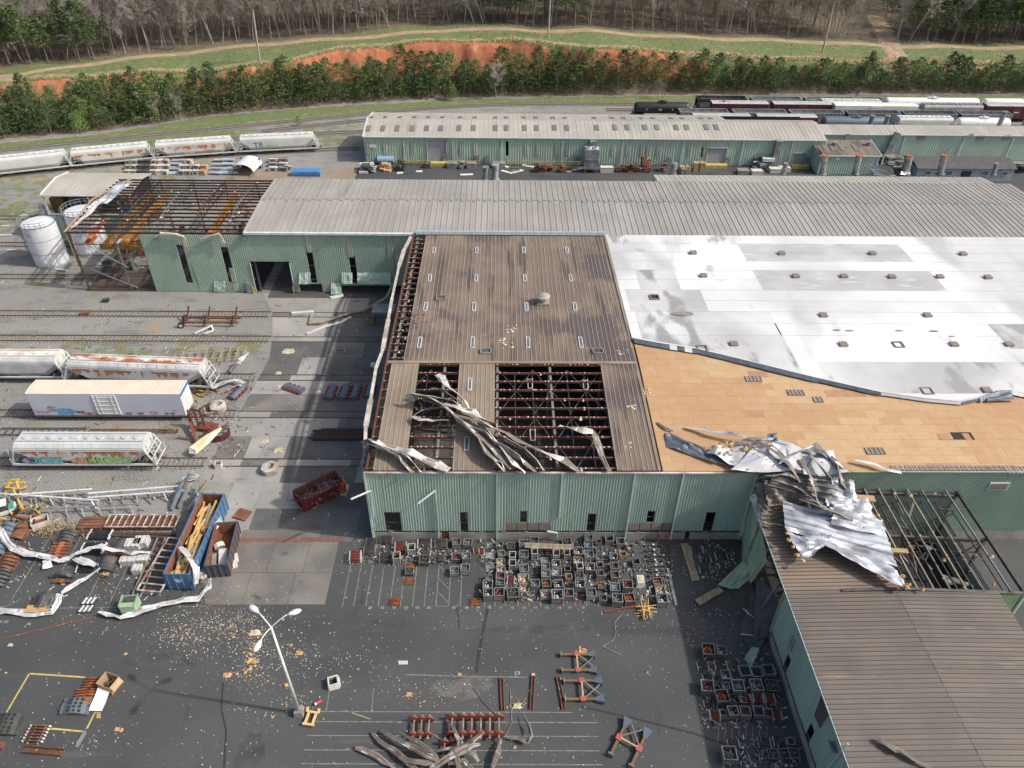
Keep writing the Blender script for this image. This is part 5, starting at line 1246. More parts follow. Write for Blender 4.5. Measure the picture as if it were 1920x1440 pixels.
def bare_mesh(h,seed,thin=False):
    q=random.Random(seed);b=MB();ns=3
    def br(p,d,L,r,lv):
        n=3 if lv==0 else 2;cur=p
        for i in range(n):
            nd=(d+Vector((q.gauss(0,.10),q.gauss(0,.10),q.gauss(0,.05)+(.05 if lv else 0)))).normalized();e=cur+nd*L/n
            r0=r*(1-.75*i/n);r1=r*(1-.75*(i+1)/n)
            b.cyl(cur,e,r0,r1,n=4 if lv==0 else 3,caps=False)
            if lv>=(1 if thin else 2):
                for _ in range(5 if thin else 6):
                    u=Vector((q.gauss(0,1),q.gauss(0,1),q.gauss(.5,.8))).normalized()*q.uniform(.35,1.0);w=u.orthogonal().normalized()*.028;m_=cur.lerp(e,q.random());b.add([m_-w,m_+w,m_+u],[(0,1,2)])
            if lv<(2 if thin else 3) and (lv>0 or i>0):
                for _ in range((3 if thin else 4) if lv==0 else 2+(lv==1)):
                    a=q.uniform(0,6.28);sp=q.uniform(.45,.9) if lv else q.uniform(.35,.75)
                    x=nd.cross(Vector((math.cos(a),math.sin(a),.2))).normalized();br(cur.lerp(e,q.uniform(.2,1)),(nd*(1-sp*.4)+x*sp+Vector((0,0,.15))).normalized(),L*q.uniform(.34,.55),max(r1*.6,.015),lv+1)
            cur=e;d=nd
    br(Vector((0,0,-.4)),Vector((q.gauss(0,.04),q.gauss(0,.04),1)),h,h*.011+.05,0)
    return b
def leaf_cloud(b,q,c,r,n,L=.2,fl=.8):
    for _ in range(n):
        d=Vector((q.gauss(0,1),q.gauss(0,1),q.gauss(0,1))).normalized()*r*q.uniform(.35,1)**.5;d.z *= fl
        u=Vector((q.gauss(0,1),q.gauss(0,1),q.gauss(0,1))).normalized()*L*q.uniform(.6,1.3);v=u.orthogonal().normalized()*L*.6
        p=Vector(c)+d;b.add([p-u*.5,p+v*.5,p+u*.5,p-v*.5],[(0,1,2,3)])
def tree(name,crown,trunk,mc,mt,label,cat,loc,rz=0,s=1,group=None):
    t=thing(name,label,cat,loc,rz,group);t.scale=(s,s,s*RV.uniform(.92,1.1))
    link('trunk',trunk,t)
    if crown is not None:link('crown',crown,t)
    return t
PN=[]
for k in range(6):
    h=9;PN.append((pine_mesh(h,2.55,.10,40+k,1560).mesh('pine_crown',[needle if k%2 else needled]),trunk_mesh(h,.16,60+k).mesh('pine_trunk',[bark])))
TP=[]
for k in range(4):
    h=15;TP.append((pine_mesh(h,3.1,.38,80+k,1500).mesh('tall_pine_crown',[needled]),trunk_mesh(h,.26,90+k,14,.3).mesh('tall_pine_trunk',[bark])))
BT=[bare_mesh(14,100+k).mesh('bare_tree_trunk',[barkg]) for k in range(6)]
BUD=[]
for k in range(3):
    q=random.Random(200+k);b=MB()
    for _ in range(26):leaf_cloud(b,q,(q.gauss(0,1.6),q.gauss(0,1.6),q.uniform(4,12.5)),1.1,34,.17)
    BUD.append(b.mesh('budding_crown',[bud]))
def pz(X,Y):return hz(X,Y)
# pine belt
NEAR=[(-110,'at the left edge'),(-85,'behind the hopper string'),(-60,'above the last hopper'),(-38,'left of the far warehouse'),(-12,'behind the warehouse gable'),(14,'near the lone bare tree'),(38,'behind the black tank car'),(62,'behind the maroon boxcars'),(90,'behind the gondolas'),(125,'behind the long tank cars'),(170,'at the right edge')]
def near(x):return min(NEAR,key=lambda n:abs(n[0]-x))[1]
pts=[]
x=-150
tries=0
while tries<9000 and len(pts)<298:
    tries+=1;X=RV.uniform(-142,178);F_=float(foot(X));C_=float(crest(X))
    t=RV.uniform(0,.74);Yv=F_+1.2+t*(C_-F_-2.5)
    if t>.45 and RV.random()<.6:continue
    if -82<X<62 and t>.42:continue
    if -72<X<-56 and t>.5 and RV.random()<.6:continue
    dmin=2.2 if t<.4 else 3.0
    if any((X-a)**2+(Yv-c)**2<dmin*dmin for a,c,_ in pts):continue
    pts.append((X,Yv,t))
cnt={}
for i,(X,Yv,t) in enumerate(sorted(pts)):
    k=RV.randrange(6);s=RV.uniform(.66,1.26)*(1 if t<.4 else .85)*(.95 if X>-50 else 1.05)
    if X<-95:s *= .9
    front=t<.22
    sz='large' if s>1.1 else ('medium' if s>.92 else 'small')
    row='front row' if front else ('middle row' if t<.5 else 'row under the orange bank')
    tree('pine_tree',PN[k][0],PN[k][1],None,None,'%s %s pine, %s, %s'%(sz,'green' if k%2 else 'dark',row,near(X)),'tree',(X,Yv,pz(X,Yv)-.2),RV.uniform(0,6.28),s,'young pines below the orange bank')
q=random.Random(77);b=MB()
for _ in range(30):leaf_cloud(b,q,(q.gauss(0,.95),q.gauss(0,.95),q.uniform(1.2,5.2)),.9,60,.17)
v=G(153,250);tree('leafy_tree',b.mesh('leafy_crown',[leafy]),trunk_mesh(5,.14,5).mesh('leafy_trunk',[bark]),None,None,'round bright green leafy tree in front of the pines at the left','tree',v,0,1.0)
b=MB()
for _ in range(24):leaf_cloud(b,q,(q.gauss(0,1.3),q.gauss(0,1.3),q.uniform(1.0,5.0)),.9,40,.15)
v=G(95,248);tree('olive_shrub',b.mesh('shrub_crown',[bud]),trunk_mesh(5,.12,6).mesh('shrub_trunk',[bark]),None,None,'pale olive bushy tree left of the round bright green tree','tree',v,0,.95)
v=G(931,187);bm_=bare_mesh(6.5,321).mesh('bare_tree_trunk',[barkg]);tree('bare_tree',None,bm_,None,None,'lone pale leafless tree in front of the pines behind the far warehouse','tree',v,0,1.0)
for px,py,s in ((837,187,.42),(847,188,.55),(560,236,.3)):v=G(px,py);k=1;tree('pine_tree',PN[k][0],PN[k][1],None,None,{837:'very small light green pine left of the lone bare tree',847:'small light green pine just left of the lone bare tree',560:'tiny pine by the track behind the last hopper car'}[px],'tree',v,1,s)
for px,py,s in ((340,228,.42),(300,233,.38),(410,205,.5),(1240,186,.3)):
    v=G(px,py);tree('bare_tree',None,BT[px%6],None,None,{340:'slim bare tree among the front pines behind the rusty hopper car',300:'short bare tree among the front pines left of the slim one',410:'grey bare shrub tree at the pine belt foot above the last hopper car',1240:'tiny bare shrub behind the black tank car'}[px],'tree',v,2,s)
# scrub at the pine belt foot
b=MB()
for k in range(420):
    X=RV.uniform(-140,175);Yv=float(foot(X))+RV.gauss(.5,1.6);leaf_cloud(b,RV,(X,Yv,pz(X,Yv)+.25),RV.uniform(.3,.9),9,.22,.6)
o=b.build('brown_scrub',mat('scrub',(.16,.12,.075),(.10,.10,.045),.5,.9,fine=.2));tag(o,kind='stuff')
# forest on the hill
fp=[]
tries=0
grid={}
def okd(X,Y,d):
    c=(int(X//5),int(Y//5))
    for i in (-1,0,1):
        for j in (-1,0,1):
            for a,e in grid.get((c[0]+i,c[1]+j),()):
                if (a-X)**2+(e-Y)**2<d*d:return False
    grid.setdefault(c,[]).append((X,Y));return True
for _ in range(9000):
    X=RV.uniform(-185,235);We=float(wood_edge(X));dep=RV.uniform(0,1)**1.15*62;Yv=We+1+dep
    if 118<X<131+dep*.25 and dep<40:continue
    if not okd(X,Yv,3.0):continue
    fp.append((dep,X,Yv))
fp.sort()
nbare=npine=nbud=0
rest={'bare':[],'pine':[],'bud':[]}
FN=[(-150,'beyond the left edge'),(-110,'at the far left'),(-78,'left of the left pole'),(-48,'right of the left pole'),(-15,'left of the middle pole'),(20,'near the middle pole'),(60,'between middle and right poles'),(93,'near the right pole'),(118,'left of the red track'),(150,'right of the red track'),(200,'past the right edge')]
for dep,X,Yv in fp:
    v=math.sin(X*.055+1.2)+math.sin(X*.021+Yv*.05)+RV.uniform(-.9,.9)
    if X<-115 and RV.random()<.45:kind='pine'
    elif X>135 and RV.random()<.55:kind='pine'
    elif v>1.75:kind='pine'
    elif X>20 and RV.random()<.55:kind='bud'
    elif RV.random()<.18:kind='bud'
    else:kind='bare'
    s=RV.uniform(.7,1.15);k=RV.randrange(12)
    rest[kind].append((dep,X,Yv,s,k))
wh=lambda x:min(FN,key=lambda n:abs(n[0]-x))[1]
def dw(d):return 'at the wood edge' if d<4 else ('just inside the wood' if d<12 else 'deep in the wood')
joined={'bare':[],'pine':[],'bud':[]}
for kind,lim in (('bare',290),('pine',110),('bud',200)):
    for i,(dep,X,Yv,s,k) in enumerate(rest[kind]):
        if i>=lim:joined[kind].append((X,Yv,s,k));continue
        loc=(X,Yv,pz(X,Yv)-.2);rz=RV.uniform(0,6.28);sz='tall' if s>1 else ('short' if s<.82 else 'medium')
        if kind=='bare':tree('bare_tree',None,BT[k%6],None,None,'%s leafless grey tree %s, %s'%(sz,dw(dep),wh(X)),'tree',loc,rz,s,'leafless trees on the hill')
        elif kind=='pine':tree('pine_tree',TP[k%4][0],TP[k%4][1],None,None,'%s dark pine %s, %s'%(sz,dw(dep),wh(X)),'tree',loc,rz,s,'tall pines in the hill wood')
        else:tree('budding_tree',BUD[k%3],BT[k%6],None,None,'%s budding olive tree %s, %s'%(sz,dw(dep),wh(X)),'tree',loc,rz,s*.95,'budding trees on the hill')
def join(name,items,meshes,mats):
    data=[]
    for me_ in meshes:
        n=len(me_.vertices);co=np.empty(n*3);me_.vertices.foreach_get('co',co);nl=len(me_.loops);li=np.empty(nl,np.int32);me_.loops.foreach_get('vertex_index',li)
        ls=np.empty(len(me_.polygons),np.int32);me_.polygons.foreach_get('loop_total',ls);data.append((co.reshape(-1,3),li,ls))
    V,Li,Ls=[],[],[];base=0
    for X,Yv,s,k in items:
        co,li,ls=data[k%len(data)];a=RV.uniform(0,6.28);ca_,sa=math.cos(a),math.sin(a)
        c2=co@np.array([[ca_,sa,0],[-sa,ca_,0],[0,0,1]])*s+np.array([X,Yv,pz(X,Yv)-.2]);V.append(c2);Li.append(li+base);Ls.append(ls);base+=len(co)
    if not V:return
    V=np.concatenate(V);Li=np.concatenate(Li).astype(np.int32);Ls=np.concatenate(Ls).astype(np.int32)
    me_=bpy.data.meshes.new(name);me_.vertices.add(len(V));me_.vertices.foreach_set('co',V.reshape(-1));me_.loops.add(len(Li));me_.loops.foreach_set('vertex_index',Li)
    me_.polygons.add(len(Ls));st=np.concatenate([[0],np.cumsum(Ls)[:-1]]).astype(np.int32);me_.polygons.foreach_set('loop_start',st);me_.polygons.foreach_set('loop_total',Ls);me_.materials.append(mats);me_.update(calc_edges=True)
    tag(link(name,me_),kind='stuff')
low=[bare_mesh(14,300+k,True).mesh('low_tree',[barkg]) for k in range(4)]
join('far_bare_wood',joined['bare']+joined['bud'],low,barkg)
lp=[pine_mesh(15,3.1,.38,180+k,420).mesh('low_pine',[needled]) for k in range(2)]
join('far_pine_wood',joined['pine'],lp,needled)
b=MB()
for dep,X,Yv in fp[:900]:
    if RV.random()<.75:continue
    r=RV.uniform(.5,1.3);leaf_cloud(b,RV,(X+1,Yv+RV.uniform(-1,1),pz(X,Yv)+r*.5),r,26,.22,.7)
tag(b.build('green_undergrowth',bud),kind='stuff')
b=MB()
for k in range(520):
    X=RV.uniform(-180,200);Yv=float(wood_edge(X))+RV.uniform(-.5,14);z=pz(X,Yv);h=RV.uniform(1.2,3.6)
    if 118<X<134:continue
    for _ in range(4):b.cyl((X,Yv,z),(X+RV.gauss(0,.7),Yv+RV.gauss(0,.7),z+h*RV.uniform(.5,1)),.03,.012,n=3,caps=False)
tag(b.build('bare_undergrowth',barkg),kind='stuff')
# dry grass on the bank top
b=MB()
for k in range(9000):
    X=RV.uniform(-130,165);c0=float(crest(X));Yv=c0+abs(RV.gauss(0,2.4 if X>38 else 1.3))+.1
    if X<38 and RV.random()<.45:continue
    z=pz(X,Yv)-.05;h=RV.uniform(.3,.95)*(1 if X>38 else .75);a=RV.uniform(0,3.1);w_=RV.uniform(.06,.16);dx,dy=math.cos(a)*w_,math.sin(a)*w_
    b.add([(X-dx,Yv-dy,z),(X+dx,Yv+dy,z),(X+RV.gauss(0,.2),Yv+RV.gauss(0,.2),z+h)],[(0,1,2)])
tag(b.build('dry_grass',mat('dry_grass',(.46,.37,.20),(.36,.28,.15),1,.9)),kind='stuff')
b=MB()
for k in range(7000):
    X=RV.uniform(-130,165);c0=float(crest(X));Yv=RV.uniform(c0,float(wood_edge(X))+3);z=pz(X,Yv)-.05
    if abs(Yv-float(road(X)))<1.9:continue
    h=RV.uniform(.15,.4);a=RV.uniform(0,3.1);w_=RV.uniform(.08,.2);dx,dy=math.cos(a)*w_,math.sin(a)*w_
    b.add([(X-dx,Yv-dy,z),(X+dx,Yv+dy,z),(X+RV.gauss(0,.2),Yv+RV.gauss(0,.2),z+h)],[(0,1,2)])
tag(b.build('green_grass',mat('green_grass',(.10,.16,.04),(.17,.20,.07),1,.9)),kind='stuff')
b=MB()
for k in range(1600):
    X=RV.uniform(-58,-40) if k%2 else RV.uniform(-62,-46);Yv=60.3+RV.gauss(0,.7)+(.6 if X<-54 else 0);z=0;h=RV.uniform(.2,.55);a=RV.uniform(0,3.1);dx,dy=math.cos(a)*.05,math.sin(a)*.05
    b.add([(X-dx,Yv-dy,z),(X+dx,Yv+dy,z),(X+RV.gauss(0,.15),Yv+RV.gauss(0,.15),h)],[(0,1,2)])
tag(b.build('dry_weeds',bpy.data.materials['dry_grass']),kind='stuff')
# utility poles
for (bx,by),(tx,ty),l in (((487,118),(474,18),'tall bare wooden utility pole on the grass at the left above the orange bank'),((1028,68),(1032,-4),'wooden utility pole in the middle of the terrace, cut by the top photo edge'),((1542,98),(1564,5),'leaning wooden utility pole at the right above the pines')):
    B_=G(bx,by,zcp(bx)+.3);T_=GY(tx,ty,B_.y);B_.z=pz(B_.x,B_.y)-.5
    t=thing('utility_pole',l,'utility pole',B_,0,'utility poles along the dirt road');b=MB();b.cyl((0,0,0),T_-B_,.30,.20,n=10);b.build('pole',mat('pole_wood',(.42,.38,.33),(.34,.30,.25),1,.8) if bx==487 else bpy.data.materials['pole_wood'],t)
    b=MB();b.cyl((T_-B_)*.96,(T_-B_)*.99,.23,n=10);b.build('pole_cap',steel,t)
# ------------------------------------------------------------------ rail cars
def bogie(par,x,m=dsteel):
    bg_=MB()
    for s in (-1,1):
        y=s*.95
        bg_.bar((x-1.15,y,.55),(x+1.15,y,.55),.14,.18);bg_.bar((x-.7,y,.95),(x+.7,y,.95),.14,.14);bg_.bar((x-1.15,y,.6),(x-.6,y,.95),.14);bg_.bar((x+1.15,y,.6),(x+.6,y,.95),.14)
    bg_.box((x,0,.75),(.35,2.1,.3));o=bg_.build('bogie',m,par)
    for dx in (-.88,.88):
        w_=MB()
        for s in (-1,1):w_.cyl((x+dx,s*.68,.70),(x+dx,s*.82,.70),.44,n=12)
        w_.cyl((x+dx,-.9,.70),(x+dx,.9,.70),.08,n=6);w_.build('wheelset',rubber,o)
def ends_ladder(par,x,z0,z1,hw,m,s):
    b=MB()
    for y in (-hw+.15,-hw+.65):b.bar((x,y,z0),(x,y,z1),.06)
    k=z0+.2
    while k<z1:b.bar((x,-hw+.15,k),(x,-hw+.65,k),.05);k+=.42
    b.build('ladder',m,par)
def hopper(name,label,L_,mb,mr,hatches=False,rustp=None,group=None):
    t=thing(name,label,'rail car',(0,0,0),0,group);hl=L_/2;hw=1.58
    def sec(x,k,zb):# cross section
        return [(x,-.9*k,zb),(x,-hw*k,zb+.9),(x,-hw,3.35),(x,-hw*.94,3.9),(x,-hw*.72,4.3),(x,hw*.72,4.3),(x,hw*.94,3.9),(x,hw,3.35),(x,hw*k,zb+.9),(x,.9*k,zb)]
    b=MB();b.loft([sec(-hl+1.1,.97,2.5),sec(-hl+3.2,1,1.05),sec(hl-3.2,1,1.05),sec(hl-1.1,.97,2.5)]);b.build('body',mb,t)
    if rustp:
        for s in (-1,1):
            b=MB();rq=random.Random(rustp)
            x=-hl+1.6
            while x<hl-1.6:
                w_=rq.uniform(.25,.8);h=rq.uniform(.3,1.2)
                if rq.random()<.82:
                    b.add([(x,s*(hw+.012),3.36),(x+w_,s*(hw+.012),3.36),(x+w_*.9,s*(hw+.012),3.36-h*rq.uniform(.6,1)),(x+w_*.5,s*(hw+.012),3.36-h),(x+.05,s*(hw+.012),3.36-h*rq.uniform(.5,1))],[(0,1,2,3,4)])
                x+=w_*.8
            b.build('rust_streak',hoprust,t)
    b=MB();
    for s in (-1,1):b.bar((-hl+.3,s*(hw-.02),1.15),(hl-.3,s*(hw-.02),1.15),.16,.26);b.bar((-hl+1.1,s*hw*.96,3.62),(hl-1.1,s*hw*.96,3.62),.1,.14)
    b.build('side_sill',mb,t)
    b=MB();b.box((0,0,4.33),(L_-2.4,1.25,.07));
    for s in (-1,1):b.bar((-hl+1.2,s*.72,4.42),(hl-1.2,s*.72,4.42),.12,.06)
    b.build('running_board',mr,t)
    nh=10
    for k in range(nh):
        x=-hl+2.2+k*(L_-4.4)/(nh-1);b=MB()
        if k%3!=1:b.cyl((x,0,4.36),(x,0,4.50),.42,n=12)
        else:b.box((x,0,4.43),(.9,.7,.12))
        b.build('roof_hatch',mr,t)
    b=MB()
    for k in range(14):x=-hl+1.6+k*(L_-3.2)/13;b.bar((x,-hw*.93,3.93),(x,-hw*.72,4.32),.05);b.bar((x,hw*.93,3.93),(x,hw*.72,4.32),.05)
    b.build('roof_seam',mr,t,kind='stuff')
    for s in (-1,1):
        b=MB();x=s*(hl-.1)
        for y in (-hw,hw):b.bar((x,y,1.1),(s*(hl-1.05),y,3.6),.16);b.bar((x,y,1.0),(x,y,2.2),.12);b.bar((x-s*.1,y*.5,1.1),(s*(hl-1.1),y*.5,3.9),.1)
        for z,f in ((1.1,0),(2.0,.35),(2.9,.72)):b.bar((x-s*f*.95,-hw,z),(x-s*f*.95,hw,z),.12)
        b.build('end_frame',mb,t);ends_ladder(t,x,1.2,3.4,hw,mb,s)
        b=MB();b.bar((s*hl,0,.95),(s*(hl+.5),0,.95),.3,.3);b.build('coupler',dsteel,t)
    for k in range(3):
        x=(k-1)*(L_-6)/3;b=MB();b.loft([[(x-1.6,-1.2,1.15),(x+1.6,-1.2,1.15),(x+1.6,1.2,1.15),(x-1.6,1.2,1.15)],[(x-.4,-.6,.45),(x+.4,-.6,.45),(x+.4,.6,.45),(x-.4,.6,.45)]]);b.build('discharge_gate',mb if k!=1 else dsteel,t)
    bogie(t,-hl+2.2);bogie(t,hl-2.2)
    return t
def boxcar(name,label,L_,ms,mr,H=4.55,door=True,group=None,sliding=maroon,plain=False):
    t=thing(name,label,'rail car',(0,0,0),0,group);hl=L_/2;hw=1.55
    b=MB();b.box((0,0,(H+1.0)/2),(L_,2*hw,H-1.0));b.build('body',ms,t)
    b=MB();n=int(L_/.55 if not plain else L_/.5)
    for k in range(n+1):x=-hl+k*L_/n;b.bar((x,-hw,H+.04),(x,0,H+.22),.10,.05);b.bar((x,0,H+.22),(x,hw,H+.04),.10,.05)
    b.loft([[(-hl,-hw-.02,H),(-hl,hw+.02,H),(-hl,hw,H+.05),(-hl,0,H+.20),(-hl,-hw,H+.05)],[(hl,-hw-.02,H),(hl,hw+.02,H),(hl,hw,H+.05),(hl,0,H+.20),(hl,-hw,H+.05)]]);b.build('roof',mr,t)
    if not plain:
        b=MB();n=int(L_/1.0)
        for k in range(n+1):
            for s in (-1,1):x=-hl+.1+k*(L_-.2)/n;b.box((x,s*(hw+.03),(H+1.1)/2),(.12,.07,H-1.2))
        b.build('side_posts',ms,t)
    for s in (-1,1):
        b=MB();y=s*(hw+.06);
        if plain:
            for x in (-1.5,-.9,.9,1.5):b.bar((x,y,1.35),(x,y,H-.2),.09)
            for z in (1.4,2.1,2.8,3.5,4.2):b.bar((-1.5,y,z),(1.5,y,z),.07)
            b.box((0,s*(hw+.02),(H+1.1)/2),(3.1,.06,H-1.4))
        else:b.box((0,y,(H+1.0)/2),(2.6,.1,H-1.5));b.box((0,s*(hw+.13),H*.62),(1.3,.03,.28),mi=1)
        b.build('sliding_door',[carwhite if plain else ms,carwhite],t)
        b=MB();b.bar((-hl+.1,s*hw*.98,.98),(hl-.1,s*hw*.98,.98),.14,.26);b.build('side_sill',ms if not plain else steel,t)
        b=MB();b.bar((s*hl,0,.95),(s*(hl+.6),0,.95),.3,.3);b.build('coupler',dsteel,t)
    bogie(t,-hl+2.3);bogie(t,hl-2.3)
    return t
def tankcar(name,label,L_,m,r=1.5,group=None,mark=None,zc_=2.65):
    t=thing(name,label,'rail car',(0,0,0),0,group);hl=L_/2
    b=MB();secs=[];n=20
    for x,k in ((-hl+.3,.02),(-hl+.38,.5),(-hl+.62,.82),(-hl+1.0,.97),(-hl+1.3,1),(hl-1.3,1),(hl-1.0,.97),(hl-.62,.82),(hl-.38,.5),(hl-.3,.02)):secs.append([(x,math.cos(2*math.pi*i/n)*r*k,zc_+math.sin(2*math.pi*i/n)*r*k) for i in range(n)])
    b.loft(secs);b.build('tank',m,t,smooth=True)
    b=MB();b.cyl((0,0,zc_+r-.1),(0,0,zc_+r+.45),.45,n=12);b.box((0,0,zc_+r+.12),(2.6,1.3,.08))
    for sx in (-1.3,1.3):b.bar((sx,-.65,zc_+r+.12),(sx,-.65,zc_+r+.6),.05)
    b.bar((-1.3,-.65,zc_+r+.6),(1.3,-.65,zc_+r+.6),.05);b.build('dome_platform',m,t)
    b=MB();
    for s in (-1,1):b.box((s*(hl-1.8),0,1.15),(2.6,2.8,.25));b.box((s*(hl-.2),0,1.15),(.3,2.9,.3));b.bar((s*hl,0,.95),(s*(hl+.5),0,.95),.3,.3);b.bar((s*(hl-.3),-1.4,1.2),(s*(hl-.3),-1.4,2.2),.06);b.bar((s*(hl-.3),1.4,1.2),(s*(hl-.3),1.4,2.2),.06);b.bar((s*(hl-.3),-1.4,2.2),(s*(hl-.3),1.4,2.2),.06)
    b.build('end_platform',dsteel if m!=tank_w else steel,t)
    b=MB();b.bar((-.3,-r-.1,1.0),(-.3,-r*.6,zc_+r),.06);b.bar((.3,-r-.1,1.0),(.3,-r*.6,zc_+r),.06);b.build('ladder',m,t)
    if mark:
        for x,w_,h_,mm in ((-.6,1.0,.35,line_y),(-4.5,.15,.5,carwhite),(2.9,.15,.5,carwhite),(5.5,.15,.5,carwhite)):
            b=MB();b.box((x,-r-.0,zc_-.1),(w_,.05,h_));b.build('tank_marking',mm,t)
    bogie(t,-hl+2.2);bogie(t,hl-2.2)
    return t
def gondola(name,label,L_,m,group=None,load=None):
    t=thing(name,label,'rail car',(0,0,0),0,group);hl=L_/2;hw=1.55;H=3.7
    b=MB()
    for s in (-1,1):
        b.box((0,s*hw,(H+1)/2),(L_-.8,.08,H-1));b.bar((-hl+.4,s*hw,H),(hl-.4,s*hw,H),.2,.16)
        b.add([(s*(hl-.4),-hw,H),(s*(hl-.4),hw,H),(s*(hl-3.2),hw,1.2),(s*(hl-3.2),-hw,1.2)],[(0,1,2,3)]);b.bar((s*(hl-.4),-hw,H),(s*(hl-.4),hw,H),.2,.16)
    b.box((0,0,1.15),(L_-5,2*hw-.1,.1));b.build('body',m,t)
    b=MB();n=13
    for k in range(n+1):
        for s in (-1,1):x=-hl+.5+k*(L_-1)/n;b.box((x,s*(hw+.08),(H+1)/2),(.14,.14,H-1))
    b.build('side_posts',m,t)
    b=MB()
    for k in range(5):x=-hl+2.2+k*(L_-4.4)/4;b.bar((x,-hw,H-.35),(x,hw,H-.35),.14)
    b.build('cross_tie',dsteel,t)
    b=MB();b.bar((-hl,0,.95),(hl,0,.95),.4,.35)
    for s in (-1,1):b.bar((s*hl,0,.95),(s*(hl+.5),0,.95),.3,.3)
    b.build('centre_sill',dsteel,t)
    if load:b=MB();b.box((-L_*.1,0,2.2),(L_*.55,2.7,1.6));b.build('load',load,t)
    bogie(t,-hl+2.2);bogie(t,hl-2.2)
    return t
def place_px(t,pa,pb,y,z,Y,L_,track_z=.0):
    """put a car whose top edge spans photo columns pa..pb on the track at depth Y"""
    xa=GY(pa,y,Y-1.5).x;xb=GY(pb,y,Y-1.5).x;t.location=((xa+xb)/2,Y,track_z);t.scale=((xb-xa)/L_,1,1);return t
GRP='rail cars parked in the yard behind the far warehouse'
YA,YB,YC,YD=216,210,204.5,199
gA=Proto(gondola('gondola_car','',17,cargrey,GRP));gB=Proto(gondola('gondola_car','',17,mat('gondola_green_grey',(.20,.24,.22),(.25,.24,.22),.6,.6,stain=[(.7,.62,(.2,.12,.08),VZ)]),GRP));gC=Proto(gondola('gondola_car','',17,dsteel,GRP,sootg))
for p,pa,pb,y,Y_,l in ((gC,1308,1405,177,YA,'dark gondola with grey load, leftmost in the farthest row of cars'),(gA,1411,1509,178,YA,'grey gondola second from the left in the farthest row'),(gA,1513,1610,178,YA,'grey gondola third from the left in the farthest row'),(gA,1615,1662,178,YA,'grey gondola just left of the long white tank car in the farthest row'),
        (gA,1275,1370,204,YC,'grey gondola right behind the left maroon boxcar'),(gA,1376,1480,205,YC,'grey gondola between the two front maroon boxcars'),(gA,1484,1588,206,YC,'grey gondola behind the slate blue tank car left end'),(gB,1591,1695,206,YC,'greenish gondola behind the slate blue tank car right end'),(gB,1698,1802,206,YC,'greenish gondola behind the white hopper car'),(gA,1805,1906,205,YC,'grey gondola behind the short white tank car')):
    o=p.put((0,0,0),0,l,GRP);place_px(o,pa,pb,y,3.7,Y_,17)
mb_=Proto(boxcar('maroon_boxcar','',16.5,maroon,mat('boxcar_roof_grey',(.52,.52,.51),(.42,.42,.41),.8,.5),4.3,group=GRP))
for pa,pb,y,Y_,l in ((1302,1410,213,YD,'maroon boxcar nearest the far warehouse roof step, left one of the front pair'),(1423,1535,214,YD,'maroon boxcar right one of the front pair'),(1337,1443,190,YB,'maroon boxcar behind the front pair, left one'),(1453,1562,190,YB,'maroon boxcar behind the front pair, left of the white boxcar'),(1857,1970,190,YB,'maroon boxcar at the right photo edge')):
    o=mb_.put((0,0,0),0,l,GRP);place_px(o,pa,pb,y,4.3,Y_,16.5)
bt=Proto(tankcar('tank_car','',16.5,blackp,mark=True,group=GRP))
for pa,pb,l in ((1189,1298,'black tank car with yellow marking standing free left of the parked rows'),(1306,1412,'black tank car mostly hidden behind the rear maroon boxcar')):
    o=bt.put((0,0,0),0,l,GRP);place_px(o,pa,pb,195,4,YB,16.5)
tw=Proto(tankcar('tank_car','',28,carwhite,r=1.5,group=GRP))
for pa,pb,l in ((1662,1846,'very long white tank car in the farthest row'),(1848,2020,'second very long white tank car at the right photo edge')):
    o=tw.put((0,0,0),0,l,GRP);place_px(o,pa,pb,185,4,YA,28)
o=tankcar('tank_car','slate blue tank car with a dark platform beside the front maroon boxcars',20,slateb,group=GRP);place_px(o,1545,1675,222,3,YD,20)
o=tankcar('tank_car','short white tank car in the front row near the right photo edge',17,carwhite,group=GRP);place_px(o,1799,1905,222,3,YD,17)
o=boxcar('white_boxcar','white refrigerated boxcar with pale cream roof in the middle of the parked rows',20,carwhite,mat('cream_roof',(.80,.76,.66),None,1,.6),4.5,plain=True,group=GRP);place_px(o,1568,1724,192,4.5,YB-1.2,20)
o.location.y=208.5
hw_=hopper('hopper_car','white covered hopper car in the front row between slate blue and white tank cars',17.5,hopc,carwhite,group=GRP);place_px(hw_,1684,1800,215,4,YD,17.5)
hg_=hopper('hopper_car','grey green covered hopper car with rust patches behind the greenish gondola',17.5,cargrey,sootg,rustp=4,group=GRP);place_px(hg_,1730,1856,192,4,YB,17.5)
h2_=hopper('hopper_car','pale covered hopper car half hidden behind the white refrigerated boxcar',17.5,hopc,hopc,group=GRP);place_px(h2_,1538,1665,183,4,213,17.5)
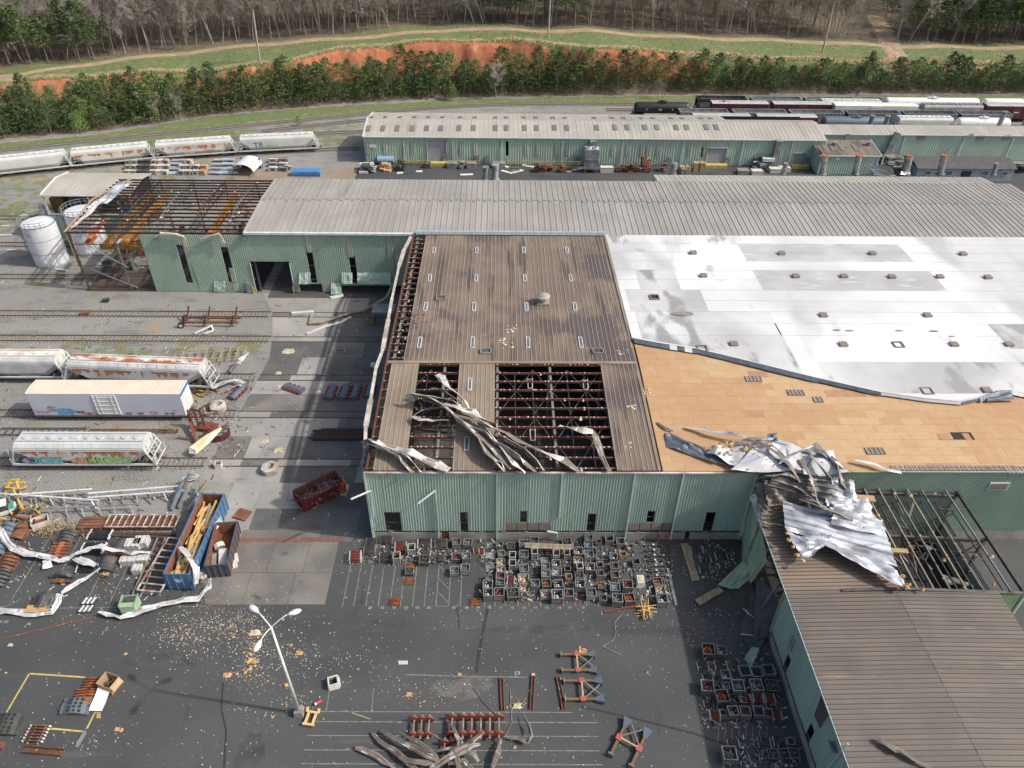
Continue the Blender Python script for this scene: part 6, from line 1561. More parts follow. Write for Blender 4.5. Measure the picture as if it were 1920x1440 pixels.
# string of white hoppers on the left track
def onpath(path,x):
    for i in range(len(path)-1):
        a,c=path[i],path[i+1]
        if a[0]<=x<=c[0]:t=(x-a[0])/(c[0]-a[0]);return a[1]+(c[1]-a[1])*t,math.atan2(c[1]-a[1],c[0]-a[0])
    return path[-1][1],0
HG='white covered hopper cars in a curved string'
for i,(pa,pb,rs,l) in enumerate(((-60,118,None,'clean white hopper car at the left end of the curved string'),(120,286,12,'white hopper car with one heavy rust stain, second of the curved string'),(288,446,15,'white hopper car with a full row of rust streaks and small red lettering'),(448,601,None,'last hopper car of the string with dark green graffiti'))):
    xa,xb=GY(pa,290,0.1+onpath(HOP,G(pa,305).x)[0]).x,GY(pb,280,onpath(HOP,G(pb,290).x)[0]).x
    xm=(xa+xb)/2;ym,an=onpath(HOP,xm);L_=(xb-xa)/math.cos(an)
    o=hopper('hopper_car',l,18.5,hopc,mat('hopper_top_white',(.66,.66,.65),(.56,.56,.55),.8,.5) if i==0 else bpy.data.materials['hopper_top_white'],rustp=rs,group=HG);o.location=(xm,ym,0);o.rotation_euler=(0,0,an);o.scale=(L_/18.5*.985,1,1)
    if i==3:
        for s_,x,z,sz,k in (('TR',-4.2,2.4,1.9,'dk'),('MBOA',-1.2,2.1,1.0,'green')):text('graffiti',s_,sz,graf[k],o,onFront(x,-1.62,z),.004)
    if i==2:
        text('graffiti','SYLVRK',.7,graf['white'],o,onFront(-1.2,-1.62,1.6),.004);text('graffiti','HOEK',.9,graf['red'],o,onFront(3.2,-1.62,1.8),.004)
# rusty hopper with colourful graffiti
qa,qb=GY(20,870,70.1),GY(298,872,70.1)
o=hopper('hopper_car','grey white covered hopper car with heavy rust streaks and colourful graffiti, nearest the camera',18.5,hopc,hopgrey,rustp=31,group='damaged rail cars in the left yard');o.location=((qa.x+qb.x)/2,71.65,0);o.scale=((qb.x-qa.x)/18.9,1,1)
for x,w_,k in ((-4.6,4.6,'blue'),(-.2,2.6,'orange'),(3.4,5.4,'teal'),(-6.9,1.8,'purple')):
    b=MB();rq=random.Random(k);n=9;b.add([(x+math.cos(i*6.283/n)*w_/2*rq.uniform(.85,1.1),-1.611,1.82+math.sin(i*6.283/n)*.62*rq.uniform(.75,1.15)) for i in range(n)],[tuple(range(n))]);b.build('graffiti_fill',mat('graffiti_fill_'+k,tuple(c*.5+.22 for c in {'blue':(.10,.45,.50),'orange':(.6,.3,.12),'teal':(.35,.6,.2),'purple':(.25,.14,.4)}[k]),None,2,.7),o)
for s_,x,z,sz,k in (('OOPZ',-4.6,1.85,1.5,'teal'),('ZI',-6.5,1.7,1.2,'purple'),('AC',.1,1.8,1.5,'orange'),('KROMZ',3.4,1.85,1.6,'green'),('SBK',-7.9,2.6,.9,'dk')):
    text('graffiti',s_,sz*1.06,graf['black'],o,onFront(x,-1.615,z),.002);text('graffiti',s_,sz,graf[k],o,onFront(x+.05,-1.63,z),.004)
# rusty roofed hopper behind the white boxcar
rustroof=mat('rusted_roof_side',(.62,.60,.56),(.40,.15,.07),.35,.8,vec=(.8,1.8,1),lo=.42,hi=.55)
o=hopper('hopper_car','white hopper car with a rust stained roof edge standing askew behind the white boxcar',18.5,mat('hopper_mix',(.62,.62,.60),(.47,.48,.48),.5,.6),rustroof,rustp=8,group='damaged rail cars in the left yard')
a,c=GY(130,705,88.5),GY(390,700,86.5);o.location=((a.x+c.x)/2,88.2,0);o.rotation_euler=(math.radians(-4),0,-.06);o.scale=((c.x-a.x)/18,1,1)
o2=hopper('hopper_car','long grey white hopper car with tan stained roof, cut by the left photo edge',22,bpy.data.materials['hopper_mix'],mat('tan_stained',(.66,.64,.60),(.62,.44,.28),.45,.6,vec=(.6,1.5,1),lo=.45,hi=.6),group='damaged rail cars in the left yard');c2=GY(128,705,88.5);o2.location=(c2.x-11,89.95,0)
# white boxcar
a,c=GY(70,786,79.9),GY(351,786,79.9);L_=c.x-a.x
o=boxcar('white_boxcar','white refrigerated boxcar with peach roof, blue end stripe and small graffiti',20.6,lilac,peach,4.75,plain=True,group='damaged rail cars in the left yard');o.location=((a.x+c.x)/2,81.45,0);o.scale=(L_/20.6,1,1)
b=MB();b.box((10.32,0,2.85),(.05,3.1,3.5));b.build('end_panel',carwhite,o);b=MB();b.box((10.36,0,4.45),(.05,3.1,.38));b.build('blue_stripe',mat('stripe_blue',(.05,.17,.42),None,1,.5),o)
for s_,x,z,sz,k in (('JRDX',-7.6,2.45,.5,'black'),('7020',-7.6,1.95,.5,'black'),('TEOUM',-9.0,1.65,.6,'pink'),('SOB',-5.9,1.75,1.2,'blue'),('HARBOR',-2.6,1.35,.6,'pink'),('TEK',6.1,1.5,.75,'red'),('WW',9.0,1.9,.4,'pink')):
    text('graffiti',s_,sz,graf[k],o,onFront(x,-1.575,z),.003)
for x,w_ in ((-4.0,1.4),(-2.8,.5),(2.6,1.0),(4.2,.9),(7.8,.6),(8.6,.7)):b=MB();b.box((x,-1.57,1.75 if w_>1 else 1.5),(w_,.02,.10));b.box((x,-1.57,1.55 if w_>1 else 1.3),(w_*.7,.02,.08));b.build('stencil_line',graf['black'],o)
b=MB();leaf_cloud(b,RV,(-5.9,-1.5,1.7),.1,1,.1);
b=MB();b.add([(-7.0,-1.566,1.2),(-4.9,-1.566,1.15),(-4.7,-1.566,1.9),(-5.3,-1.566,2.3),(-6.5,-1.566,2.35),(-7.1,-1.566,1.8)],[(0,1,2,3,4,5)]);b.build('graffiti_fill',mat('graf_fill',(.22,.45,.70),None,1,.7),o)
# ------------------------------------------------------------------ yard stock
RY=random.Random(21)
def heapm(b,w,l,z,kind,n,q):
    for _ in range(n):
        x,y=q.uniform(-w/2,w/2)*.85,q.uniform(-l/2,l/2)*.85;a=q.uniform(0,3.1)
        if kind=='bar':L_=q.uniform(.25,.8)*w;b.bar((x-math.cos(a)*L_/2,y-math.sin(a)*L_/2,z+q.uniform(-.05,.12)),(x+math.cos(a)*L_/2,y+math.sin(a)*L_/2,z+q.uniform(-.05,.12)),q.uniform(.04,.10),mi=q.choice([0,0,1]))
        else:blob(b,(x,y,z+q.uniform(-.05,.08)),q.uniform(.08,.2),q.choice([0,0,0,1]),.8)
def binp(seed,shell,rim,cont,kind='bar',w=1.1,l=1.2,h=.85,mesh=False,n=16):
    q=random.Random(seed);t=thing('scrap_bin','','bin',(0,0,0));b=MB();th=.05
    for s in (-1,1):b.box((s*(w/2-th/2),0,h/2+.1),(th,l,h));b.box((0,s*(l/2-th/2),h/2+.1),(w-2*th,th,h))
    b.box((0,0,.14),(w-2*th,l-2*th,.06));b.build('bin_walls',shell,t)
    b=MB()
    for s in (-1,1):b.bar((s*w/2,-l/2-.03,h+.1),(s*w/2,l/2+.03,h+.1),.08);b.bar((-w/2,s*l/2,h+.1),(w/2,s*l/2,h+.1),.08)
    for sx in (-1,1):
        for sy in (-1,1):b.box((sx*w/2,sy*l/2,h/2+.05),(.08,.08,h+.1))
    if mesh:
        for k in range(4):b.bar((-w/2,-l/2-.01,.25+k*h/4),(w/2,-l/2-.01,.25+k*h/4),.04)
    b.build('rim_frame',rim,t);b=MB();heapm(b,w-.1,l-.1,h*.72+(0 if cont[0] is not dark else -.3),kind,n,q);b.build('contents',cont,t)
    return Proto(t)
def rackp(seed,m,ends,nx=1,ny=7,w=1.7,l=1.7,h=1.1,layers=2):
    q=random.Random(seed);t=thing('casting_rack','','rack',(0,0,0))
    for L in range(layers):
        for k in range(ny):
            b=MB();y=-l/2+(k+.5)*l/ny;z=.18+L*h/layers
            b.bar((-w/2,y,z),(-w*.2,y,z+.09),l/ny*.36,.14);b.bar((-w*.2,y,z+.09),(w*.2,y,z+.09),l/ny*.4,.17);b.bar((w*.2,y,z+.09),(w/2,y,z),l/ny*.36,.14)
            for s in (-1,1):b.box((s*w/2,y,z),(.14,l/ny*.5,.16),mi=1)
            b.build('casting',[m,ends],t)
    b=MB()
    for s in (-.6,.6):b.box((s*w*.45,0,.05),(.12,l,.1))
    b.build('skid',plank,t);return Proto(t)
lining=[dark,dsteel]
PB={
 'd':binp(1,steel,lsteel,[dsteel,lsteel],n=22),'e':binp(2,steel,lsteel,lining,n=10),'m':binp(3,steel,lsteel,[dsteel,steel],mesh=True,n=26),
 'r':binp(4,steel,lsteel,[rust,rustred],'blob',n=26),'o':binp(5,dsteel,steel,[orangec,rust],'blob',n=26),'s':binp(6,steel,lsteel,[lsteel,silver],n=26),
 'w':binp(7,lsteel,gutter,[dark,rustred],w=.85,l=1.1,h=1.25,n=8),'t':binp(8,cardboard,cardboard,[dark,steel],w=.95,l=1.0,h=.9,n=8),
 'b':binp(9,dsteel,steel,[dsteel,steel],h=.6,n=22),'x':binp(10,plank,plank,[paperw,orangec],'blob',h=.5,n=18),
 'v':binp(11,steel,lsteel,[paperw,steel],'blob',n=20),'z':binp(12,dsteel,dsteel,[slateb,graf['blue']],'blob',n=16)}
PR={'K':rackp(1,dsteel,lsteel),'R':rackp(2,rustred,whitem,ny=6,w=1.3,l=1.6),'Q':rackp(3,orangec,rustred,ny=5,w=1.2,l=1.2,h=.5,layers=1),'G':rackp(4,silver,lsteel,ny=6,w=1.3,l=1.2,h=.7,layers=1),'L':rackp(5,dsteel,whitem,ny=9,w=1.6,l=1.5,h=.5,layers=1)}
DESC={'d':'grey steel bin of dark scrap','e':'pale rimmed empty looking steel bin','m':'mesh sided steel bin of black parts','r':'steel bin of dark red parts','o':'bin of orange rusty castings','s':'steel bin of silver grey rods','w':'tall narrow white bin','t':'tan box shaped bin','b':'low black bin','x':'wooden tray of pale and orange odds','v':'bin heaped with white scrap','z':'black bin with blue contents','K':'rack of black castings with bright ends','R':'rack of red castings with white ends','Q':'low rack of orange castings','G':'wrapped bundle of silver parts','L':'low rack of black bars'}
BAYX=[(n,px) for n,px in (('01',695),('02',717),('03',739),('04',762),('05',783),('06',804),('07',851),('08',875),('09',896),('10',917),('11',939),('12',960),('13',982),('14',1003),('15',1025),('16',1049),('17',1068),('18',1093))]
items=[]
def add7(L):
    for x,y,w,k in L:items.append((640+x/4.8,960+y/4.8,w/4.8,k))
def add8(L):
    for x,y,w,k in L:items.append((1000+x/4.8,960+y/4.8,w/4.8,k))
add7([(268,320,100,'K'),(252,400,105,'K'),(405,310,112,'K'),(395,470,112,'K'),(530,385,105,'R'),(632,395,66,'w'),(500,478,66,'w'),(745,330,130,'L'),(745,400,120,'L'),(895,345,115,'K'),(745,490,95,'b'),(885,468,95,'K'),
 (1038,335,80,'d'),(1138,335,80,'m'),(1032,460,78,'r'),(1125,470,80,'s'),(1018,585,82,'d'),(1115,572,82,'m'),(1215,385,50,'R'),(1262,385,50,'R'),(1335,335,88,'G'),(1340,430,88,'G'),(1338,520,88,'G'),(1425,345,62,'v'),(1440,425,66,'d'),
 (1435,500,80,'x'),(1437,570,80,'x'),(1525,355,70,'b'),(1540,455,60,'w'),(1540,530,62,'w'),(1640,350,82,'m'),(1642,450,84,'m'),(1645,575,86,'d'),(1735,320,80,'d'),(1738,438,56,'w'),(1835,470,80,'G'),(1838,560,78,'s'),(1840,632,82,'s'),(1845,715,82,'o'),
 (1330,640,62,'d'),(1318,725,90,'v'),(1320,805,88,'v'),(1432,640,82,'r'),(1430,690,80,'d'),(1420,800,95,'r'),(1528,655,66,'R'),(1545,800,110,'b'),(1640,660,100,'x'),(1648,745,90,'x'),(1745,712,82,'d'),(1838,795,90,'x'),
 (615,530,80,'Q'),(612,580,76,'b'),(605,660,80,'Q'),(482,850,88,'Q'),(1203,850,90,'Q'),(123,470,105,'R')])
add8([(195,330,45,'e'),(205,455,60,'w'),(205,525,80,'v'),(210,620,92,'s'),(225,720,85,'v'),(215,830,105,'v'),(300,330,85,'b'),(300,440,55,'w'),(305,560,60,'e'),(318,632,60,'t'),(318,805,90,'r'),(400,345,88,'L'),(405,420,86,'v'),(405,500,86,'x'),(415,568,60,'w'),(412,625,80,'b'),(420,725,92,'v'),
 (498,300,78,'d'),(495,355,78,'s'),(500,450,84,'d'),(510,560,86,'v'),(520,800,92,'m'),(585,310,56,'r'),(587,385,56,'m'),(590,458,58,'d'),(595,530,60,'e'),(600,612,66,'r'),(612,712,66,'o'),(628,830,66,'r'),(682,300,78,'e'),(705,392,84,'L'),(722,465,74,'v'),(728,548,78,'r'),(735,625,78,'r'),(735,745,92,'s'),(755,860,96,'d'),
 (785,320,78,'e'),(805,438,62,'t'),(868,360,60,'v'),(925,505,72,'e'),(848,730,92,'r'),(865,845,92,'o'),(1118,685,80,'o'),(1145,760,92,'x'),(1158,860,100,'v'),(1480,380,110,'L'),(1555,460,100,'L'),(1550,560,100,'L'),(1700,440,110,'L')])
# area beside the wing: zoom origin (1160,1160) factor 4.8
def add9(L):
    for x,y,w,k in L:items.append((1160+x/4.8,1160+y/4.8,w/4.8,k))
add9([(805,375,115,'o'),(925,360,90,'v'),(765,470,105,'L'),(928,465,115,'L'),(810,575,95,'L'),(960,580,90,'v'),(1135,555,105,'e'),(1242,560,105,'e'),(1350,545,105,'e'),(798,698,115,'r'),(883,680,56,'e'),(960,670,72,'d'),(1075,690,115,'m'),(1240,685,115,'d'),(1385,680,115,'b'),
 (815,805,90,'L'),(928,800,120,'o'),(1038,790,88,'z'),(1115,785,60,'e'),(870,935,95,'R'),(938,898,60,'e'),(1025,915,95,'v'),(1135,918,95,'r'),(1255,915,95,'e'),(1345,910,80,'e'),(1040,1175,110,'L'),(1320,1170,120,'L'),(1460,1165,120,'L'),(1550,1160,70,'r'),
 (995,1320,130,'m'),(1100,1310,70,'L'),(1230,1300,95,'L'),(1390,1285,95,'b'),(1490,1285,95,'b'),(1580,1280,95,'b'),(1430,935,80,'R')])
for k in range(3):items.append((1400+k*22,1324,19,'R'))
cols={}
recs=[]
for px,py,w,k in items:
    p=G(px,py);pr=(PB.get(k) or PR.get(k));base_w={'w':.85,'t':.95,'K':1.7,'R':1.3,'Q':1.2,'G':1.3,'L':1.6}.get(k,1.1)
    mpp=(HC/math.sin(math.radians(37.5)+math.atan((py-720)/FPX)))/FPX*math.cos(math.atan((py-720)/FPX));wd=w*mpp*.93
    recs.append([px,py,p,k,wd/base_w,wd])
right=[r for r in recs if r[0]>1285];main_=[r for r in recs if r[0]<=1285]
used={}
def place(r,label):
    px,py,p,k,s,wd=r;pr=PB.get(k) or PR.get(k);dep={'K':1.7,'R':1.6,'w':1.1,'Q':1.2,'G':1.2,'L':1.5}.get(k,1.2)*s*.92
    n=used.get(label,0);used[label]=n+1
    
    pr.put((p.x,p.y+dep/2,.006),RY.uniform(-.09,.09),label,'bins stored along the hall wall' if px<=1285 else 'bins stored beside the wing wall',(s,s*.92,max(.5,min(1.15,s*RY.uniform(.75,1.15)))),'rack' if k in PR else 'bin')
for px0 in sorted(set(round(r[0]) for r in main_)):pass
def bay(px,py):
    X=G(px,py).x
    if px>1105:return '%s column right of bay 18'%['first','second','third','fourth','fifth','last'][int(min(5,max(0,(px-1105)//24)))] if px<1255 else 'in the dark corner'
    n,q=min(BAYX,key=lambda b_:abs(G(b_[1],1137).x-X));return 'above bay number '+n
ordn=['nearest the wall']+[w+' from wall' for w in 'second third fourth fifth sixth seventh eighth ninth tenth'.split()]
bc={}
for r in sorted(main_,key=lambda r:(r[1])):
    bn=bay(r[0],r[1]) if r[0]>683 else 'at the hall corner';i=bc.get(bn,0);bc[bn]=i+1
    place(r,DESC[r[3]]+' '+bn+', '+ordn[min(i,9)])
rows9=[('uppermost row',1268),('second row',1292),('third row',1315),('fourth row',1340),('fifth row',1365),('row below hatched lines',1415),('lowest row',1500)]
bc={}
for r in sorted(right,key=lambda r:r[0]):
    if r[1]<1190:place(r,DESC[r[3]]+' in the dark corner by the hall, '+('left' if r[0]<1315 else 'right'));continue
    rn=next(n for n,y in rows9 if r[1]<=y);i=bc.get(rn,0);bc[rn]=i+1
    place(r,DESC[r[3]]+', '+['first','second','third','fourth','fifth','sixth','seventh','eighth','ninth','tenth'][min(i,9)]+' from left, '+rn+' by the wing')
for k_,pr in list(PB.items())+list(PR.items()):
    if not pr.used:print('unused proto',k_)
# ---- simple placed things
def T(name,lbl,cat,px,py,rz=0,grp=None,dz=.006):p=G(px,py);return thing(name,lbl,cat,(p.x,p.y,dz),rz,grp)
def gbeam(px1,py1,px2,py2,w,h,m,name,lbl,cat,z=.0,grp=None,n=1,sec='box'):
    a,c=G(px1,py1),G(px2,py2);t=thing(name,lbl,cat,a,0,grp);d=(c-a)
    s_=Vector((-d.y,d.x,0)).normalized()
    for k in range(n):
        o=s_*(k-(n-1)/2)*w*1.15;b=MB()
        if sec=='I':
            b.bar(o+Vector((0,0,z+.03)),o+d+Vector((0,0,z+.03)),w,.04);b.bar(o+Vector((0,0,z+h)),o+d+Vector((0,0,z+h)),w,.04);b.bar(o+Vector((0,0,z+h/2)),o+d+Vector((0,0,z+h/2)),.04,h)
        elif sec=='U':b.bar(o+Vector((0,0,z+.03)),o+d+Vector((0,0,z+.03)),w,.04);b.bar(o+s_*w*.45+Vector((0,0,z+h/2)),o+s_*w*.45+d+Vector((0,0,z+h/2)),.05,h);b.bar(o-s_*w*.45+Vector((0,0,z+h/2)),o-s_*w*.45+d+Vector((0,0,z+h/2)),.05,h)
        else:b.bar(o+Vector((0,0,z+h/2)),o+d+Vector((0,0,z+h/2)),w,h)
        b.build('beam' if n==1 else 'bar',m,t)
    return t
gbeam(1365/4.8+0,0,0,0,.1,.1,plank,'x','','') if False else None
def plankset(px1,py1,px2,py2,w,lbl,name='plank_sheet',m=plank):
    a,c=G(px1,py1),G(px2,py2);t=thing(name,lbl,'planks',a);d=c-a;s_=Vector((-d.y,d.x,0)).normalized()
    for k in range(3):b=MB();o=s_*(k-1)*w/3;b.bar(o+Vector((0,0,.10+.01*k)),o+d+Vector((0,0,.12)),w/3-.03,.06);b.build('plank',m,t)
    for k in range(4):b=MB();o=d*(.1+.27*k);b.bar(o-s_*w/2+Vector((0,0,.05)),o+s_*w/2+Vector((0,0,.05)),.1,.06);b.build('batten',m,t)
plankset(1283,1020,1304,1090,.9,'long weathered plank panel lying before the hall door at the right')
plankset(984,1034,1071,1038,.75,'weathered plank panel lying over the bins above bay numbers 13 to 16')
C.objects[-1]
for o in list(C.objects)[-12:]:
    if o.name.startswith('plank_sheet') and 'above bay numbers 13' in o.get('label',''):o.location.z=1.0
gbeam(1132,1149,1190,1137,.22,.14,rustred,'red_beam','thin red and white beam lying by the bin of orange castings at the lot edge','beam')
gbeam(1252,1067,1268,1136,.3,.15,lsteel,'steel_channel','slim grey steel channel standing free right of the bins','beam')
t=T('wire_lattice','grey wire lattice on the asphalt left of the slim steel channel','lattice',1252,1105)
for k in range(5):b=MB();b.bar((-.6,-1.2+k*.6,.08),(.5,-1.2+k*.6,.08),.05);b.build('rod',lsteel,t)
for k in range(4):b=MB();b.bar((-.5+k*.33,-1.5,.1),(-.6+k*.33,1.6,.1),.05);b.build('rod',lsteel,t)
t=T('stick_heap','crosswise heap of yellow wooden sticks on the asphalt','wood heap',1210,1146)
for k in range(26):b=MB();a=RY.uniform(-.3,.3)+(1.57 if k%2 else 0);x,y=RY.uniform(-.55,.55),RY.uniform(-.6,.6);b.bar((x-math.cos(a)*.75,y-math.sin(a)*.75,.08+k*.02),(x+math.cos(a)*.75,y+math.sin(a)*.75,.1+k*.02),.07);b.build('stick',lumber,t)
t=T('white_tub','worn white tub standing alone right of the bins','tub',1200,1093)
b=MB();b.loft([[(-.5,-.7,0),(.5,-.7,0),(.5,.7,0),(-.5,.7,0)],[(-.38,-.55,.7),(.38,-.55,.7),(.38,.55,.7),(-.38,.55,.7)]]);b.build('tub_body',paperw,t);b=MB();b.box((0,0,.72),(.4,.75,.04));b.build('tub_opening',insul,t)
# row of black bars (springs) right of the bins
for k in range(7):
    t=T('black_casting','black bar casting right of the bins, number %s from the wall'%['one','two','three','four','five','six','seven'][k],'casting',1224+k*1.2,1025+k*9.5,RY.uniform(-.1,.1),'black bar castings in a column');b=MB();b.bar((-.9,0,.2),(.9,0,.2),.22,.2);b.bar((-.6,.15,.35),(.6,.15,.35),.15);b.build('bar_body',dsteel,t);b=MB();b.box((0,0,.36),(.22,.25,.12));b.build('bright_centre',whitem,t)
# fallen green sheets
crumple('fallen_green_sheet',(G(1345,1097,.3),G(1368,1103,.3),G(1408,1068,2.2),G(1392,1052,2.4)),6,14,.3,[greenold,greenold],ribs=6,axis=1,label='pale green curved wall sheet lying against the broken wall corner',cat='wall sheet',seed=51)
crumple('fallen_green_sheet',(G(1365,1104,.3),G(1385,1103,.4),G(1415,1075,1.6),G(1402,1068,2.0)),6,14,.3,[green2,greenold],ribs=6,axis=1,label='darker green wall sheet folded beside the pale green curved sheet',cat='wall sheet',seed=52)
crumple('fallen_green_sheet',(G(1302,1125,.2),G(1312,1136,.2),G(1357,1108,.5),G(1346,1100,.5)),14,6,.12,[plank,greenold],ribs=4,axis=0,label='straight yellowed green sheet lying on the asphalt left of the curved sheet',cat='wall sheet',seed=53)
crumple('ground_tarp',(G(1388,1180,.15),G(1412,1240,.12),G(1440,1190,.3),G(1410,1110,.3)),10,14,.25,[shingle,shingle],label='dark grey sheet lying along the foot of the broken wing wall',cat='sheet',seed=54)
for pts,l in ((((1393,1140),(1403,1150),(1413,1158)),'upper yellow strip on the dark sheet by the broken wall'),(((1389,1189),(1400,1190),(1414,1192)),'lower yellow strip on the dark sheet by the broken wall')):ribbon('yellow_strip',[(G(a,c,.6),.2) for a,c in pts],.25,l,'strip',top=insul,bot=insul)
# light pole
B_=G(562,1338);T_=GY(508,1175,B_.y);t=thing('street_lamp','white lamp post with three curved arms standing alone on the asphalt','street lamp',(B_.x,B_.y,.006))
H_l=T_.z;dx=(T_.x-B_.x)
b=MB();b.cyl((0,0,.5),(dx,0,H_l),.17,.09,n=12);b.build('post',whitem,t,smooth=True)
b=MB();b.loft([[(-.45,-.45,0),(.45,-.45,0),(.45,.45,0),(-.45,.45,0)],[(-.38,-.38,.7),(.38,-.38,.7),(.38,.38,.7),(-.38,.38,.7)]]);b.build('footing',sootg,t)
for hx_,hy_ in ((482,1151),(548,1156),(488,1212)):
    # heads about level with the top of the mast
    E_=G(hx_,hy_,H_l+.35 if hx_!=488 else H_l-.1);e=Vector((E_.x-B_.x,E_.y-B_.y,E_.z));s0=Vector((dx,0,H_l-.1));arm=e-s0;L_=Vector((arm.x,arm.y,0))
    b=MB();prev=s0
    for k in range(1,8):u=k/7;p=s0+L_*u*.82+Vector((0,0,(e.z-s0.z)*u+.45*math.sin(u*math.pi*.5)));b.cyl(prev,p,.055,.05,n=6,caps=False);prev=p
    ao=b.build('lamp_arm',whitem,t)
    d=L_.normalized();sd_=Vector((-d.y,d.x,0));b=MB();st=prev;secs=[]
    for u,w_,h_ in ((0,.08,.06),(.25,.2,.14),(.6,.3,.18),(.95,.24,.14),(1.15,.08,.05)):
        c=st+d*u*1.0;secs.append([c+sd_*w_*math.cos(a)+Vector((0,0,h_*math.sin(a))) for a in [i*math.pi/4 for i in range(8)]])
    b.loft(secs);b.build('lamp_head',whitem,ao,smooth=True)
# dumpster and containers
def openbox(name,lbl,cat,p1,p2,w,h,m,mi_,ribs=10,grp=None,taper=0):
    a,c=G(*p1),G(*p2);d=c-a;L_=d.length;rz=math.atan2(d.y,d.x);t=thing(name,lbl,cat,((a.x+c.x)/2,(a.y+c.y)/2,.006),rz,grp);th=.08
    b=MB()
    for s in (-1,1):b.box((0,s*(w/2-th/2),h/2+.15),(L_,th,h));b.box((s*(L_/2-th/2),0,h/2+.15),(th,w-2*th,h))
    b.box((0,0,.2),(L_-.1,w-.1,.1));b.build('box_shell',m,t)
    b=MB()
    for s in (-1,1):b.box((0,s*(w/2-th-.02),h/2+.2),(L_-.2,.02,h-.1));b.box((s*(L_/2-th-.02),0,h/2+.2),(.02,w-.24,h-.1))
    b.box((0,0,.27),(L_-.2,w-.2,.02));b.build('rusty_lining',mi_,t)
    b=MB()
    for s in (-1,1):b.bar((-L_/2,s*w/2,h+.15),(L_/2,s*w/2,h+.15),.12);b.bar((s*L_/2,-w/2,h+.15),(s*L_/2,w/2,h+.15),.12)
    b.build('top_rail',m,t)
    for k in range(ribs+1):
        for s in (-1,1):b=MB();b.box((-L_/2+k*L_/ribs,s*(w/2+.05),h/2+.12),(.09,.10,h));b.build('side_rib',m,t)
    for s in (-1,1):
        for k in range(4):b=MB();b.box((s*(L_/2+.05),-w/2+.2+k*(w-.4)/3,h/2+.12),(.10,.09,h));b.build('end_rib',m,t)
    return t,L_
t,L_=openbox('dumpster','dark red open skip of scrap angled on the shadowed apron','dumpster',(562,950),(640,912),2.5,1.6,redb,rust,7)
b=MB();heapm(b,L_-.5,2.0,1.0,'bar',60,RY);b.build('scrap_load',[rust,lsteel],t,kind='stuff')
b=MB();heapm(b,L_-.6,1.9,1.05,'blob',22,RY);b.build('scrap_load',[dsteel,rustred],t,kind='stuff')
t,L_=openbox('scrap_container','long blue open container filled with yellow timber','container',(342,1106),(408,955),2.7,2.5,blue,rust,13)
q=RY
for k in range(115):
    x=q.uniform(-L_/2+.8,L_/2-1.6);
    if -1.0<x<1.2 and q.random()<.8:continue
    a=q.gauss(0,.28);l=q.uniform(1.0,3.4);y=q.uniform(-.85,.85);z=q.uniform(1.1,2.2);x=max(-L_/2+l/2+.3,min(L_/2-l/2-.3,x))
    b=MB();b.bar((x-math.cos(a)*l/2,y-math.sin(a)*min(l/2,.9),z),(x+math.cos(a)*l/2,y+math.sin(a)*min(l/2,.9),z+q.uniform(-.3,.3)),q.uniform(.14,.32),q.uniform(.1,.22));b.build('timber',lumber if q.random()<.82 else plank,t)
b=MB()
for z,w_ in ((1.75,.9),(1.45,.6)):b.box((-L_/2-.06,.0,z),(.03,w_,.12))
b.build('stencil_line',graf['white'],t)
t,L_=openbox('scrap_container','shorter dark blue rusty open container beside the long blue one','container',(412,1082),(432,1002),2.4,1.9,mat('container_dark_blue',(.05,.085,.14),(.13,.075,.055),.7,.7),rust,6)
b=MB();b.bar((-L_*.35,-.3,.6),(-.2,-.1,1.3),.9,.3);b.cyl((.0,.3,1.3),(.4,.5,1.5),.6,n=10);b.build('white_duct_scrap',paperw,t);b=MB()
for k in range(3):b.bar((-L_*.4,.5+k*.2,.5),(-.8,.6+k*.15,1.3),.16)
b.build('post_scrap',sootg,t)
gbeam(448,975,462,958,.5,.25,rust,'rusty_beam','bundle of short rusty beams right of the long blue container','beam',n=3)
# trusses and frames left of the container
def latt(name,lbl,p1,p2,w,m,cat='frame',n=8,z=.3,grp=None,mr_=None):
    a,c=G(*p1),G(*p2);t=thing(name,lbl,cat,a,0,grp);d=c-a;s_=Vector((-d.y,d.x,0)).normalized()*w/2
    for s in (-1,1):b=MB();b.bar(s_*s+Vector((0,0,z)),d+s_*s+Vector((0,0,z)),.13);b.build('side_rail',m,t)
    for k in range(n+1):o=d*(k/n);b=MB();b.bar(o-s_+Vector((0,0,z)),o+s_+Vector((0,0,z)),.12);b.build('rung',mr_ or m,t)
    return t
latt('ladder_truss','long white and rusty ladder frame lying left of the blue container, farther one',(205,985),(336,985),1.9,mat('chipped_white',(.55,.52,.48),(.28,.16,.11),1.6,.8),n=11,z=.8)
t=gbeam(152,985,328,983,.4,.4,rust,'rusty_beam_stack','long stack of rusty brown beams inside the chipped white ladder frame','beam',n=4,z=.1)
latt('ladder_truss','chipped white ladder frame leaning along the long blue container',(283,1118),(340,1020),2.6,bpy.data.materials['chipped_white'],n=8,z=.9)
latt('ladder_truss','rusty channel frame left of the chipped ladder frame',(257,1125),(305,1014),.9,sootg,n=10,z=.5,mr_=rust)
gline_=None
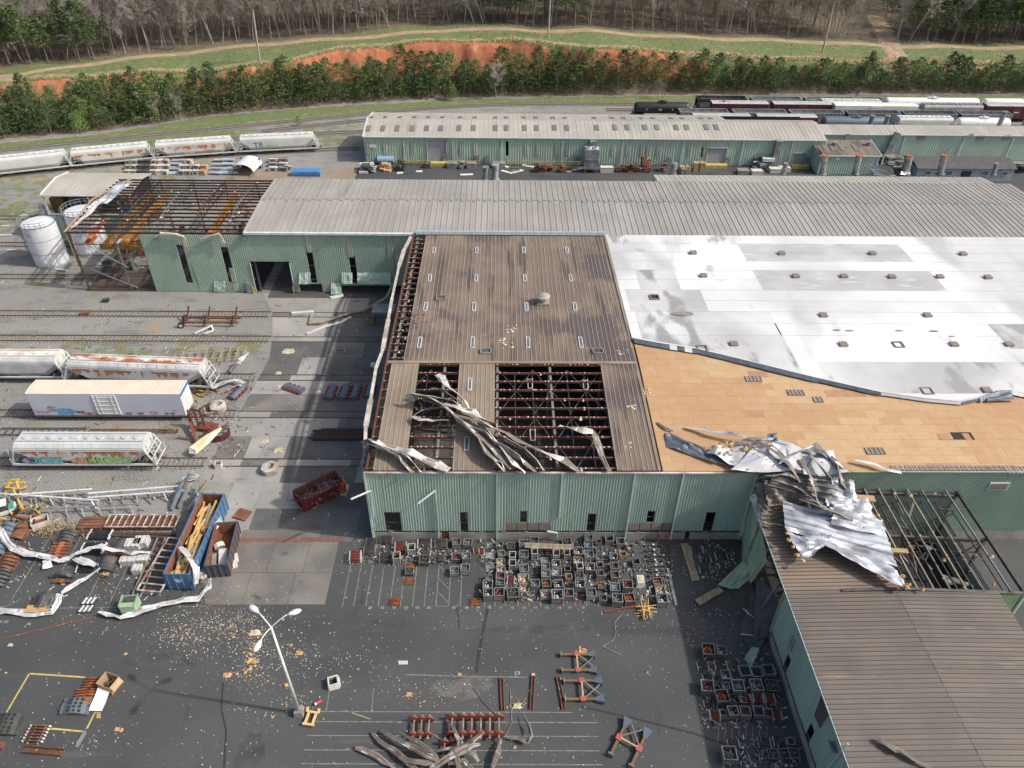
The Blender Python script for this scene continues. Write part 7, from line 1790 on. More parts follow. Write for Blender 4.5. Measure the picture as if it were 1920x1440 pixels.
for i,(p1,p2,l) in enumerate((((20,928),(172,917),'upper white pipe rail in the wrecked rail heap at the left'),((0,925),(185,938),'slanting white pipe crossing the wrecked rail heap'),((165,925),(350,910),'white pipe rail reaching the yellow ended posts'),((165,933),(345,920),'second white pipe rail below the first near the yellow ended posts'),((45,955),(260,945),'lower pipe rail with rusty bands'))):
    a,c=G(*p1,.9),G(*p2,1.1);t=thing('pipe_rail',l,'pipe rail',a,0,'wrecked pipe rails');b=MB();b.cyl((0,0,0),c-a,.11,n=6);b.build('pipe',whitem if i!=4 else lsteel,t)
    for k in range(7):b=MB();o=(c-a)*(.08+.14*k);b.bar(o,o+Vector((RY.uniform(.2,.6),RY.uniform(-1.1,-.5),-.9)),.14);b.build('leg',lsteel,t)
t=T('yellow_tubework','bright yellow tubular frame at the left end of the pipe rails','frame',30,925)
for a,c in (((-1.2,-.4,0),(-.6,.8,1.4)),((.9,-.4,0),(.2,.8,1.4)),((-1.2,.5,1.0),(1.2,.7,1.2)),((-1,.1,.9),(1,-.2,.9)),((0,0,.9),(2.1,-2.6,.2)),((-.6,.8,1.4),(.5,.9,1.5)),((.9,.9,.3),(1.2,-.4,1.2))):b=MB();b.bar(a,c,.22);b.build('tube',yellow,t)
t=T('yellow_post_cluster','grey and yellow posts fallen together above the blue container','posts',345,950)
for k in range(9):b=MB();x,y=RY.uniform(-2.4,1.2),RY.uniform(-1.5,1.5);e=(x+RY.uniform(.6,1.6),y+RY.uniform(1,2.6),RY.uniform(1.4,2.6));b.bar((x,y,.3),e,.3);b.bar(Vector((x,y,.3)).lerp(Vector(e),.6)+Vector((0,0,.18)),Vector(e)+Vector((0,0,.18)),.2,.06,mi=1) if k%2 else None;b.build('post',[lsteel,line_y],t)
for k,pts in enumerate((((340,905,.8),(352,892,1.4),(372,893,2.4)),((345,912,.8),(356,903,1.4),(366,900,2.0)),((350,925,1),(371,928,2.2),(377,950,.6)))):ribbon('torn_strip',[(G(*p),.6*k) for p in pts],1.0,['white ragged sheet on top of the yellow ended posts','second ragged sheet on the yellow ended posts','curved white strip around the right of the posts'][k],'metal strip',top=whitem,bot=silver,group='torn sheets on the fallen posts')
# cart / buggy at left edge
t=T('utility_buggy','small white and dark buggy partly cut by the left photo edge','buggy',12,962,.5)
b=MB();b.box((0,0,.55),(2.4,1.3,.5));b.build('buggy_body',carwhite,t);b=MB();b.box((-.2,0,1.7),(1.5,1.3,.08));b.build('buggy_roof',carwhite,t)
for x in (-.8,.5):
    for y in (-.6,.6):b=MB();b.bar((x,y,.8),(x,y,1.7),.06);b.build('roof_post',dsteel,t)
for x in (-.8,.8):
    for y in (-.65,.65):b=MB();b.cyl((x,y-.1,.3),(x,y+.1,.3),.3,n=12);b.build('wheel',rubber,t)
b=MB();b.box((-.1,0,.95),(1.2,1.1,.3));b.build('seat',dsteel,t);b=MB();b.box((.7,0,.84),(.7,1.1,.1));b.build('green_bonnet',mat('buggy_green',(.05,.30,.22),None,1,.6),t)
t=T('scrap_heap','heap of yellow and rusty steel parts right of the buggy','scrap heap',42,975)
for k in range(30):b=MB();x,y=RY.uniform(-1.8,2.2),RY.uniform(-1.5,1.3);b.bar((x,y,RY.uniform(.1,.4)),(x+RY.uniform(-1.4,1.4),y+RY.uniform(-.9,.9),RY.uniform(.2,1.5)),RY.uniform(.1,.22));b.build('part',[yellow,rust,rust,dsteel][k%4],t)
t=T('open_box','open wooden box with red contents at the end of the scrap heap','box',78,983,.5);b=MB()
for s in (-1,1):b.box((s*.9,0,.4),(.1,1.2,.8));b.box((0,s*.6,.4),(1.8,.1,.8))
b.box((0,0,.1),(1.8,1.2,.08));b.build('box_shell',gutter,t);b=MB();b.box((0,0,.35),(1.6,1.0,.1));b.build('contents',rustred,t)
# rows of arched castings in the left lot
def archp(m,w=1.9,d=.30,hh=.55,hole=False):
    t=thing('arched_casting','','casting',(0,0,0));b=MB();n=8;secs=[]
    for i in range(n+1):
        u=i/n*2-1;x=u*w/2;z=.12+hh*(1-u*u);hgt=.16+.12*(1-u*u);secs.append([(x,-d/2,z-hgt),(x,d/2,z-hgt),(x,d/2,z),(x,-d/2,z)])
    b.loft(secs);b.build('arch',m,t)
    for s in (-1,1):b=MB();b.box((s*w/2,0,.14),(.22,d+.04,.26));b.build('end_block',m,t)
    if hole:
        b=MB()
        for s in (-.35,0,.35):b.box((s*w*.6,-.0,.13+hh*.9),(.24,d*.5,.07))
        b.build('pocket',dark,t)
    return Proto(t)
ar_r,ar_k,ar_s,ar_g=archp(rust),archp(dsteel),archp(slateb,2.0,.45,.7),archp(mat('casting_blue_grey',(.14,.165,.19),(.10,.12,.14),1,.6),2.3,.42,.35,True)
def row(pr,p1,p2,n,lbl,grp,s=1,rz=0,z=.006):
    a,c=G(*p1),G(*p2)
    for k in range(n):p=a.lerp(c,k/max(1,n-1));pr.put((p.x+RY.uniform(-.05,.05),p.y,z),rz+RY.uniform(-.05,.05),lbl,grp,s)
row(ar_r,(10,1068),(28,1030),7,'rusty arched casting, lower rusty row at the left edge','lower rusty arched castings')
row(ar_r,(30,1012),(44,988),8,'rusty arched casting in the upper rusty row below the dry weeds','upper rusty arched castings')
row(ar_k,(-6,1100),(8,1074),5,'black arched casting below the rusty row, left edge','black arched castings at the left edge')
row(ar_s,(-6,1040),(18,990),7,'slate coloured heavy casting piled at the left edge','slate castings at the left edge',1.1)
row(ar_k,(122,1018),(130,1000),4,'black arched casting above the orange centred ones','black arched castings above the orange ones',1.15)
row(ar_k,(196,1072),(206,1050),6,'black arched casting right of the folded white strip','black arched castings right of the white strip',1.1)
row(ar_k,(222,1035),(233,1018),5,'black arched casting beside the white wrapped bundles','black arched castings by the white bundles',1.1)
def discp():
    t=thing('orange_casting','','casting',(0,0,0));b=MB();b.bar((-.95,0,.2),(.95,0,.2),.3,.25);b.build('bar_body',rust,t);b=MB();b.cyl((0,0,.2),(0,0,.42),.26,n=12);b.build('centre_disc',orangec,t);return Proto(t)
dp=discp()
row(dp,(108,1046),(118,1022),5,'rusty bar with orange disc below the black arches','orange centred castings',1.1)
row(dp,(117,1093),(118,1097),1,'single black and orange bar casting lying right of the parking line',None)
row(dp,(205,1044),(214,1043),2,'rusty bar casting between the two black casting rows','rusty bars between black rows')
row(ar_k,(117,1083),(119,1085),1,'single black arched casting above the single orange bar casting',None,1.2)
def barp():
    t=thing('axle_bar','','bar',(0,0,0));b=MB();b.cyl((-1.05,0,.2),(1.05,0,.2),.10,n=8);b.build('shaft',blackp,t)
    for s in (-1,1):b=MB();b.cyl((s*1.0,0,.2),(s*1.12,0,.2),.14,n=8);b.build('bright_end',whitem,t)
    return Proto(t)
bp_=barp()
row(bp_,(184,1012),(194,994),7,'black shaft with bright ends, upper stack','upper stack of black shafts',1.15)
row(bp_,(172,1040),(180,1022),7,'black shaft, middle stack under the white strip','middle stack of black shafts',1.15)
row(bp_,(164,1074),(168,1060),5,'black shaft with bright ends, lower stack','lower stack of black shafts',1.1)
row(ar_k,(78,1142),(90,1120),7,'black casting strapped under two bright bars','strapped black castings',1.15)
for px in (78,95):
    a,c=G(px-4,1138,.9),G(px+6,1118,.9);o=MB().bar((0,0,0),c-a,.1).build('strap_bar',lsteel);o.location=a;tag(o,'left bright bar across the strapped black castings' if px==78 else 'right bright bar across the strapped black castings','bar')
for px,py in ((166,1133),(160,1148)):
    for k in range(3):t=T('striped_casting','small black and white banded casting, %s bundle'%('upper' if py<1140 else 'lower'),'casting',px+k*3,py-k*4,.05,'small banded castings');b=MB();b.bar((-.7,0,.15),(.7,0,.15),.28,.22);b.build('casting_body',dsteel,t);b=MB();[b.box((x,0,.28),(.22,.26,.06)) for x in (-.45,0,.45)];b.build('white_band',whitem,t)
for i,(px,py,w_,d_) in enumerate(((252,1025,1.6,1.2),(268,1020,1.5,1.2),(243,1056,1.7,.8),(270,1054,1.2,.8),(260,1072,1.0,.9))):
    t=T('wrapped_bundle',['left white wrapped bundle on the dark castings','right white wrapped bundle on the dark castings','long white box below the white bundles','short white box beside the long white box','pale box below the white boxes'][i],'bundle',px,py,.05);b=MB();b.box((0,0,.4),(w_,d_,.8));b.build('wrapping',paperw,t);b=MB();[b.box((x*w_/3,0,.41),(.06,d_+.03,.83)) for x in (-1,0,1)];b.build('strap',plinth,t)
t=T('green_machine','pale green machine cabinet at the lower end of the rusty frames','machine',248,1142,.1);b=MB();b.box((0,0,.7),(1.5,1.5,1.4));b.build('cabinet',ggreen,t);b=MB();b.box((0,.2,1.42),(1.2,.8,.06));b.build('panel',dsteel,t);b=MB();b.bar((-.8,-.7,1.5),(-.8,.8,1.5),.08);b.bar((.8,-.7,1.5),(.8,.8,1.5),.08);b.build('handle_bar',ggreen,t)
for px,py in ((255,1122),(198,1076)):o=crumple('insulation_lump',(G(px-6,py+5,.3),G(px+6,py+4,.3),G(px+5,py-4,.8),G(px-5,py-5,.8)),6,6,.5,[insulo,insul],seed=px,label='orange lump of insulation %s'%('above the green machine' if px==255 else 'below the dense black castings'),cat='insulation')
# long white strips on the left lot
WS=[([(-8,985,1.2,.2),(10,1012,1.0,.2),(25,1028,.9,.3),(50,1038,.6,.1),(90,1044,.5,.1),(110,1051,.5,.3)],1.25,'wide white strip curving from the left edge over the rusty castings'),
 ([(108,1052,.5,.1),(130,1046,.6,.2),(165,1030,1.3,.2),(188,1023,1.4,.1),(215,1032,1.2,.3),(250,1037,1.1,.1),(282,1036,.9,.1)],.9,'grey white strip arching over the black shafts to the bundles'),
 ([(140,1047,.8,.1),(162,1054,.9,.2),(180,1060,.8,.1)],1.2,'short blunt white strip below the arching strip'),
 ([(188,1065,.8,.2),(160,1085,.5,.2),(135,1098,.4,.2),(115,1112,.4,.2)],.75,'white strip running diagonally down left from the blunt strip'),
 ([(112,1114,.5,.3),(108,1130,.4,.2),(98,1146,.3,.1),(70,1150,.3,.1),(40,1147,.3,.1),(0,1146,.3,.1),(-30,1145,.3,.1)],1.2,'wide white and orange strip running to the left edge below the strapped castings'),
 ([(185,1147,.5,.6),(205,1153,.3,.3),(228,1158,.4,.1)],1.1,'brown end of the long strip at the foot of the green machine'),
 ([(225,1158,.4,.2),(250,1150,.4,.1),(290,1137,.5,.1),(330,1128,.5,.1),(372,1122,.5,.2),(392,1100,.6,.6),(394,1085,1.0,.8)],1.15,'long white strip passing in front of the blue container'),
 ([(338,1025,3.0,.4),(352,1040,3.0,.3),(368,1065,2.9,.5),(368,1095,1.6,.8)],.9,'grey strip folded over the side of the long blue container'),
 ([(385,1065,.5,.6),(378,1075,.8,.4),(384,1085,.8,.2)],1.0,'curled white piece between the two blue containers'),
 ([(410,965,1.2,.9),(414,978,1.6,.6),(404,992,1.8,.4)],.9,'white curled strip at the right flank of the long blue container')]
dirtyw=mat('dirty_white_sheet',(.64,.65,.66),(.42,.42,.41),.6,.5,stain=[(1.5,.60,(.30,.28,.25),V1)])
for pts,w_,l in WS:ribbon('white_strip',[(G(a,c,z),r) for a,c,z,r in pts],w_*.85,l,'metal strip',top=dirtyw,bot=tanback,group='long torn white strips on the left lot',fold=.13)
o=crumple('white_scrap_sheet',(G(80,1068,.3),G(98,1063,.3),G(96,1050,.5),G(80,1052,.5)),6,6,.3,[whitem,whitem],seed=61,label='crumpled white sheet hanging off the wide white strip',cat='sheet')
b=MB();b.add([(0,0,.05),(.9,.1,.06),(.9,.8,.15),(0,.9,.1)],[(0,1,2,3),(3,2,1,0)]);o=b.build('orange_board',insulo);o.location=G(45,1149,.42);o.scale=(2.6,1.0,1);tag(o,'orange brown panel on the lower white strip','panel')
gbeam(5,1198,175,1158,.14,.08,rust,'rust_pipe','long thin rusty pipe lying diagonally on the asphalt below the white strip','pipe')
for px,py,l in ((438,1050,'upper'),(436,1060,'lower')):t=T('square_plate',l+' pale square panel lying right of the shorter blue container','panel',px,py,.4);b=MB();b.box((0,0,.2),(1.1,1.2,.15),rx=.15);b.build('panel_body',paperw,t)
# bottom left group
row(Proto(rackp(21,orangec,rustred,ny=7,w=1.5,l=1.7,h=.45,layers=1).o),(175,1290),(175,1290),1,'upper rack of orange castings beside the cardboard box',None,1.15)
row(Proto(rackp(22,orangec,rust,ny=6,w=1.6,l=1.5,h=.45,layers=1).o),(160,1309),(160,1309),1,'lower rack of orange castings above the blue grey castings',None,1.15)
row(ar_g,(140,1337),(148,1316),4,'blue grey casting with square pockets below the orange racks','blue grey pocketed castings',1.05)
row(archp(mat('casting_olive',(.085,.085,.07),(.055,.06,.055),1,.6),2.3,.42,.35,True),(8,1376),(20,1345),5,'dark olive casting with square pockets at the lower left edge','dark pocketed castings at the left',1.05)
row(Proto(rackp(23,rust,whitem,ny=6,w=1.5,l=1.5,h=.4,layers=1).o),(70,1378),(70,1378),1,'rack of rusty castings with loose bar at the lower left',None,1.15)
gbeam(46,1407,118,1413,.6,.35,rust,'channel_beam','rust brown channel beam at the lower left','beam',sec='U');gbeam(-10,1402,8,1400,.6,.4,rust,'channel_beam','rust brown beam end cut by the left photo edge','beam')
gbeam(144,1402,160,1372,.28,.15,lsteel,'steel_channel','short grey steel channel at the corner of the yellow square','beam')
t=T('cardboard_box','open cardboard box tipped beside the orange racks','box',209,1288,-.35);b=MB()
for s in (-1,1):b.box((s*.75,0,.6),(.05,1.3,1.2),ry=s*.12);b.box((0,s*.65,.6),(1.5,.05,1.2))
b.build('box_walls',cardboard,t);b=MB();b.box((.95,0,1.0),(.6,1.2,.04),ry=.9);b.build('box_flap',cardboard,t);b=MB();heapm(b,1.2,1.0,.5,'bar',8,RY);b.build('contents',[dsteel,plank],t)
crumple('ribbed_sheet',(G(167,1333,.25),G(192,1333,.3),G(208,1291,.6),G(185,1287,.7)),16,10,.12,[whitem,whitem],ribs=8,ribh=.05,axis=1,seed=71,label='white ribbed sheet metal lying on the blue grey castings',cat='roof sheet')
# middle bottom
t=T('open_tub','square white rimmed tub lying open on the asphalt right of the lamp post','tub',626,1283,.3);b=MB()
for s in (-1,1):b.box((s*.5,0,.35),(.12,1.0,.7),ry=-s*.2);b.box((0,s*.5,.35),(1.0,.12,.7),rx=s*.2)
b.build('tub_walls',paperw,t);b=MB();b.box((0,0,.12),(.9,.9,.1));b.build('tub_inside',dark,t)
t=T('yellow_cradle','small orange yellow steel cradle right of the lamp post foot','cradle',583,1350,-.15)
for a,c in (((-.35,-.7,.25),(-.35,.7,.25)),((.35,-.7,.25),(.35,.7,.25)),((-.55,-.6,.3),(.55,-.6,.3)),((-.55,.6,.3),(.55,.6,.3)),((-.55,.6,.3),(-.55,.95,.5)),((.55,.6,.3),(.55,.95,.5))):b=MB();b.bar(a,c,.2);b.build('cradle_bar',mat('cradle',(.66,.45,.20),None,1,.7) if a[0]==-.35 and c[1]==.7 and 'cradle' not in bpy.data.materials else bpy.data.materials['cradle'],t)
t=T('red_canister','little red and white canister on the asphalt right of the lamp post','canister',599,1318,.6);b=MB();b.cyl((-.25,0,.2),(.25,0,.2),.18,n=10);b.build('canister_body',redp,t);b=MB();b.cyl((-.45,0,.2),(-.25,0,.2),.14,n=8);b.build('cap',carwhite,t)
t=T('white_plate','white plate lying alone on the asphalt between lamp post and bay 07','plate',756,1243,0);b=MB();b.box((0,0,.05),(.9,.4,.05));b.build('plate_body',paperw,t)
def wheelset():
    t=thing('railway_wheelset','','wheelset',(0,0,0));b=MB();b.cyl((0,-1.0,.46),(0,1.0,.46),.085,n=10);b.cyl((0,-.25,.46),(0,.25,.46),.10,n=10);b.build('axle',mat('axle_steel',(.26,.23,.21),(.20,.12,.09),1,.5),t)
    for s in (-1,1):
        b=MB();b.cyl((0,s*.68,.46),(0,s*.80,.46),.44,n=20);b.cyl((0,s*.64,.46),(0,s*.69,.46),.48,n=20);b.cyl((0,s*.8,.46),(0,s*.86,.46),.16,n=12);b.build('wheel',mat('wheel_red',(.26,.075,.045),(.20,.06,.04),1.5,.6) if 'wheel_red' not in bpy.data.materials else bpy.data.materials['wheel_red'],t)
        b=MB();b.cyl((0,s*1.0,.46),(0,s*1.12,.46),.12,n=10);b.build('bearing',lsteel,t)
    return Proto(t)
wp=wheelset()
for i,px in enumerate((776,790,804,847,868,884,901,918,935)):
    p=G(px,1366);wp.put((p.x,p.y-.1+(.0 if i<3 else .1),.006),RY.uniform(-.02,.02),['leftmost wheelset of the small group of three','middle wheelset of the small group of three','right wheelset of the small group of three','first wheelset from left in the group of six, with a yellow tag','second wheelset in the group of six','third wheelset in the group of six','fourth wheelset in the group of six','fifth wheelset in the group of six','rightmost wheelset in the group of six'][i],'red railway wheelsets at the bottom',1.02 if i<3 else 1.12)
for i,px in enumerate((833,850)):p=G(px,1412);wp.put((p.x,p.y,.006),0,'red wheelset buried under the torn strips, '+['left','right'][i]+' one','red wheelsets under the torn strips')
def trestle():
    t=thing('red_trestle','','trestle',(0,0,0))
    for s in (-1,1):
        b=MB();b.bar((-1.9,s*.95,.3),(1.0,s*.95,.3),.22,.25);b.build('olive_beam',mat('olive_beam',(.20,.12,.05),(.13,.10,.06),1,.7) if 'olive_beam' not in bpy.data.materials else bpy.data.materials['olive_beam'],t)
        b=MB();b.box((-.25,s*.95,.45),(.55,.5,.12));b.build('red_plate',mat('trestle_red',(.40,.09,.08),None,1,.7) if 'trestle_red' not in bpy.data.materials else bpy.data.materials['trestle_red'],t)
        b=MB();b.loft([[(.9,s*.95-.15,.1),(.9,s*.95+.15,.1),(.9,s*.95+.15,.4),(.9,s*.95-.15,.4)],[(1.75,s*.95-.42,.05),(1.75,s*.95+.42,.05),(1.75,s*.95+.42,.55),(1.75,s*.95-.42,.55)]]);b.build('grey_foot',slateb,t)
        b=MB();b.box((-1.95,s*.95,.3),(.1,.5,.5));b.build('end_plate',sootg,t)
        b=MB();b.bar((-.1,s*.9,.4),(1.5,-s*.55,.35),.12);b.build('cross_bar',steel,t)
    b=MB();b.bar((-.25,-.8,.45),(-.25,.8,.45),.16);b.build('cross_bar',insulo,t)
    return Proto(t)
tp=trestle()
for (px,py,rz,l,s) in ((1090,1245,0,'uppermost of the red steel trestles on the asphalt',.92),(1100,1297,0,'middle red steel trestle with the largest grey feet',1.0),(1185,1393,1.02,'tilted red steel trestle at the bottom near the wing',1.05)):
    p=G(px,py);tp.put((p.x-.2,p.y,.006),rz,l,'red steel trestles',s)
for p1,p2,l in (((940,1272),(943,1333),'left of the three rusty beams lying on the asphalt'),((1000,1268),(996,1331),'middle of the three rusty beams lying on the asphalt'),((1046,1270),(1057,1331),'right of the three rusty beams lying beside the trestle')):
    gbeam(*p1,*p2,.32,.22,rust,'rusty_beam',l,'beam',sec='U',grp='three rusty beams')
gbeam(659,1337,694,1349,.12,.08,plank,'timber_stick','thin wooden stick lying right of the yellow cradle','stick')
BS=[([(698,1373,.4,.2),(725,1398,.5,.3),(755,1420,.5,.2),(790,1450,.5,.2)],.8,'grey strip at the left of the torn pile, second from left'),
 ([(666,1402,.3,.1),(695,1412,.4,.2),(720,1428,.4,.1),(745,1445,.3,.1)],.8,'leftmost grey strip of the torn pile'),
 ([(715,1370,.5,.3),(755,1392,1.2,.4),(800,1415,1.4,.2),(828,1428,1.0,.3)],1.0,'brown strip at upper left of the torn pile'),
 ([(748,1372,.8,.2),(775,1385,1.4,.3),(800,1402,1.6,.2),(822,1420,1.2,.1)],.7,'second brown strip above the first in the torn pile'),
 ([(735,1408,.4,.5),(760,1425,.8,.2),(800,1430,.9,.1),(835,1430,.8,.1)],.8,'flat brown strip at the lower left of the torn pile'),
 ([(805,1440,.6,.2),(840,1420,1.4,.2),(875,1402,1.6,.3),(900,1395,1.2,.5)],1.1,'broad tan strip rising to the right in the torn pile'),
 ([(838,1350,.4,.4),(852,1368,1.0,.6),(862,1390,1.4,.3),(860,1445,1.2,.2)],.9,'grey strip bent down from the wheelsets through the pile'),
 ([(865,1408,1.2,.2),(885,1392,1.6,.4),(900,1378,1.2,.9),(907,1373,.8,.5)],.9,'twisted white and brown piece under the fifth wheelset'),
 ([(940,1388,.6,.9),(935,1408,.8,.4),(928,1425,.8,.2),(925,1450,.6,.2)],.9,'brown strip hanging down at the right of the pile'),
 ([(950,1383,.3,.2),(972,1383,.5,.1),(990,1392,.6,.2),(995,1380,.8,.9),(992,1362,.8,.9),(981,1340,.6,.5)],.7,'bent tan strip standing apart right of the wheelsets'),
 ([(872,1405,1.6,.1),(890,1415,1.5,.4),(898,1428,1.2,.2)],1.1,'triangular tan piece in the middle of the pile'),
 ([(840,1432,1.0,.2),(870,1425,1.3,.4),(890,1445,1.0,.3)],.8,'dark strip end at the bottom of the pile'),
 ([(818,1408,1.2,.1),(845,1402,1.5,.1),(853,1415,1.2,.3),(868,1450,.8,.3)],.6,'curved grey channel piece in the middle of the pile')]
for pts,w_,l in BS:ribbon('torn_strip',[(G(a,c,z*.8),r) for a,c,z,r in pts],w_*.66,l,'metal strip',fold=.22,group='pile of torn strips at the bottom',top=tanback,bot=whiteback)
def cable(px,lbl,m=lsteel,r=.03,z=.06):
    Q=[G(a,c,z) for a,c in px];base=Q[0].copy();b=MB()
    for i in range(len(Q)-1):
        for k in range(4):
            a,c=Q[i].lerp(Q[i+1],k/4),Q[i].lerp(Q[i+1],(k+1)/4);b.bar(a-base,c-base,r*2)
    o=b.build('loose_cable',m);o.location=base;tag(o,lbl,'cable')
cable([(1168,1148),(1152,1168),(1155,1185),(1150,1200),(1130,1212),(1145,1220),(1165,1228)],'thin pale cable snaking down from bay 18')
cable([(745,1356),(765,1352),(778,1372),(800,1368),(830,1390)],'thin cable crossing the three wheelsets')
cable([(888,1290),(905,1315),(930,1340),(940,1345)],'thin branch like cable above the group of six wheelsets',bark)
cable([(957,1295),(958,1335),(960,1355),(945,1385)],'curved cable right of the group of six wheelsets')
cable([(0,1138),(15,1136),(30,1128),(40,1122)],'pale curved cable above the lower white strip at the left')
# objects of the left railway yard
t=T('pipe_trailer','rusty pipe rack trailer with a white wheel between the tracks','trailer',398,608)
for s in (-.7,.7):b=MB();b.bar((-4.6,s,.8),(4.6,s,.8),.25);b.build('frame_rail',rust,t)
for x in (-3.9,-.5,3.9):
    b=MB();b.bar((x,-1,.8),(x,1.0,.8),.2);b.bar((x-.3,-1,.8),(x+.3,-1.1,2.4),.2);b.bar((x-.3,1,.8),(x+.3,1.3,2.6),.2);b.build('stake',purl,t)
for y in (-1.1,1.1):b=MB();b.cyl((-4.6,y-.2,.5),(-4.6,y+.2,.5),.5,n=14);b.cyl((-4.6,y-.24,.5),(-4.6,y+.24,.5),.28,n=10,mi=1);b.build('wheel',[rubber,carwhite],t)
gpipe('bent_pipe',[G(365,625,.2),G(385,616,.4),G(397,610,.5),G(400,620,.3),G(382,626,.2)],.25,whitem,'bent white pipe lying against the pipe rack trailer','pipe')
t=T('yellow_stair','small yellow steel stair lying on the gravel above the tank cars','stair',182,681,.1)
for s in (-.5,.5):b=MB();b.bar((-1.2,s,.2),(.6,s+.3,1.4),.14);b.build('stringer',yellow,t)
for k in range(5):b=MB();b.bar((-1.0+k*.35,-.5,.35+k*.22),(-1.0+k*.35,.6,.35+k*.22),.14);b.build('tread',yellow,t)
b=MB();b.bar((.6,0,1.2),(2.6,-.2,.7),.14);b.build('handrail',yellow,t)
crumple('white_scrap_sheet',(G(196,680,.2),G(216,682,.2),G(210,668,.8),G(200,667,.8)),5,4,.3,[paperw,paperw],seed=81,label='small white sheet at the end of the yellow stair',cat='sheet')
for p1,p2,m,l,w_ in (((330,678),(462,668),yellow,'yellow railed walkway section lying near the concrete apron',2.6),((213,694),(330,690),yellow,'yellow walkway section lying behind the rusty roofed hopper',1.4)):
    latt('walkway_section',l,p1,p2,w_,mat('walkway_tan',(.42,.36,.17),(.25,.20,.12),1,.7) if 'walkway_tan' not in bpy.data.materials else bpy.data.materials['walkway_tan'],'walkway',9,.9)
for k,(pts,w_,l) in enumerate((([(432,698,.5,.3),(445,682,1.2,.6),(460,668,1.4,.3)],1.3,'crumpled tan strip at the right end of the yellow walkway'),([(438,690,.8,.8),(450,675,1.6,.2),(466,662,1.4,.4)],1.0,'white strip standing beside the crumpled tan strip'),([(398,728,.5,.2),(418,718,.9,.3),(440,712,.9,.2),(458,718,.6,.2)],1.2,'silver sheet lying right of the rusty roofed hopper'),([(425,733,.5,.1),(445,722,.6,.2),(465,722,.5,.3),(470,712,.5,.2)],.7,'brown strip end below the silver sheet'))):
    ribbon('torn_strip',[(G(a,c,z),r) for a,c,z,r in pts],w_,l,'metal strip',top=[tanback,whitem,silver,tanback][k],bot=whiteback,group='torn strips at the edge of the apron')
def shell(lbl,px,py,rz,s=1,red=True,grp='black and red half pipe castings on the apron'):
    t=T('half_pipe_casting',lbl,'casting',px,py,rz,grp);t.scale=(s,s,s);b=MB();n=8;L_=3.2
    for x0,sg in ((-L_/2,1),):
        secs=[[(x,math.cos(a)*.55,.15+math.sin(a)*.5) for a in [math.pi*i/n for i in range(n+1)]]+[(x,-.45,.1),(x,.45,.1)] for x in (-L_/2,L_/2)];b.loft(secs)
    b.build('half_pipe',slateb,t)
    for s_ in (-1,1):b=MB();[b.box((-L_/2+.4+k*.8,s_*.62,.25),(.45,.25,.35)) for k in range(4)];b.build('side_lugs',mat('lug_red',(.22,.045,.05),None,1,.7) if 'lug_red' not in bpy.data.materials else bpy.data.materials['lug_red'],t)
    return t
for i,(px,py,rz) in enumerate(((621,738,1.5),(646,738,1.5),(667,738,1.5),(694,735,1.5),(447,738,1.25),(552,731,-.45))):
    shell(['leftmost upright half pipe casting in the shadow by the hall','second half pipe casting from the left in the shadow','third half pipe casting from the left in the shadow','half pipe casting touching the hall wall','half pipe casting at the apron edge beside the wreck','half pipe casting lying slanted alone on the apron'][i],px,py,rz)
t=thing('rail_stack','stack of dark rusty rails lying in the shadow by the left hall wall','rails',(G(585,818).x,G(585,818).y,.006))
for k in range(16):b=MB();y=-.9+(k%8)*.28;z=.15+(k//8)*.25;b.bar((RY.uniform(-.3,.3)+(.8 if k>10 else 0),y,z),(8.2+RY.uniform(-.5,.4),y,z),.14,.16);b.build('rail',mat('dark_rail',(.085,.055,.042),(.06,.045,.038),1,.7) if k==0 else bpy.data.materials['dark_rail'],t)
# wrecked vehicles / crumpled loader pieces
def wreck(name,lbl,px,py,parts,n,size,mats_,seed):
    q=random.Random(seed);t=T(name,lbl,'wreckage',px,py)
    for k in range(n):
        x,y=q.uniform(-size,size),q.uniform(-size*.7,size*.7);z=q.uniform(.1,size*.35);a=q.uniform(0,3.1);l=q.uniform(.5,1.3)*size*.7;b=MB()
        b.bar((x,y,z),(x+math.cos(a)*l,y+math.sin(a)*l*.7,z+q.uniform(-.1,.5)*size*.4+.1),q.uniform(.1,.3),q.uniform(.06,.2));b.build('twisted_member',mats_[k%len(mats_)],t)
    return t
t=wreck('wrecked_rack','dark red twisted steel rack with upright stakes beside the apron',388,818,None,16,2.1,[rustred,dsteel,rust],5)
for x in (-2.2,-1.4,-.6):b=MB();b.bar((x,1.5,.3),(x-.3,1.9,3.0),.22);b.build('stake',purl,t)
b=MB();b.bar((-2.8,2.2,1.2),(-.8,-1.6,.4),.35,.5);b.bar((-1.5,1.8,.5),(1,1.2,.5),1.6,.1);b.build('side_channel',rustred,t)
b=MB()
for i in range(10):
    a0,a1=[math.pi*(1.0+1.1*k/10) for k in (i,i+1)];b.bar((1.4+math.cos(a0)*1.6,.1+math.sin(a0)*1.3,.5),(1.4+math.cos(a1)*1.6,.1+math.sin(a1)*1.3,.5),.3,.7)
b.build('curved_hood',maroon,t)
b=MB();A_,B2=G(362,845,.9),G(414,803,2.0);base=A_.copy();base.z=0
b.loft([[A_-base+Vector((x,y,z)) for x,y,z in ((-.5,-.3,-.2),(.5,-.5,-.2),(.5,-.3,.35),(-.4,.1,.5))],[(A_.lerp(B2,.45))-base+Vector((x,y,z)) for x,y,z in ((-.5,-.3,-.2),(.5,-.3,-.2),(.4,-.1,.4),(-.4,.2,.4))],[B2-base+Vector((x,y,z)) for x,y,z in ((-.15,-.1,-.1),(.15,-.1,-.1),(.1,0,.15),(-.1,.1,.15))]])
o=b.build('folded_panel',mat('folded_white',(.66,.65,.60),(.62,.58,.30),.8,.6));o.location=base;tag(o,'folded white and yellow panel leaning on the dark red twisted rack','panel')
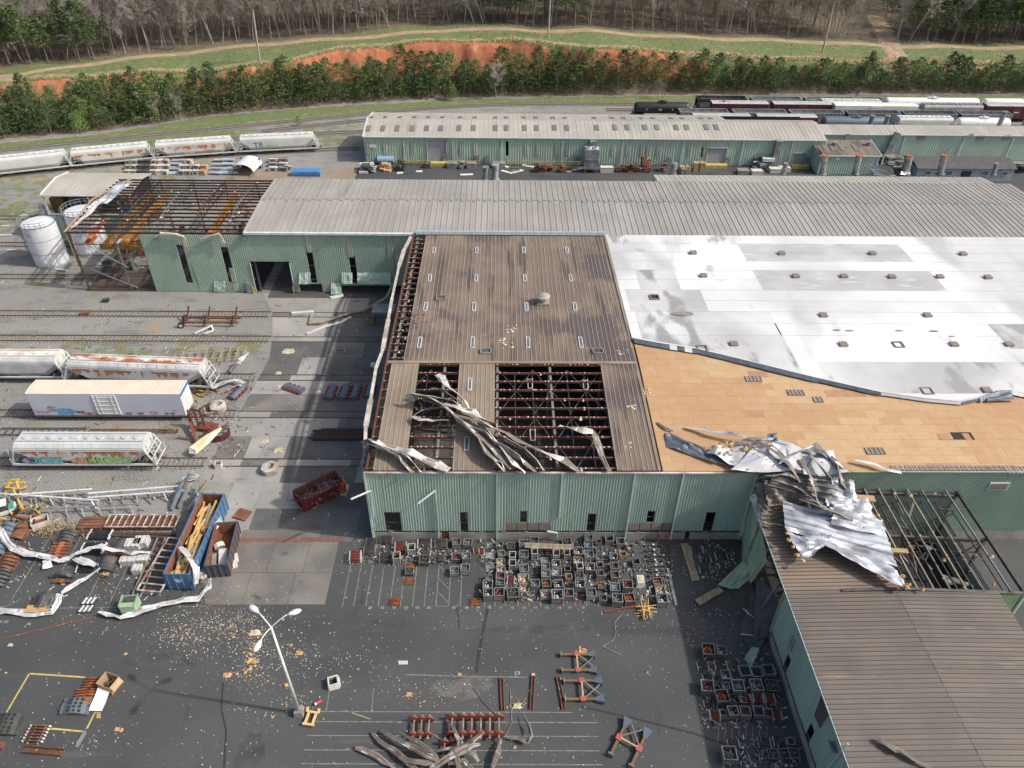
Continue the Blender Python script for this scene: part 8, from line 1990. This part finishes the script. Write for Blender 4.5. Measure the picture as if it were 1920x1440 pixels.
wreck('wreckage_heap','heap of rusty bogie parts in front of the askew white hopper',388,738,None,20,1.7,[rust,dsteel,rust,yellow],6)
wreck('wreckage_heap','dark tangled debris heap directly right of the white boxcar',372,778,None,22,1.8,[dsteel,plank,rust],8)
wreck('wreckage_heap','white tubes and scraps at the end of the askew hopper car',396,704,None,14,1.0,[whitem,dsteel],9)
def drum(lbl,px,py,r,rz):
    t=T('crushed_drum',lbl,'drum',px,py,rz);b=MB();n=14;q=random.Random(px)
    R1=[r*q.uniform(.9,1.1) for _ in range(n)];R2l=[r*q.uniform(.45,.62) for _ in range(n)]
    def ring(R,z):return [(math.cos(2*math.pi*i/n)*R[i],math.sin(2*math.pi*i/n)*R[i],z) for i in range(n)]
    vs=ring(R1,.05)+ring([x*1.08 for x in R1],r*.8)+ring(R2l,r*.95)+ring([x*.7 for x in R2l],.2);fs=[(k*n+i,k*n+(i+1)%n,(k+1)*n+(i+1)%n,(k+1)*n+i) for k in range(3) for i in range(n)]+[tuple(range(3*n,4*n))]
    b.add(vs,fs);b.build('drum_shell',gutter,t);b=MB();b.cyl((0,0,.2),(0,0,.32),r*.36,n=10);b.build('dark_inside',dark,t)
drum('crushed round white drum lying alone on the apron',508,883,1.0,0);drum('crushed tan drum at the apron edge beside the wreck',411,768,1.1,.5)
t=T('square_bucket','small square white bucket with rusty inside on the apron','bucket',411,876,.1);b=MB()
for s in (-1,1):b.box((s*.4,0,.4),(.06,.8,.8));b.box((0,s*.4,.4),(.8,.06,.8))
b.build('bucket_wall',paperw,t);b=MB();b.box((0,0,.5),(.72,.72,.06));b.build('rusty_inside',rustred,t)
t=T('white_sack','round white sack lying near the hall gutter','sack',701,688);b=MB();q=random.Random(4);b.loft([[(math.cos(i*.785)*r,math.sin(i*.785)*r,z) for i in range(8)] for r,z in ((.3,0),(.52,.25),(.48,.6),(.2,.8))]);b.build('sack_body',carwhite,t)
t=T('bent_tubework','small bent grey steel frame lying in the shadow of the apron','frame',643,660)
for a,c in (((-1,0,.1),(0,.9,.5)),((0,.9,.5),(.4,-.3,.1)),((-.9,0,.1),(1.2,-.4,.1)),((-.6,.3,.3),(.3,.2,.3))):b=MB();b.bar(a,c,.14);b.build('tube',sootg,t)
for px,py,l,s in ((540,660,'yellowish torn sheet on the dark patch of the apron',1),(522,700,'little yellow insulation scrap on the middle apron',.5),(523,845,'flat pale scrap on the bright apron near the wreck',.7),(497,829,'pale yellow scrap on the bright apron left of the flat scrap',.6),(527,725,'small yellow board above the slanted half pipe casting',.5),(597,735,'orange insulation lump beside the leftmost half pipe casting',.4)):
    w_=1.0*s;p=G(px,py,.1);crumple('torn_scrap',(p+Vector((-w_,-w_*.5,0)),p+Vector((w_,-w_*.4,0)),p+Vector((w_*.8,w_*.6,.2)),p+Vector((-w_*.7,w_*.6,.1))),6,5,.3*s,[insul,plank],seed=px,jag=.1,label=l,cat='scrap')
for p1,p2,m,l in (((0,812),(160,812),dsteel,'dark steel ladder frame lying behind the graffiti hopper at the left edge'),((170,810),(335,811),rust,'long rusty beam pair lying behind the graffiti hopper')):latt('ladder_truss',l,p1,p2,1.3 if m is dsteel else .5,m,n=12 if m is dsteel else 3,z=.3)
for p1,p2,l in (((120,1007-5),(330,1010),'dark timber lying below the rusty beam stack'),((140,1000),(330,1003),'second dark timber right below the chipped frame')):gbeam(*p1,*p2,.35,.25,mat('dark_timber',(.07,.045,.035),None,1,.9) if 'dark_timber' not in bpy.data.materials else bpy.data.materials['dark_timber'],'dark_timber',l,'timber')
t=T('rail_tie_pile','small rusty debris lump on the far left track','debris',160,590,.3);b=MB();b.box((0,0,.3),(1.2,.7,.4));b.bar((-.8,0,.4),(1,.3,.5),.2);b.build('lump',rust,t)
t=T('dark_machine','tiny green and black machine on the gravel above the upper track','machine',200,566,0);b=MB();b.box((0,0,.4),(1.0,.7,.5));b.build('machine_body',dsteel,t);b=MB();b.box((-.1,0,.72),(.5,.4,.15));b.build('green_cover',leafy,t)
# lower gravel scraps by the far left
for px,py,w_,l in ((8,442,1.4,'long white board on the gravel at the left edge above the tanks'),(22,470,1.2,'pale sheet lying left of the tank ladder'),(10,425,.8,'small white scrap beside the far left track'),(45,405,.7,'white and black scrap on the grass left of the shed'),(115,507,1.2,'white pipe lying in front of the tanks')):
    t=T('loose_scrap',l,'scrap',px,py,RY.uniform(-.3,.5));b=MB();b.box((0,0,.15),(w_*2,.5,.12));b.build('scrap_body',paperw,t)
# ------------------------------------------------------------------ stock behind the steel frame bay
q=RY
def cubx(name,lbl,cat,px,py,d,m,grp=None,rz=0,z=0,frame=False):
    p=G(px,py);t=thing(name,lbl,cat,(p.x,p.y,z+.008),rz,grp);b=MB();b.box((0,0,d[2]/2),d);b.build('crate_body',m,t)
    b=MB()
    for s in (-1,1):b.box((s*d[0]/2,0,d[2]/2),(.09,d[1]+.06,.1));b.box((0,s*d[1]/2,d[2]),(d[0]+.06,.09,.08))
    if frame:b.box((0,-d[1]/2-.02,d[2]*.5),(d[0]*.5,.05,d[2]*.5))
    b.build('banding',cardboard if not frame else dsteel,t);return t
k=0
for cx,n,m in ((240,3,gutter),(252,3,gutter),(264,3,dsteel),(276,3,dsteel),(288,3,gutter),(300,3,paperw),(311,3,gutter),(342,3,gutter),(354,3,gutter),(368,2,gutter),(382,2,cardboard)):
    for j in range(n):
        cubx('cage_crate','%s crate, %s column from the left, %s of its column, behind the steel frame bay'%('pale' if m in (gutter,paperw) else ('tan' if m is cardboard else 'dark'),['first','second','third','fourth','fifth','sixth','seventh','eighth','ninth','tenth','last'][k],['nearest','middle','farthest'][j if n==3 else j*2]),'crate',cx+q.uniform(-1,1)+j*1.5,327-j*10,(1.35,1.4,1.0),m,'crates behind the steel frame bay',q.uniform(-.1,.1),frame=m in (gutter,dsteel))
    k+=1
for cx,n in ((327,5),(405,4),(423,4),(436,3)):
    for j in range(n):
        p=G(cx+j*2.2,327-j*8);t=thing('sheet_bundle','blue grey sheet bundle %s, %s from near'%({327:'in the column between crates',405:'in left column by white shelter',423:'in middle column by white shelter',436:'in right column by white shelter'}[cx],['first','second','third','fourth','fifth'][j]),'bundle',(p.x,p.y,.008),q.uniform(-.08,.08),'pale blue grey sheet bundles')
        for u in range(3):b=MB();b.box((q.uniform(-.1,.1),-.35+u*.36,.25+q.uniform(0,.3)),(2.6,.33,.3),ry=q.uniform(-.06,.06));b.build('sheet_pack',mat('pack_blue',(.46,.51,.56),(.38,.42,.47),1,.5) if 'pack_blue' not in bpy.data.materials else bpy.data.materials['pack_blue'],t)
for i,(cx,cy) in enumerate(((513,320),(513,312),(513,304),(532,320),(532,312),(532,304),(541,318))):
    cubx('weathered_pallet','weathered whitish pallet stack right of the white shelter, %s'%['front left','middle left','back left','front right','middle right','back right','far right'][i],'pallet stack',cx,cy,(2.0,1.2,.9),sootg if i%2 else gutter,'weathered pallet stacks',q.uniform(-.1,.1),frame=True)
p=G(459,330);t=thing('arched_shelter','white arched fabric shelter open at the front','shelter',(p.x,p.y+2.2,.008),-.12);b=MB();n=10;secs=[]
secs=[[(math.cos(math.pi*i/n)*2.6,y,1.1+math.sin(math.pi*i/n)*1.7) for i in range(n+1)]+[(math.cos(math.pi*i/n)*2.5,y,1.1+math.sin(math.pi*i/n)*1.6) for i in range(n,-1,-1)] for y in (-2.4,3.2)];b.loft(secs);b.build('cover',carwhite,t,smooth=False)
b=MB()
for x in (-2.5,2.5):
    for y in (-2.3,3.1):b.bar((x,y,0),(x,y,1.2),.1)
b.box((0,2.6,1.2),(4.8,.1,2.4));b.build('frame',dsteel,t)
p=G(574,330);t=thing('blue_tarp_load','low load covered with bright blue tarpaulin','tarp',(p.x,p.y+.6,.008));b=MB();b.loft([[(-3.4,-1,0),(3.4,-1,0),(3.4,1,0),(-3.4,1,0)],[(-3.2,-.9,1.1),(3.3,-.9,1.1),(3.2,.8,1.3),(-3.1,.8,1.3)]]);b.build('tarp',bluetarp,t);b=MB();b.bar((-3.3,-1.05,.5),(3.3,-1.05,.5),.06);b.build('rope',dsteel,t)
# ------------------------------------------------------------------ stock between the long building and the far warehouse
FG='stock along the far warehouse wall'
def pile(lbl,px,py,w_,d_,h_,ms,n,seed,cat='pile',name='scrap_pile'):
    r=random.Random(seed);p=G(px,py);t=thing(name,lbl,cat,(p.x,p.y,.008),0,FG)
    for k in range(n):
        z=h_*k/n;b=MB();s=r.uniform(.5,1)
        if k%3==0:b.box((r.uniform(-.3,.3)*w_,r.uniform(-.3,.3)*d_,z+.1),(w_*s*.6,d_*s*.7,h_*.3),r.uniform(-.4,.4))
        else:a=r.uniform(-.4,.4);b.bar((-w_/2*s+r.uniform(-.2,.2),r.uniform(-.5,.5)*d_,z),(w_/2*s,r.uniform(-.5,.5)*d_,z+r.uniform(0,.3)),r.uniform(.12,.3))
        b.build('piece',ms[k%len(ms)],t)
    return t
pile('jumble of white and black scrap at the left end of the far warehouse',692,320,3.6,3.4,1.5,[paperw,dsteel,gutter,paperw],22,1)
pile('jumble of orange and pale scrap right of the white jumble',722,318,3.0,2.4,1.4,[insulo,cardboard,paperw],14,2)
p=G(724,307);t=thing('blue_tank','light blue horizontal tank by the far warehouse left end','tank',(p.x,p.y,.008),0,FG);b=MB();b.cyl((-1.9,0,1.0),(1.9,0,1.0),.8,n=16);b.build('tank_shell',ltblue,t);b=MB();[b.box((x,0,.3),(.3,1.2,.6)) for x in (-1.2,1.2)];b.build('saddle',dsteel,t)
pile('dark machine frame pile left of the first roller door',753,318,1.8,2.6,2.0,[dsteel,blackp],12,3)
for i,(px,w_,l) in enumerate(((848,2.2,'low pale grey bin right of the first roller door'),(884,2.2,'grey slatted crate left of the personnel door'),(935,3.0,'large pale grey container under the broken wall opening'),(803,1.2,'black bin at the foot of the first roller door'))):
    cubx('steel_bin',l,'bin',px,314,(w_,1.6,1.2),[lsteel,sootg,lsteel,dsteel][i],FG)
pile('tilted machine cover beside the low pale bin',868,316,1.8,1.6,1.6,[sootg,lsteel],8,4)
for px,w_,h_,n_,l in ((965,2.4,.7,6,'low rusty scrap beside the large pale container'),(1012,3.2,2.0,12,'rusty rack pile in the middle of the far wall'),(1035,2.2,1.4,8,'rusty rack right of the rusty rack pile'),(1057,2.4,1.5,8,'rusty rack left of the tall grey machine'),(1140,2.6,1.0,8,'low rusty stack right of the tall grey machine'),(1163,2.8,1.4,10,'brown rack stack before the far wall'),(1184,3.0,1.8,10,'brown rack stack left of the highest one'),(1209,3.2,3.2,16,'highest brown rack stack before the far wall'),(1240,2.2,2.0,9,'brown rack with upright arms before the far wall')):
    pile(l,px,321,w_,2.0,h_,[rust,mat('rack_brown',(.16,.10,.07),None,1,.8) if 'rack_brown' not in bpy.data.materials else bpy.data.materials['rack_brown'],sootg],n_,px,'rack','rack_pile')
cubx('steel_bin','white low trays right of the tall grey machine','bin',1137,322,(3.0,1.5,1.2),paperw,FG)
for px in (1278,1290,1303,1315):cubx('box_stack','%s pallet of brown boxes left of the second roller door'%{1278:'leftmost low',1290:'second low',1303:'third tall',1315:'nearest tall'}[px],'boxes',px,320,(1.2,1.4,1.1 if px<1300 else 2.0),cardboard,FG)
cubx('steel_bin','pale tall box beside the short stack at the second door','bin',1281,326,(1.3,1.4,1.3),lsteel,FG)
pile('raised white trays and yellow hatch on dark legs between two doors',1425,314,5.0,2.4,2.4,[paperw,dsteel,lsteel,dsteel],14,41)
for px,py,l in ((1392,325,'flat grey crate on the asphalt'),(1418,326,'flat white crate right of the flat grey crate'),(1452,322,'white rounded cover left of the slim stack'),(1470,320,'white rounded cover right of the slim stack')):cubx('flat_crate',l,'crate',px,py,(2.6,1.8,.9),paperw if 'white' in l else sootg,FG)
for px,py,rz,l in ((875+0,328,.1,'white strip along the roof edge'),(943,312,-.5,'white panel lying below the pale container'),(950,323,-.6,'slanting grey panel'),(970,322,.6,'second slanting grey panel'),(1012,320,.0,'long white panel'),(1065,322,.1,'small white panel left of the tall machine'),(1083,318,.4,'white panels at the foot of the tall machine'),(990,312,-.4,'pale yellow panel by the rusty racks'),(786,322,0,'tiny white scrap left part'),(750,325,.3,'white tray scrap')):
    p=G(px,py);t=thing('sheet_metal_scrap',l+' on the asphalt before the far warehouse','panel',(p.x,p.y,.02),rz,FG);b=MB();s_=.5 if 'scrap' in l or 'small' in l else 1;b.box((0,0,.08),(3.0*s_,.9,.08));b.build('panel_body',whitem,t)
p=G(1107,321);t=thing('cooling_unit','tall grey cooling tower unit on legs with two fans on top','cooling unit',(p.x,p.y,.008),0,FG)
b=MB();b.box((0,0,3.2),(3.4,2.6,4.6));b.build('casing',lsteel,t)
for x in (-1.4,1.4):
    for y in (-1.1,1.1):b=MB();b.box((x,y,.45),(.2,.2,.9));b.build('leg',steel,t)
for x in (-.8,.8):b=MB();b.cyl((x,0,5.5),(x,0,5.8),.65,n=14);b.cyl((x,0,5.72),(x,0,5.82),.5,n=10,mi=1);b.build('fan',[whitem,dsteel],t)
b=MB();b.bar((-1.6,-1.36,3.2),(1.6,-1.36,3.2),.1);b.build('casing_seam',steel,t)
b=MB();[b.bar((-32+k*0,0,0),(0,0,0),.1) for k in range(0)]
for x0,x1,l in ((fx(745,305),fx(800,305),'yellow pipe railing left of the first roller door'),(fx(842,305),fx(900,305),'yellow pipe railing right of the first roller door'),(fx(925,305),fx(1088,305),'long yellow pipe railing along the far warehouse middle')):
    t=thing('yellow_railing',l,'railing',(x0,173.6,.008),0,FG)
    for z in (.6,1.2):b=MB();b.bar((0,0,z),(x1-x0,0,z),.12);b.build('rail',line_y,t)
    for k in range(int((x1-x0)/2)+1):b=MB();b.bar((k*2,0,0),(k*2,0,1.2),.12);b.build('post',line_y,t)
# small brown roofed annex, site office, crumpled sheet
AN=thing('annex_shed','small brown roofed green annex in front of the far warehouses','building',(G(1590,312).x,172,0))
A0=G(1536,291,4.6);A1=G(1653,291,4.6);ya=A0.y;yb5=ya+7.5;x0,x1=A0.x+.6,A1.x-.6
wall(AN,(x0,ya),(x1,ya),.05,4.5,(0,-1),green,[],3,pitch=.55);wall(AN,(x0,yb5),(x0,ya),.05,5.2,(-1,0),green2,[],7,pitch=.6)
roof_strip(AN,x0-.4,x1+.4,(ya-.2,4.55),(yb5,5.6),1.0,brown,rib_l,rh=.05,rw=.05)
b=MB();b.box(((x0+x1)/2,ya-.25,4.5),(x1-x0+1,.15,.25));b.bar((x1+.5,ya-.2,4.55),(x1+.5,yb5,5.65),.15,.25);b.build('eave_trim',trim,AN,True)
for px in (1560,1578,1603):q_=G(px,276,5.2);b=MB();b.box((q_.x,q_.y,4.55+(q_.y-ya)*.14+.12),(1.0,3.2,.06),rx=.14);b.build('roof_light',fadesky,AN,True)
for px in (1564,1628):q_=G(px,272,5.3);b=MB();b.cyl((q_.x,q_.y,5.2),(q_.x,q_.y,6.1),.5,.6,n=10);b.build('turbine_vent',lsteel,AN,True)
for x in (x0+.1,x0+1.2,x1-.1,x1+1.0):b=MB();b.box((x,ya-.15,2.3),(.22,.15,4.5));b.build('downspout',trim,AN,True)
q_=GY(1570,298,ya-.1);b=MB();b.box((q_.x,q_.y,q_.z),(.9,.1,.5));b.build('wall_plate',whitem,AN,True)
SO=thing('site_office','low grey site office with dark shingle roof and small windows','building',(G(1800,327).x,G(1800,327,1).y,0))
A0=G(1722,315,3.0);A1=G(1902,315,3.0);ya=A0.y;x0,x1=A0.x,A1.x;wl=mat('office_wall',(.30,.34,.38),(.27,.31,.34),1,.6)
b=MB();b.box(((x0+x1)/2,ya+3.6,1.5),(x1-x0,7.2,3.0));b.build('wall',wl,SO,True)
b=MB();b.loft([[(x0-.3,ya-.4,3.0),(x0-.3,ya+3.6,4.1),(x0-.3,ya+7.6,3.0),(x0-.3,ya+7.6,2.9),(x0-.3,ya-.4,2.9)],[(x1+.3,ya-.4,3.0),(x1+.3,ya+3.6,4.1),(x1+.3,ya+7.6,3.0),(x1+.3,ya+7.6,2.9),(x1+.3,ya-.4,2.9)]]);b.build('roof',shingle,SO,True)
for px,w_,h_ in ((1741,1.3,.8),(1780,1.5,1.0),(1848,1.5,1.0),(1885,1.2,.8)):
    x=GY(px,322,ya).x;b=MB();b.box((x,ya-.05,1.9),(w_+.25,.1,h_+.25));f=b.build('window',carwhite,SO,True);c=MB();c.box((x,ya-.11,1.9),(w_,.06,h_));off=SO.location;c.v=[(u-off.x,v_-off.y,z-off.z) for u,v_,z in c.v];c.build('pane',glassy,f)
x=GY(1813,322,ya).x;b=MB();b.box((x,ya-.06,1.2),(2.2,.1,2.3));b.build('door',blackp,SO,True)
b=MB();b.box((x0-.35,ya+3,1.8),(.6,1.6,1.0));b.build('air_unit',lsteel,SO,True)
crumple('torn_roof_piece',(G(1640,328,1),G(1680,330,.5),G(1670,312,3.5),G(1625,308,3.2)),10,10,.8,[whitem,silver],seed=91,ribs=6,label='large torn white roof piece lying between annex and site office',cat='roof sheet')
crumple('torn_roof_piece',(G(1685,328,9.1),G(1708,326,9.1),G(1702,320,9.8),G(1690,322,9.8)),8,6,.4,[whitem,silver],seed=92,label='small curled white sheet at the foot of the stack left of the site office',cat='roof sheet')
pile('tangled grey wreckage right of the annex',1668,305,5.5,5,1.6,[sootg,lsteel,dsteel],24,44)
pile('dark parked equipment right of the site office',1912,320,4,3,1.6,[dsteel,sootg,blackp],12,45)
cubx('bench_rack','grey low bench in front of the annex','bench',1592,320,(2.8,1.2,.8),sootg,FG)
# small lean-to frame at right
t=thing('covered_walkway','small brown roofed covered walkway frame behind the site office','shed',(G(1885,295).x,G(1885,295).y,0));b=MB();b.box((0,0,3.4),(9,2.6,.25));b.build('roof',brown,t);b=MB()
for x in (-4.3,0,4.3):b.box((x,-1.2,1.7),(.2,.2,3.4))
b.box((0,-1.35,3.4),(9.2,.12,.35));b.build('frame',trim,t)
# ------------------------------------------------------------------ scattered debris
def scatter(name,m,clusters,rmin,rmax,uni=None,seed=1):
    r=random.Random(seed);b=MB()
    def one(p,s):
        n=4;a0=r.random()*6;st=r.uniform(.4,1);c=[(p.x+math.cos(a0+i*1.57)*s*(1 if i%2 else st),p.y+math.sin(a0+i*1.57)*s*(1 if i%2 else st),.036+r.uniform(0,.02)) for i in range(4)]
        b.add(c+[(p.x+r.uniform(-.3,.3)*s,p.y+r.uniform(-.3,.3)*s,.04+s*r.uniform(.3,.8))],[(0,1,4),(1,2,4),(2,3,4),(3,0,4)])
    for px,py,sx,sy,n in clusters:
        for _ in range(n):
            x,y=r.gauss(px,sx),r.gauss(py,sy);p=G(x,y)
            if p.x>27 and p.y<59 or (p.y>58 and -15<p.x):continue
            one(p,rmin+(rmax-rmin)*r.random()**3)
    for x0,x1,y0,y1,n in (uni or []):
        for _ in range(n):
            p=G(r.uniform(x0,x1),r.uniform(y0,y1))
            if p.x>27 and p.y<59 or (p.y>58 and -15<p.x):continue
            one(p,rmin+(rmax-rmin)*r.random()**4)
    tag(b.build(name,m),kind='stuff')
CL=[(430,1180,75,24,620),(395,1165,45,15,330),(470,1210,22,42,420),(500,1245,55,28,360),(330,1195,30,8,160),(560,1225,45,15,120),(650,1240,40,12,80),(340,1200,50,25,120),(470,1320,40,40,60),(180,1150,50,20,110),(220,1110,25,25,130),(390,1115,40,14,80),(880,1290,60,20,130),(790,1290,50,15,60),(720,1300,40,15,30),(560,1320,22,12,60),(60,1390,60,25,60),(160,1390,30,14,50),(880,1240,60,20,30),(1340,1190,30,25,70),(1260,1190,40,25,60),(1300,1100,40,50,120),(1420,1300,60,60,130),(640,690,90,60,80),(540,660,40,20,50),(1150,1120,120,60,150),(900,1080,120,40,120)]
scatter('pale_insulation_litter',insul,CL,.02,.105,[(0,1450,1140,1440,800),(400,720,560,1120,330),(640,1380,1010,1180,260)],2)
scatter('white_litter',paperw,[(c[0]+10,c[1]+6,c[2]*1.2,c[3]*1.2,c[4]//3) for c in CL],.02,.09,[(0,1500,1140,1440,700),(0,480,560,1000,420),(380,720,560,1120,260),(640,1400,1010,1180,420)],3)
scatter('orange_insulation_litter',insulo,[(475,1190,8,6,22),(472,1235,6,16,30),(450,1265,10,4,12),(425,1265,8,5,12),(505,1342,10,3,8),(425,1180,15,12,20),(345,1180,10,6,12),(970,1322,8,4,22),(1090,1222,8,3,14),(1216,1260,3,4,6),(222,1370,4,6,8),(790,1320,3,4,6),(400,1128,14,4,8),(575,955,20,10,4)],.06,.24,[(0,1450,1150,1440,60)],4)
# larger single lumps
for i,(px,py,s) in enumerate(((478,1187,.9),(473,1240,.8),(426,1267,.7),(19,1210,.4),(540,1285,.5),(768,1303,.55),(970,1325,.7),(1092,1221,.7),(221,1368,.45),(1000,1265,.3),(561,1225,.6),(862,1265,.35))):
    s *= .62;p=G(px,py,.05);crumple('insulation_clump',(p+Vector((-s,-s*.5,0)),p+Vector((s,-s*.45,0)),p+Vector((s*.8,s*.6,.1)),p+Vector((-s*.8,s*.6,.1))),6,5,s*.5,[insulo if i%3 else insul,insul],seed=300+i,jag=.15,label=['yellow clump in the litter drift left of the lamp heads','orange streaked clump beside the lower lamp head','curled orange clump left of the lamp post','small orange clump near the left edge below the rusty pipe','pale clump between the lamp post and the open tub','yellowish round clump below the white plate','orange clump between the left and middle rusty beams','orange clump on the uppermost trestle','orange clump right of the steel channel','tiny orange clump above the middle rusty beam','yellow clump right of the lamp post upper part','small yellow clump above the branch like cable'][i],cat='insulation')

# loose small parts lying between the bins
r=random.Random(9);b=MB()
def odd(px0,px1,py0,py1,n):
    for _ in range(n):
        p=G(r.uniform(px0,px1),r.uniform(py0,py1))
        if p.y>58.2 or p.x>27.3:continue
        a=r.uniform(0,3.1);l=r.uniform(.1,.55);k=r.choice([0,0,1,1,2,3]);z=r.uniform(.02,.35)
        if r.random()<.6:b.bar((p.x,p.y,z),(p.x+math.cos(a)*l,p.y+math.sin(a)*l,z+r.uniform(-.02,.15)),r.uniform(.03,.11),mi=k)
        else:blob(b,(p.x,p.y,.05),r.uniform(.06,.2),k,.8)
odd(690,880,1015,1060,420);odd(900,1260,1015,1130,1500);odd(1300,1385,1015,1090,260);odd(1315,1470,1225,1370,650);odd(1355,1500,1385,1440,260)
tag(b.build('loose_small_parts',[dsteel,sootg,rust,paperw]),kind='stuff')
b=MB()
def odd2(px0,px1,py0,py1,n):
    for _ in range(n):
        p=G(r.uniform(px0,px1),r.uniform(py0,py1));a=r.uniform(0,3.1);l=r.uniform(.15,.9);k=r.choice([0,1,2,3])
        if r.random()<.5:b.bar((p.x,p.y,.06),(p.x+math.cos(a)*l,p.y+math.sin(a)*l,.1),r.uniform(.03,.09),mi=k)
        else:blob(b,(p.x,p.y,.03),r.uniform(.05,.16),k,.5)
odd2(0,470,560,900,420);odd2(150,450,650,880,260);odd2(0,400,900,1130,520);odd2(400,700,560,1010,260);odd2(380,460,700,850,160);odd2(0,140,380,540,120)
tag(b.build('yard_scraps',[plank,sootg,rust,paperw]),kind='stuff')
for px,py,w_,d_,rz,m in ((870,1288,6.5,2.6,.1,0),(1010,1180,14,1.1,.02,1),(300,1240,9,1.4,-.05,1),(700,1175,7,1.6,0,1),(470,1420,3,5,.1,1)):
    p=G(px,py);n=22;b=MB();b.add([(math.cos(i*6.283/n)*w_/2*r.uniform(.75,1.1),math.sin(i*6.283/n)*d_/2*r.uniform(.7,1.15),0) for i in range(n)],[tuple(range(n))])
    o=b.build('dust_patch' if m==0 else 'worn_patch',mat('dusty_asphalt',(.13,.128,.115),(.085,.085,.08),.8,.9,stain=[(1.5,.6,(.17,.165,.15),V1)]) if m==0 else mat('worn_asphalt',(.045,.047,.048),(.072,.073,.072),.6,.8),lot);o.location=(p.x,p.y,.0052);o.rotation_euler=(0,0,rz)
# ------------------------------------------------------------------ tell look-alikes apart by their place
ORD=['first','second','third','fourth','fifth','sixth','seventh','eighth','ninth','tenth','eleventh','twelfth','thirteenth','fourteenth','fifteenth']
same={}
for o in C.objects:
    if o.parent is None and 'label' in o:same.setdefault(o['label'],[]).append(o)
for l,L_ in same.items():
    if len(L_)<2:continue
    dx=max(o.location.x for o in L_)-min(o.location.x for o in L_);dy=max(o.location.y for o in L_)-min(o.location.y for o in L_)
    fr_=dy>dx;L_.sort(key=lambda o:o.location.y if fr_ else o.location.x)
    for i,o in enumerate(L_):
        if i<len(ORD):o['label']=l+', '+ORD[i]+(' from near' if fr_ else ' from left')
import os
if os.environ.get('CHECKL'):
    n=0
    for o in C.objects:
        if o.parent is None and 'label' in o and not 4<=len(o['label'].replace('-',' ').split())<=16:n+=1;print('LONG',len(o['label'].split()),o['label']) if n<60 else None
    print('nlong',n)
